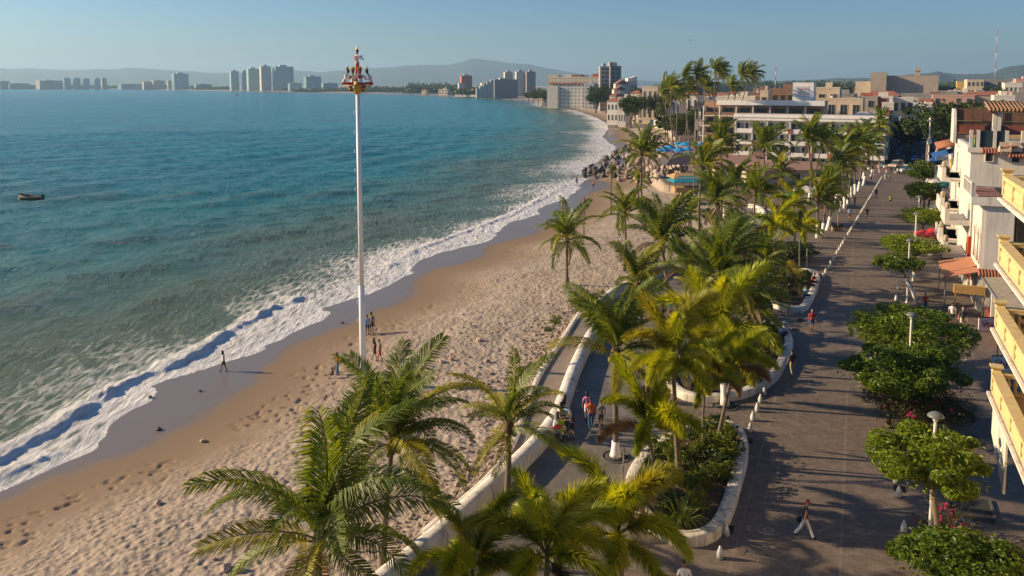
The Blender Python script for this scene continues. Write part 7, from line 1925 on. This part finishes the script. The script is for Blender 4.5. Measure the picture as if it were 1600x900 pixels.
# ================================================================== cars
tyre = M('tyre', (.02,.02,.02), .9); lampm = M('headlight', (.8,.78,.7), .2); chrome = M('bumper', (.12,.12,.13), .4)
def carpaint(c):
    n_ = 'car_paint_%02d%02d%02d' % tuple(int(v*99) for v in c); 
    return M(n_, c, .25, .03, 1, spec=.6)
def car(label, px_, py_, rz, col_, kind='sedan', z=0):
    p = P(px_, py_, z); t = thing('parked_car' if kind != 'pickup' else 'pickup_truck', label, 'car', (p.x, p.y, z+.015), rz, 'cars in the street beyond the crossing')
    L, W_, Hh = (4.5, .9, 1.45) if kind == 'sedan' else (4.8, .95, 1.8)
    pr = [(-L/2,.35),(-L/2,.85),(-L/2+.25,.98),(-L*.22,1.02),(L*.20,1.0),(L*.42,.92),(L/2,.75),(L/2,.35)]
    mb = MB(); n = len(pr); V = [(-W_, y, z_) for y, z_ in pr]+[(-W_*.96 if z_ > .9 else -W_, y, z_) for y, z_ in pr]
    V = [(s*W_*(.95 if z_ > .9 else 1), y, z_) for s in (-1, 1) for y, z_ in pr]
    mb.add(V, [tuple(range(n))[::-1], tuple(range(n, 2*n))]+[(i, (i+1)%n, n+(i+1)%n, n+i) for i in range(n)]); mb.build('body', carpaint(col_), t)
    b0, b1, t0, t1 = (-L*.40, L*.26, -L*.24, L*.08) if kind == 'sedan' else (-L*.47, L*.28, -L*.42, L*.14)
    g_ = MB().add([(s*W_*w_, y, z_) for s in (-1, 1) for y, z_, w_ in ((b0,.99,.93),(b1,.98,.93),(t1,Hh-.08,.76),(t0,Hh-.08,.76))], [(0,1,2,3)[::-1],(4,5,6,7),(1,5,6,2),(0,3,7,4)]); g_.build('glass', glz, t)
    MB().add([(s*W_*.78, y, z_) for s in (-1, 1) for y, z_ in ((t0-.05,Hh-.09),(t1+.05,Hh-.09),(t1-.1,Hh),(t0+.1,Hh))], [(0,1,2,3)[::-1],(4,5,6,7),(1,5,6,2),(0,3,7,4),(3,2,6,7)]).build('roof', carpaint(col_), t)
    for sx in (-1, 1):
        for yy in (-L*.3, L*.3):
            w_ = MB().lathe([(.12,-.1),(.33,-.1),(.34,0),(.33,.1),(.12,.1)], 14).xform(Matrix.Rotation(R(90), 4, 'Y')).build('wheel', tyre, t, (sx*(W_-.06), yy, .33)); MB().lathe([(.02,-.105),(.2,-.105),(.2,.105),(.02,.105)], 10).xform(Matrix.Rotation(R(90), 4, 'Y')).build('rim', bst, w_)
        MB().box(sx*W_*.72-.17, sx*W_*.72+.17, L/2-.03, L/2+.025, .58, .74).build('headlight', lampm, t); MB().box(sx*W_*.78-.13, sx*W_*.78+.13, -L/2-.025, -L/2+.03, .68, .85).build('tail_light', red, t)
    MB().box(-W_*.95, W_*.95, L/2-.02, L/2+.07, .3, .48).box(-W_*.95, W_*.95, -L/2-.07, -L/2+.02, .3, .5).build('bumper', chrome, t)
back = R(28)
for q in [('pale gold car with its lit front at the left of the crossing', 1401, 262, R(180-50), (.45,.38,.26), 'suv'), ('white pickup like car turning at the crossing', 1418, 270, R(180-75), (.65,.62,.6), 'suv'), ('blue car driving towards the crossing with headlights showing', 1430, 252, R(180-28), (.10,.28,.50), 'sedan'),
          ('dark green van behind the gold car', 1408, 250, R(180-28), (.03,.07,.06), 'suv'), ('light blue car parked on the left behind the van', 1406, 244, R(180-28), (.18,.32,.42), 'sedan'), ('teal car parked further back on the left', 1412, 236, R(180-28), (.02,.20,.28), 'sedan'), ('cream car parked on the left in the shade', 1416, 231, R(180-28), (.4,.35,.25), 'sedan'),
          ('dark blue car in the middle lane far back', 1437, 227, R(180-28), (.02,.05,.12), 'sedan'), ('teal taxi in the middle lane', 1441, 219, R(180-28), (.02,.26,.38), 'sedan'), ('bright teal car far up the street', 1441, 211, R(180-28), (.02,.32,.42), 'sedan'), ('silver blue car parked on the right far back', 1458, 225, -R(28), (.3,.38,.45), 'sedan'),
          ('white topped car parked on the right nearest the camera pole', 1461, 246, -R(28), (.5,.52,.55), 'sedan'), ('blue car parked on the right in the middle', 1460, 240, -R(28), (.06,.22,.40), 'sedan'), ('pale car parked on the right behind the blue one', 1462, 234, -R(28), (.45,.47,.5), 'sedan'), ('grey car half hidden by the camera pole', 1445, 249, R(180-28), (.25,.3,.36), 'sedan'), ('black car far up the street on the right', 1452, 214, -R(28), (.02,.02,.03), 'suv')]:
    car(*q)
# tree pits and benches on the right
t = thing('tree_pit', 'dark sunken tree pit with curved grating below the big clipped tree', 'tree pit', ground(1515, 792), -HEAD)
MB().box(-.9,.9,-1.3,.9,.004,.03).build('pit', ringm, t); MB().box(-1,-.9,-1.4,1,.003,.1).box(.9,1,-1.4,1,.003,.1).box(-.9,.9,.9,1,.003,.1).build('rim', MATS['ring_kerb'], t)
for k in range(4): MB().tube([(-.6+k*.15, -1.3, .06), (-.35+k*.12, -1.7, .06), (.0+k*.08, -1.85, .06)], .03, 4).build('curved_bar', bst, t)
# stalls and cafe tables at the shop fronts
for k, (px_, py_, la) in enumerate(((1476, 300, 'pink and yellow stall in front of the pink house'), (1484, 318, 'stall with hanging cloths below the urn balconies'), (1492, 400, 'white framed stall with a printed board near the terracotta awning'))):
    p = P(px_, py_, 0); t = thing('market_stall', la, 'stall', p, -R(26))
    c_ = [cloth('pink'), cloth('cream'), wht][k]
    for sx in (-1, 1):
        for sy in (-1, 1): MB().box(sx*1.2-.05, sx*1.2+.05, sy*1.0-.05, sy*1.0+.05, 0, 2.4).build('post', wht, t)
    MB().box(-1.35, 1.35, -1.15, 1.15, 2.4, 2.5).build('canopy', c_, t); MB().box(-1.1, 1.1, -.9, -.4, .0, .95).build('counter', M('bamboo', (.38,.25,.12)), t)
    MB().box(-1.1, 1.1, -1.1, -1.05, 1.5, 2.3).build('board', [cloth('yellow'), cloth('purple'), M('board_tan', (.5,.4,.26), .8, .3, 6)][k], t)
# chalk marks on the paving
q = ground(1192, 829); t = thing('chalk_mark', 'faint chalk scribble on the paving near the walking woman', 'mark', (q[0], q[1], .004), 0)
ch_ = M('chalk', (.36,.31,.26), .9, .3, 8)
def stroke(pts, w=.035):
    V = []; 
    for i, (x, y) in enumerate(pts):
        a, b = pts[max(0, i-1)], pts[min(len(pts)-1, i+1)]; dx, dy = b[0]-a[0], b[1]-a[1]; L = math.hypot(dx, dy)+1e-9
        V += [(x-dy/L*w, y+dx/L*w, .002), (x+dy/L*w, y-dx/L*w, .002)]
    return MB().add(V, [(2*i, 2*i+1, 2*i+3, 2*i+2) for i in range(len(pts)-1)])
stroke([(.28+.22*math.cos(a), .05+.16*math.sin(a)) for a in np.linspace(2.2, 8.2, 16)]).build('stroke', ch_, t)
stroke([(-.5+.14*math.cos(a), .18+.14*math.sin(a)) for a in np.linspace(1, 4.6, 9)]).build('stroke', ch_, t)
stroke([(-.25,-.02),(-.1,-.16),(.05,-.3),(.2,-.34)], .05).build('stroke', ch_, t)
# ================================================================== tell look-alikes apart by their place
from collections import defaultdict
bylab = defaultdict(list)
for o in scene.objects:
    if o.parent is None and 'label' in o and 'category' in o and o.get('kind') != 'stuff': bylab[o['label']].append(o)
for la, os_ in bylab.items():
    if len(os_) < 2 or len(os_) > 60 or 'boulder' in la: continue
    os_.sort(key=lambda o: o.matrix_basis.translation.x/max(1, o.matrix_basis.translation.y))
    for i, o in enumerate(os_):
        s = 'leftmost' if i == 0 else ('rightmost' if i == len(os_)-1 else ordn(i)+' from the left')
        o['label'] = la+', '+s
for o in scene.objects:
    if 'label' in o:
        w_ = o['label'].split()
        if len(w_) > 16: o['label'] = ' '.join(w_[:16])
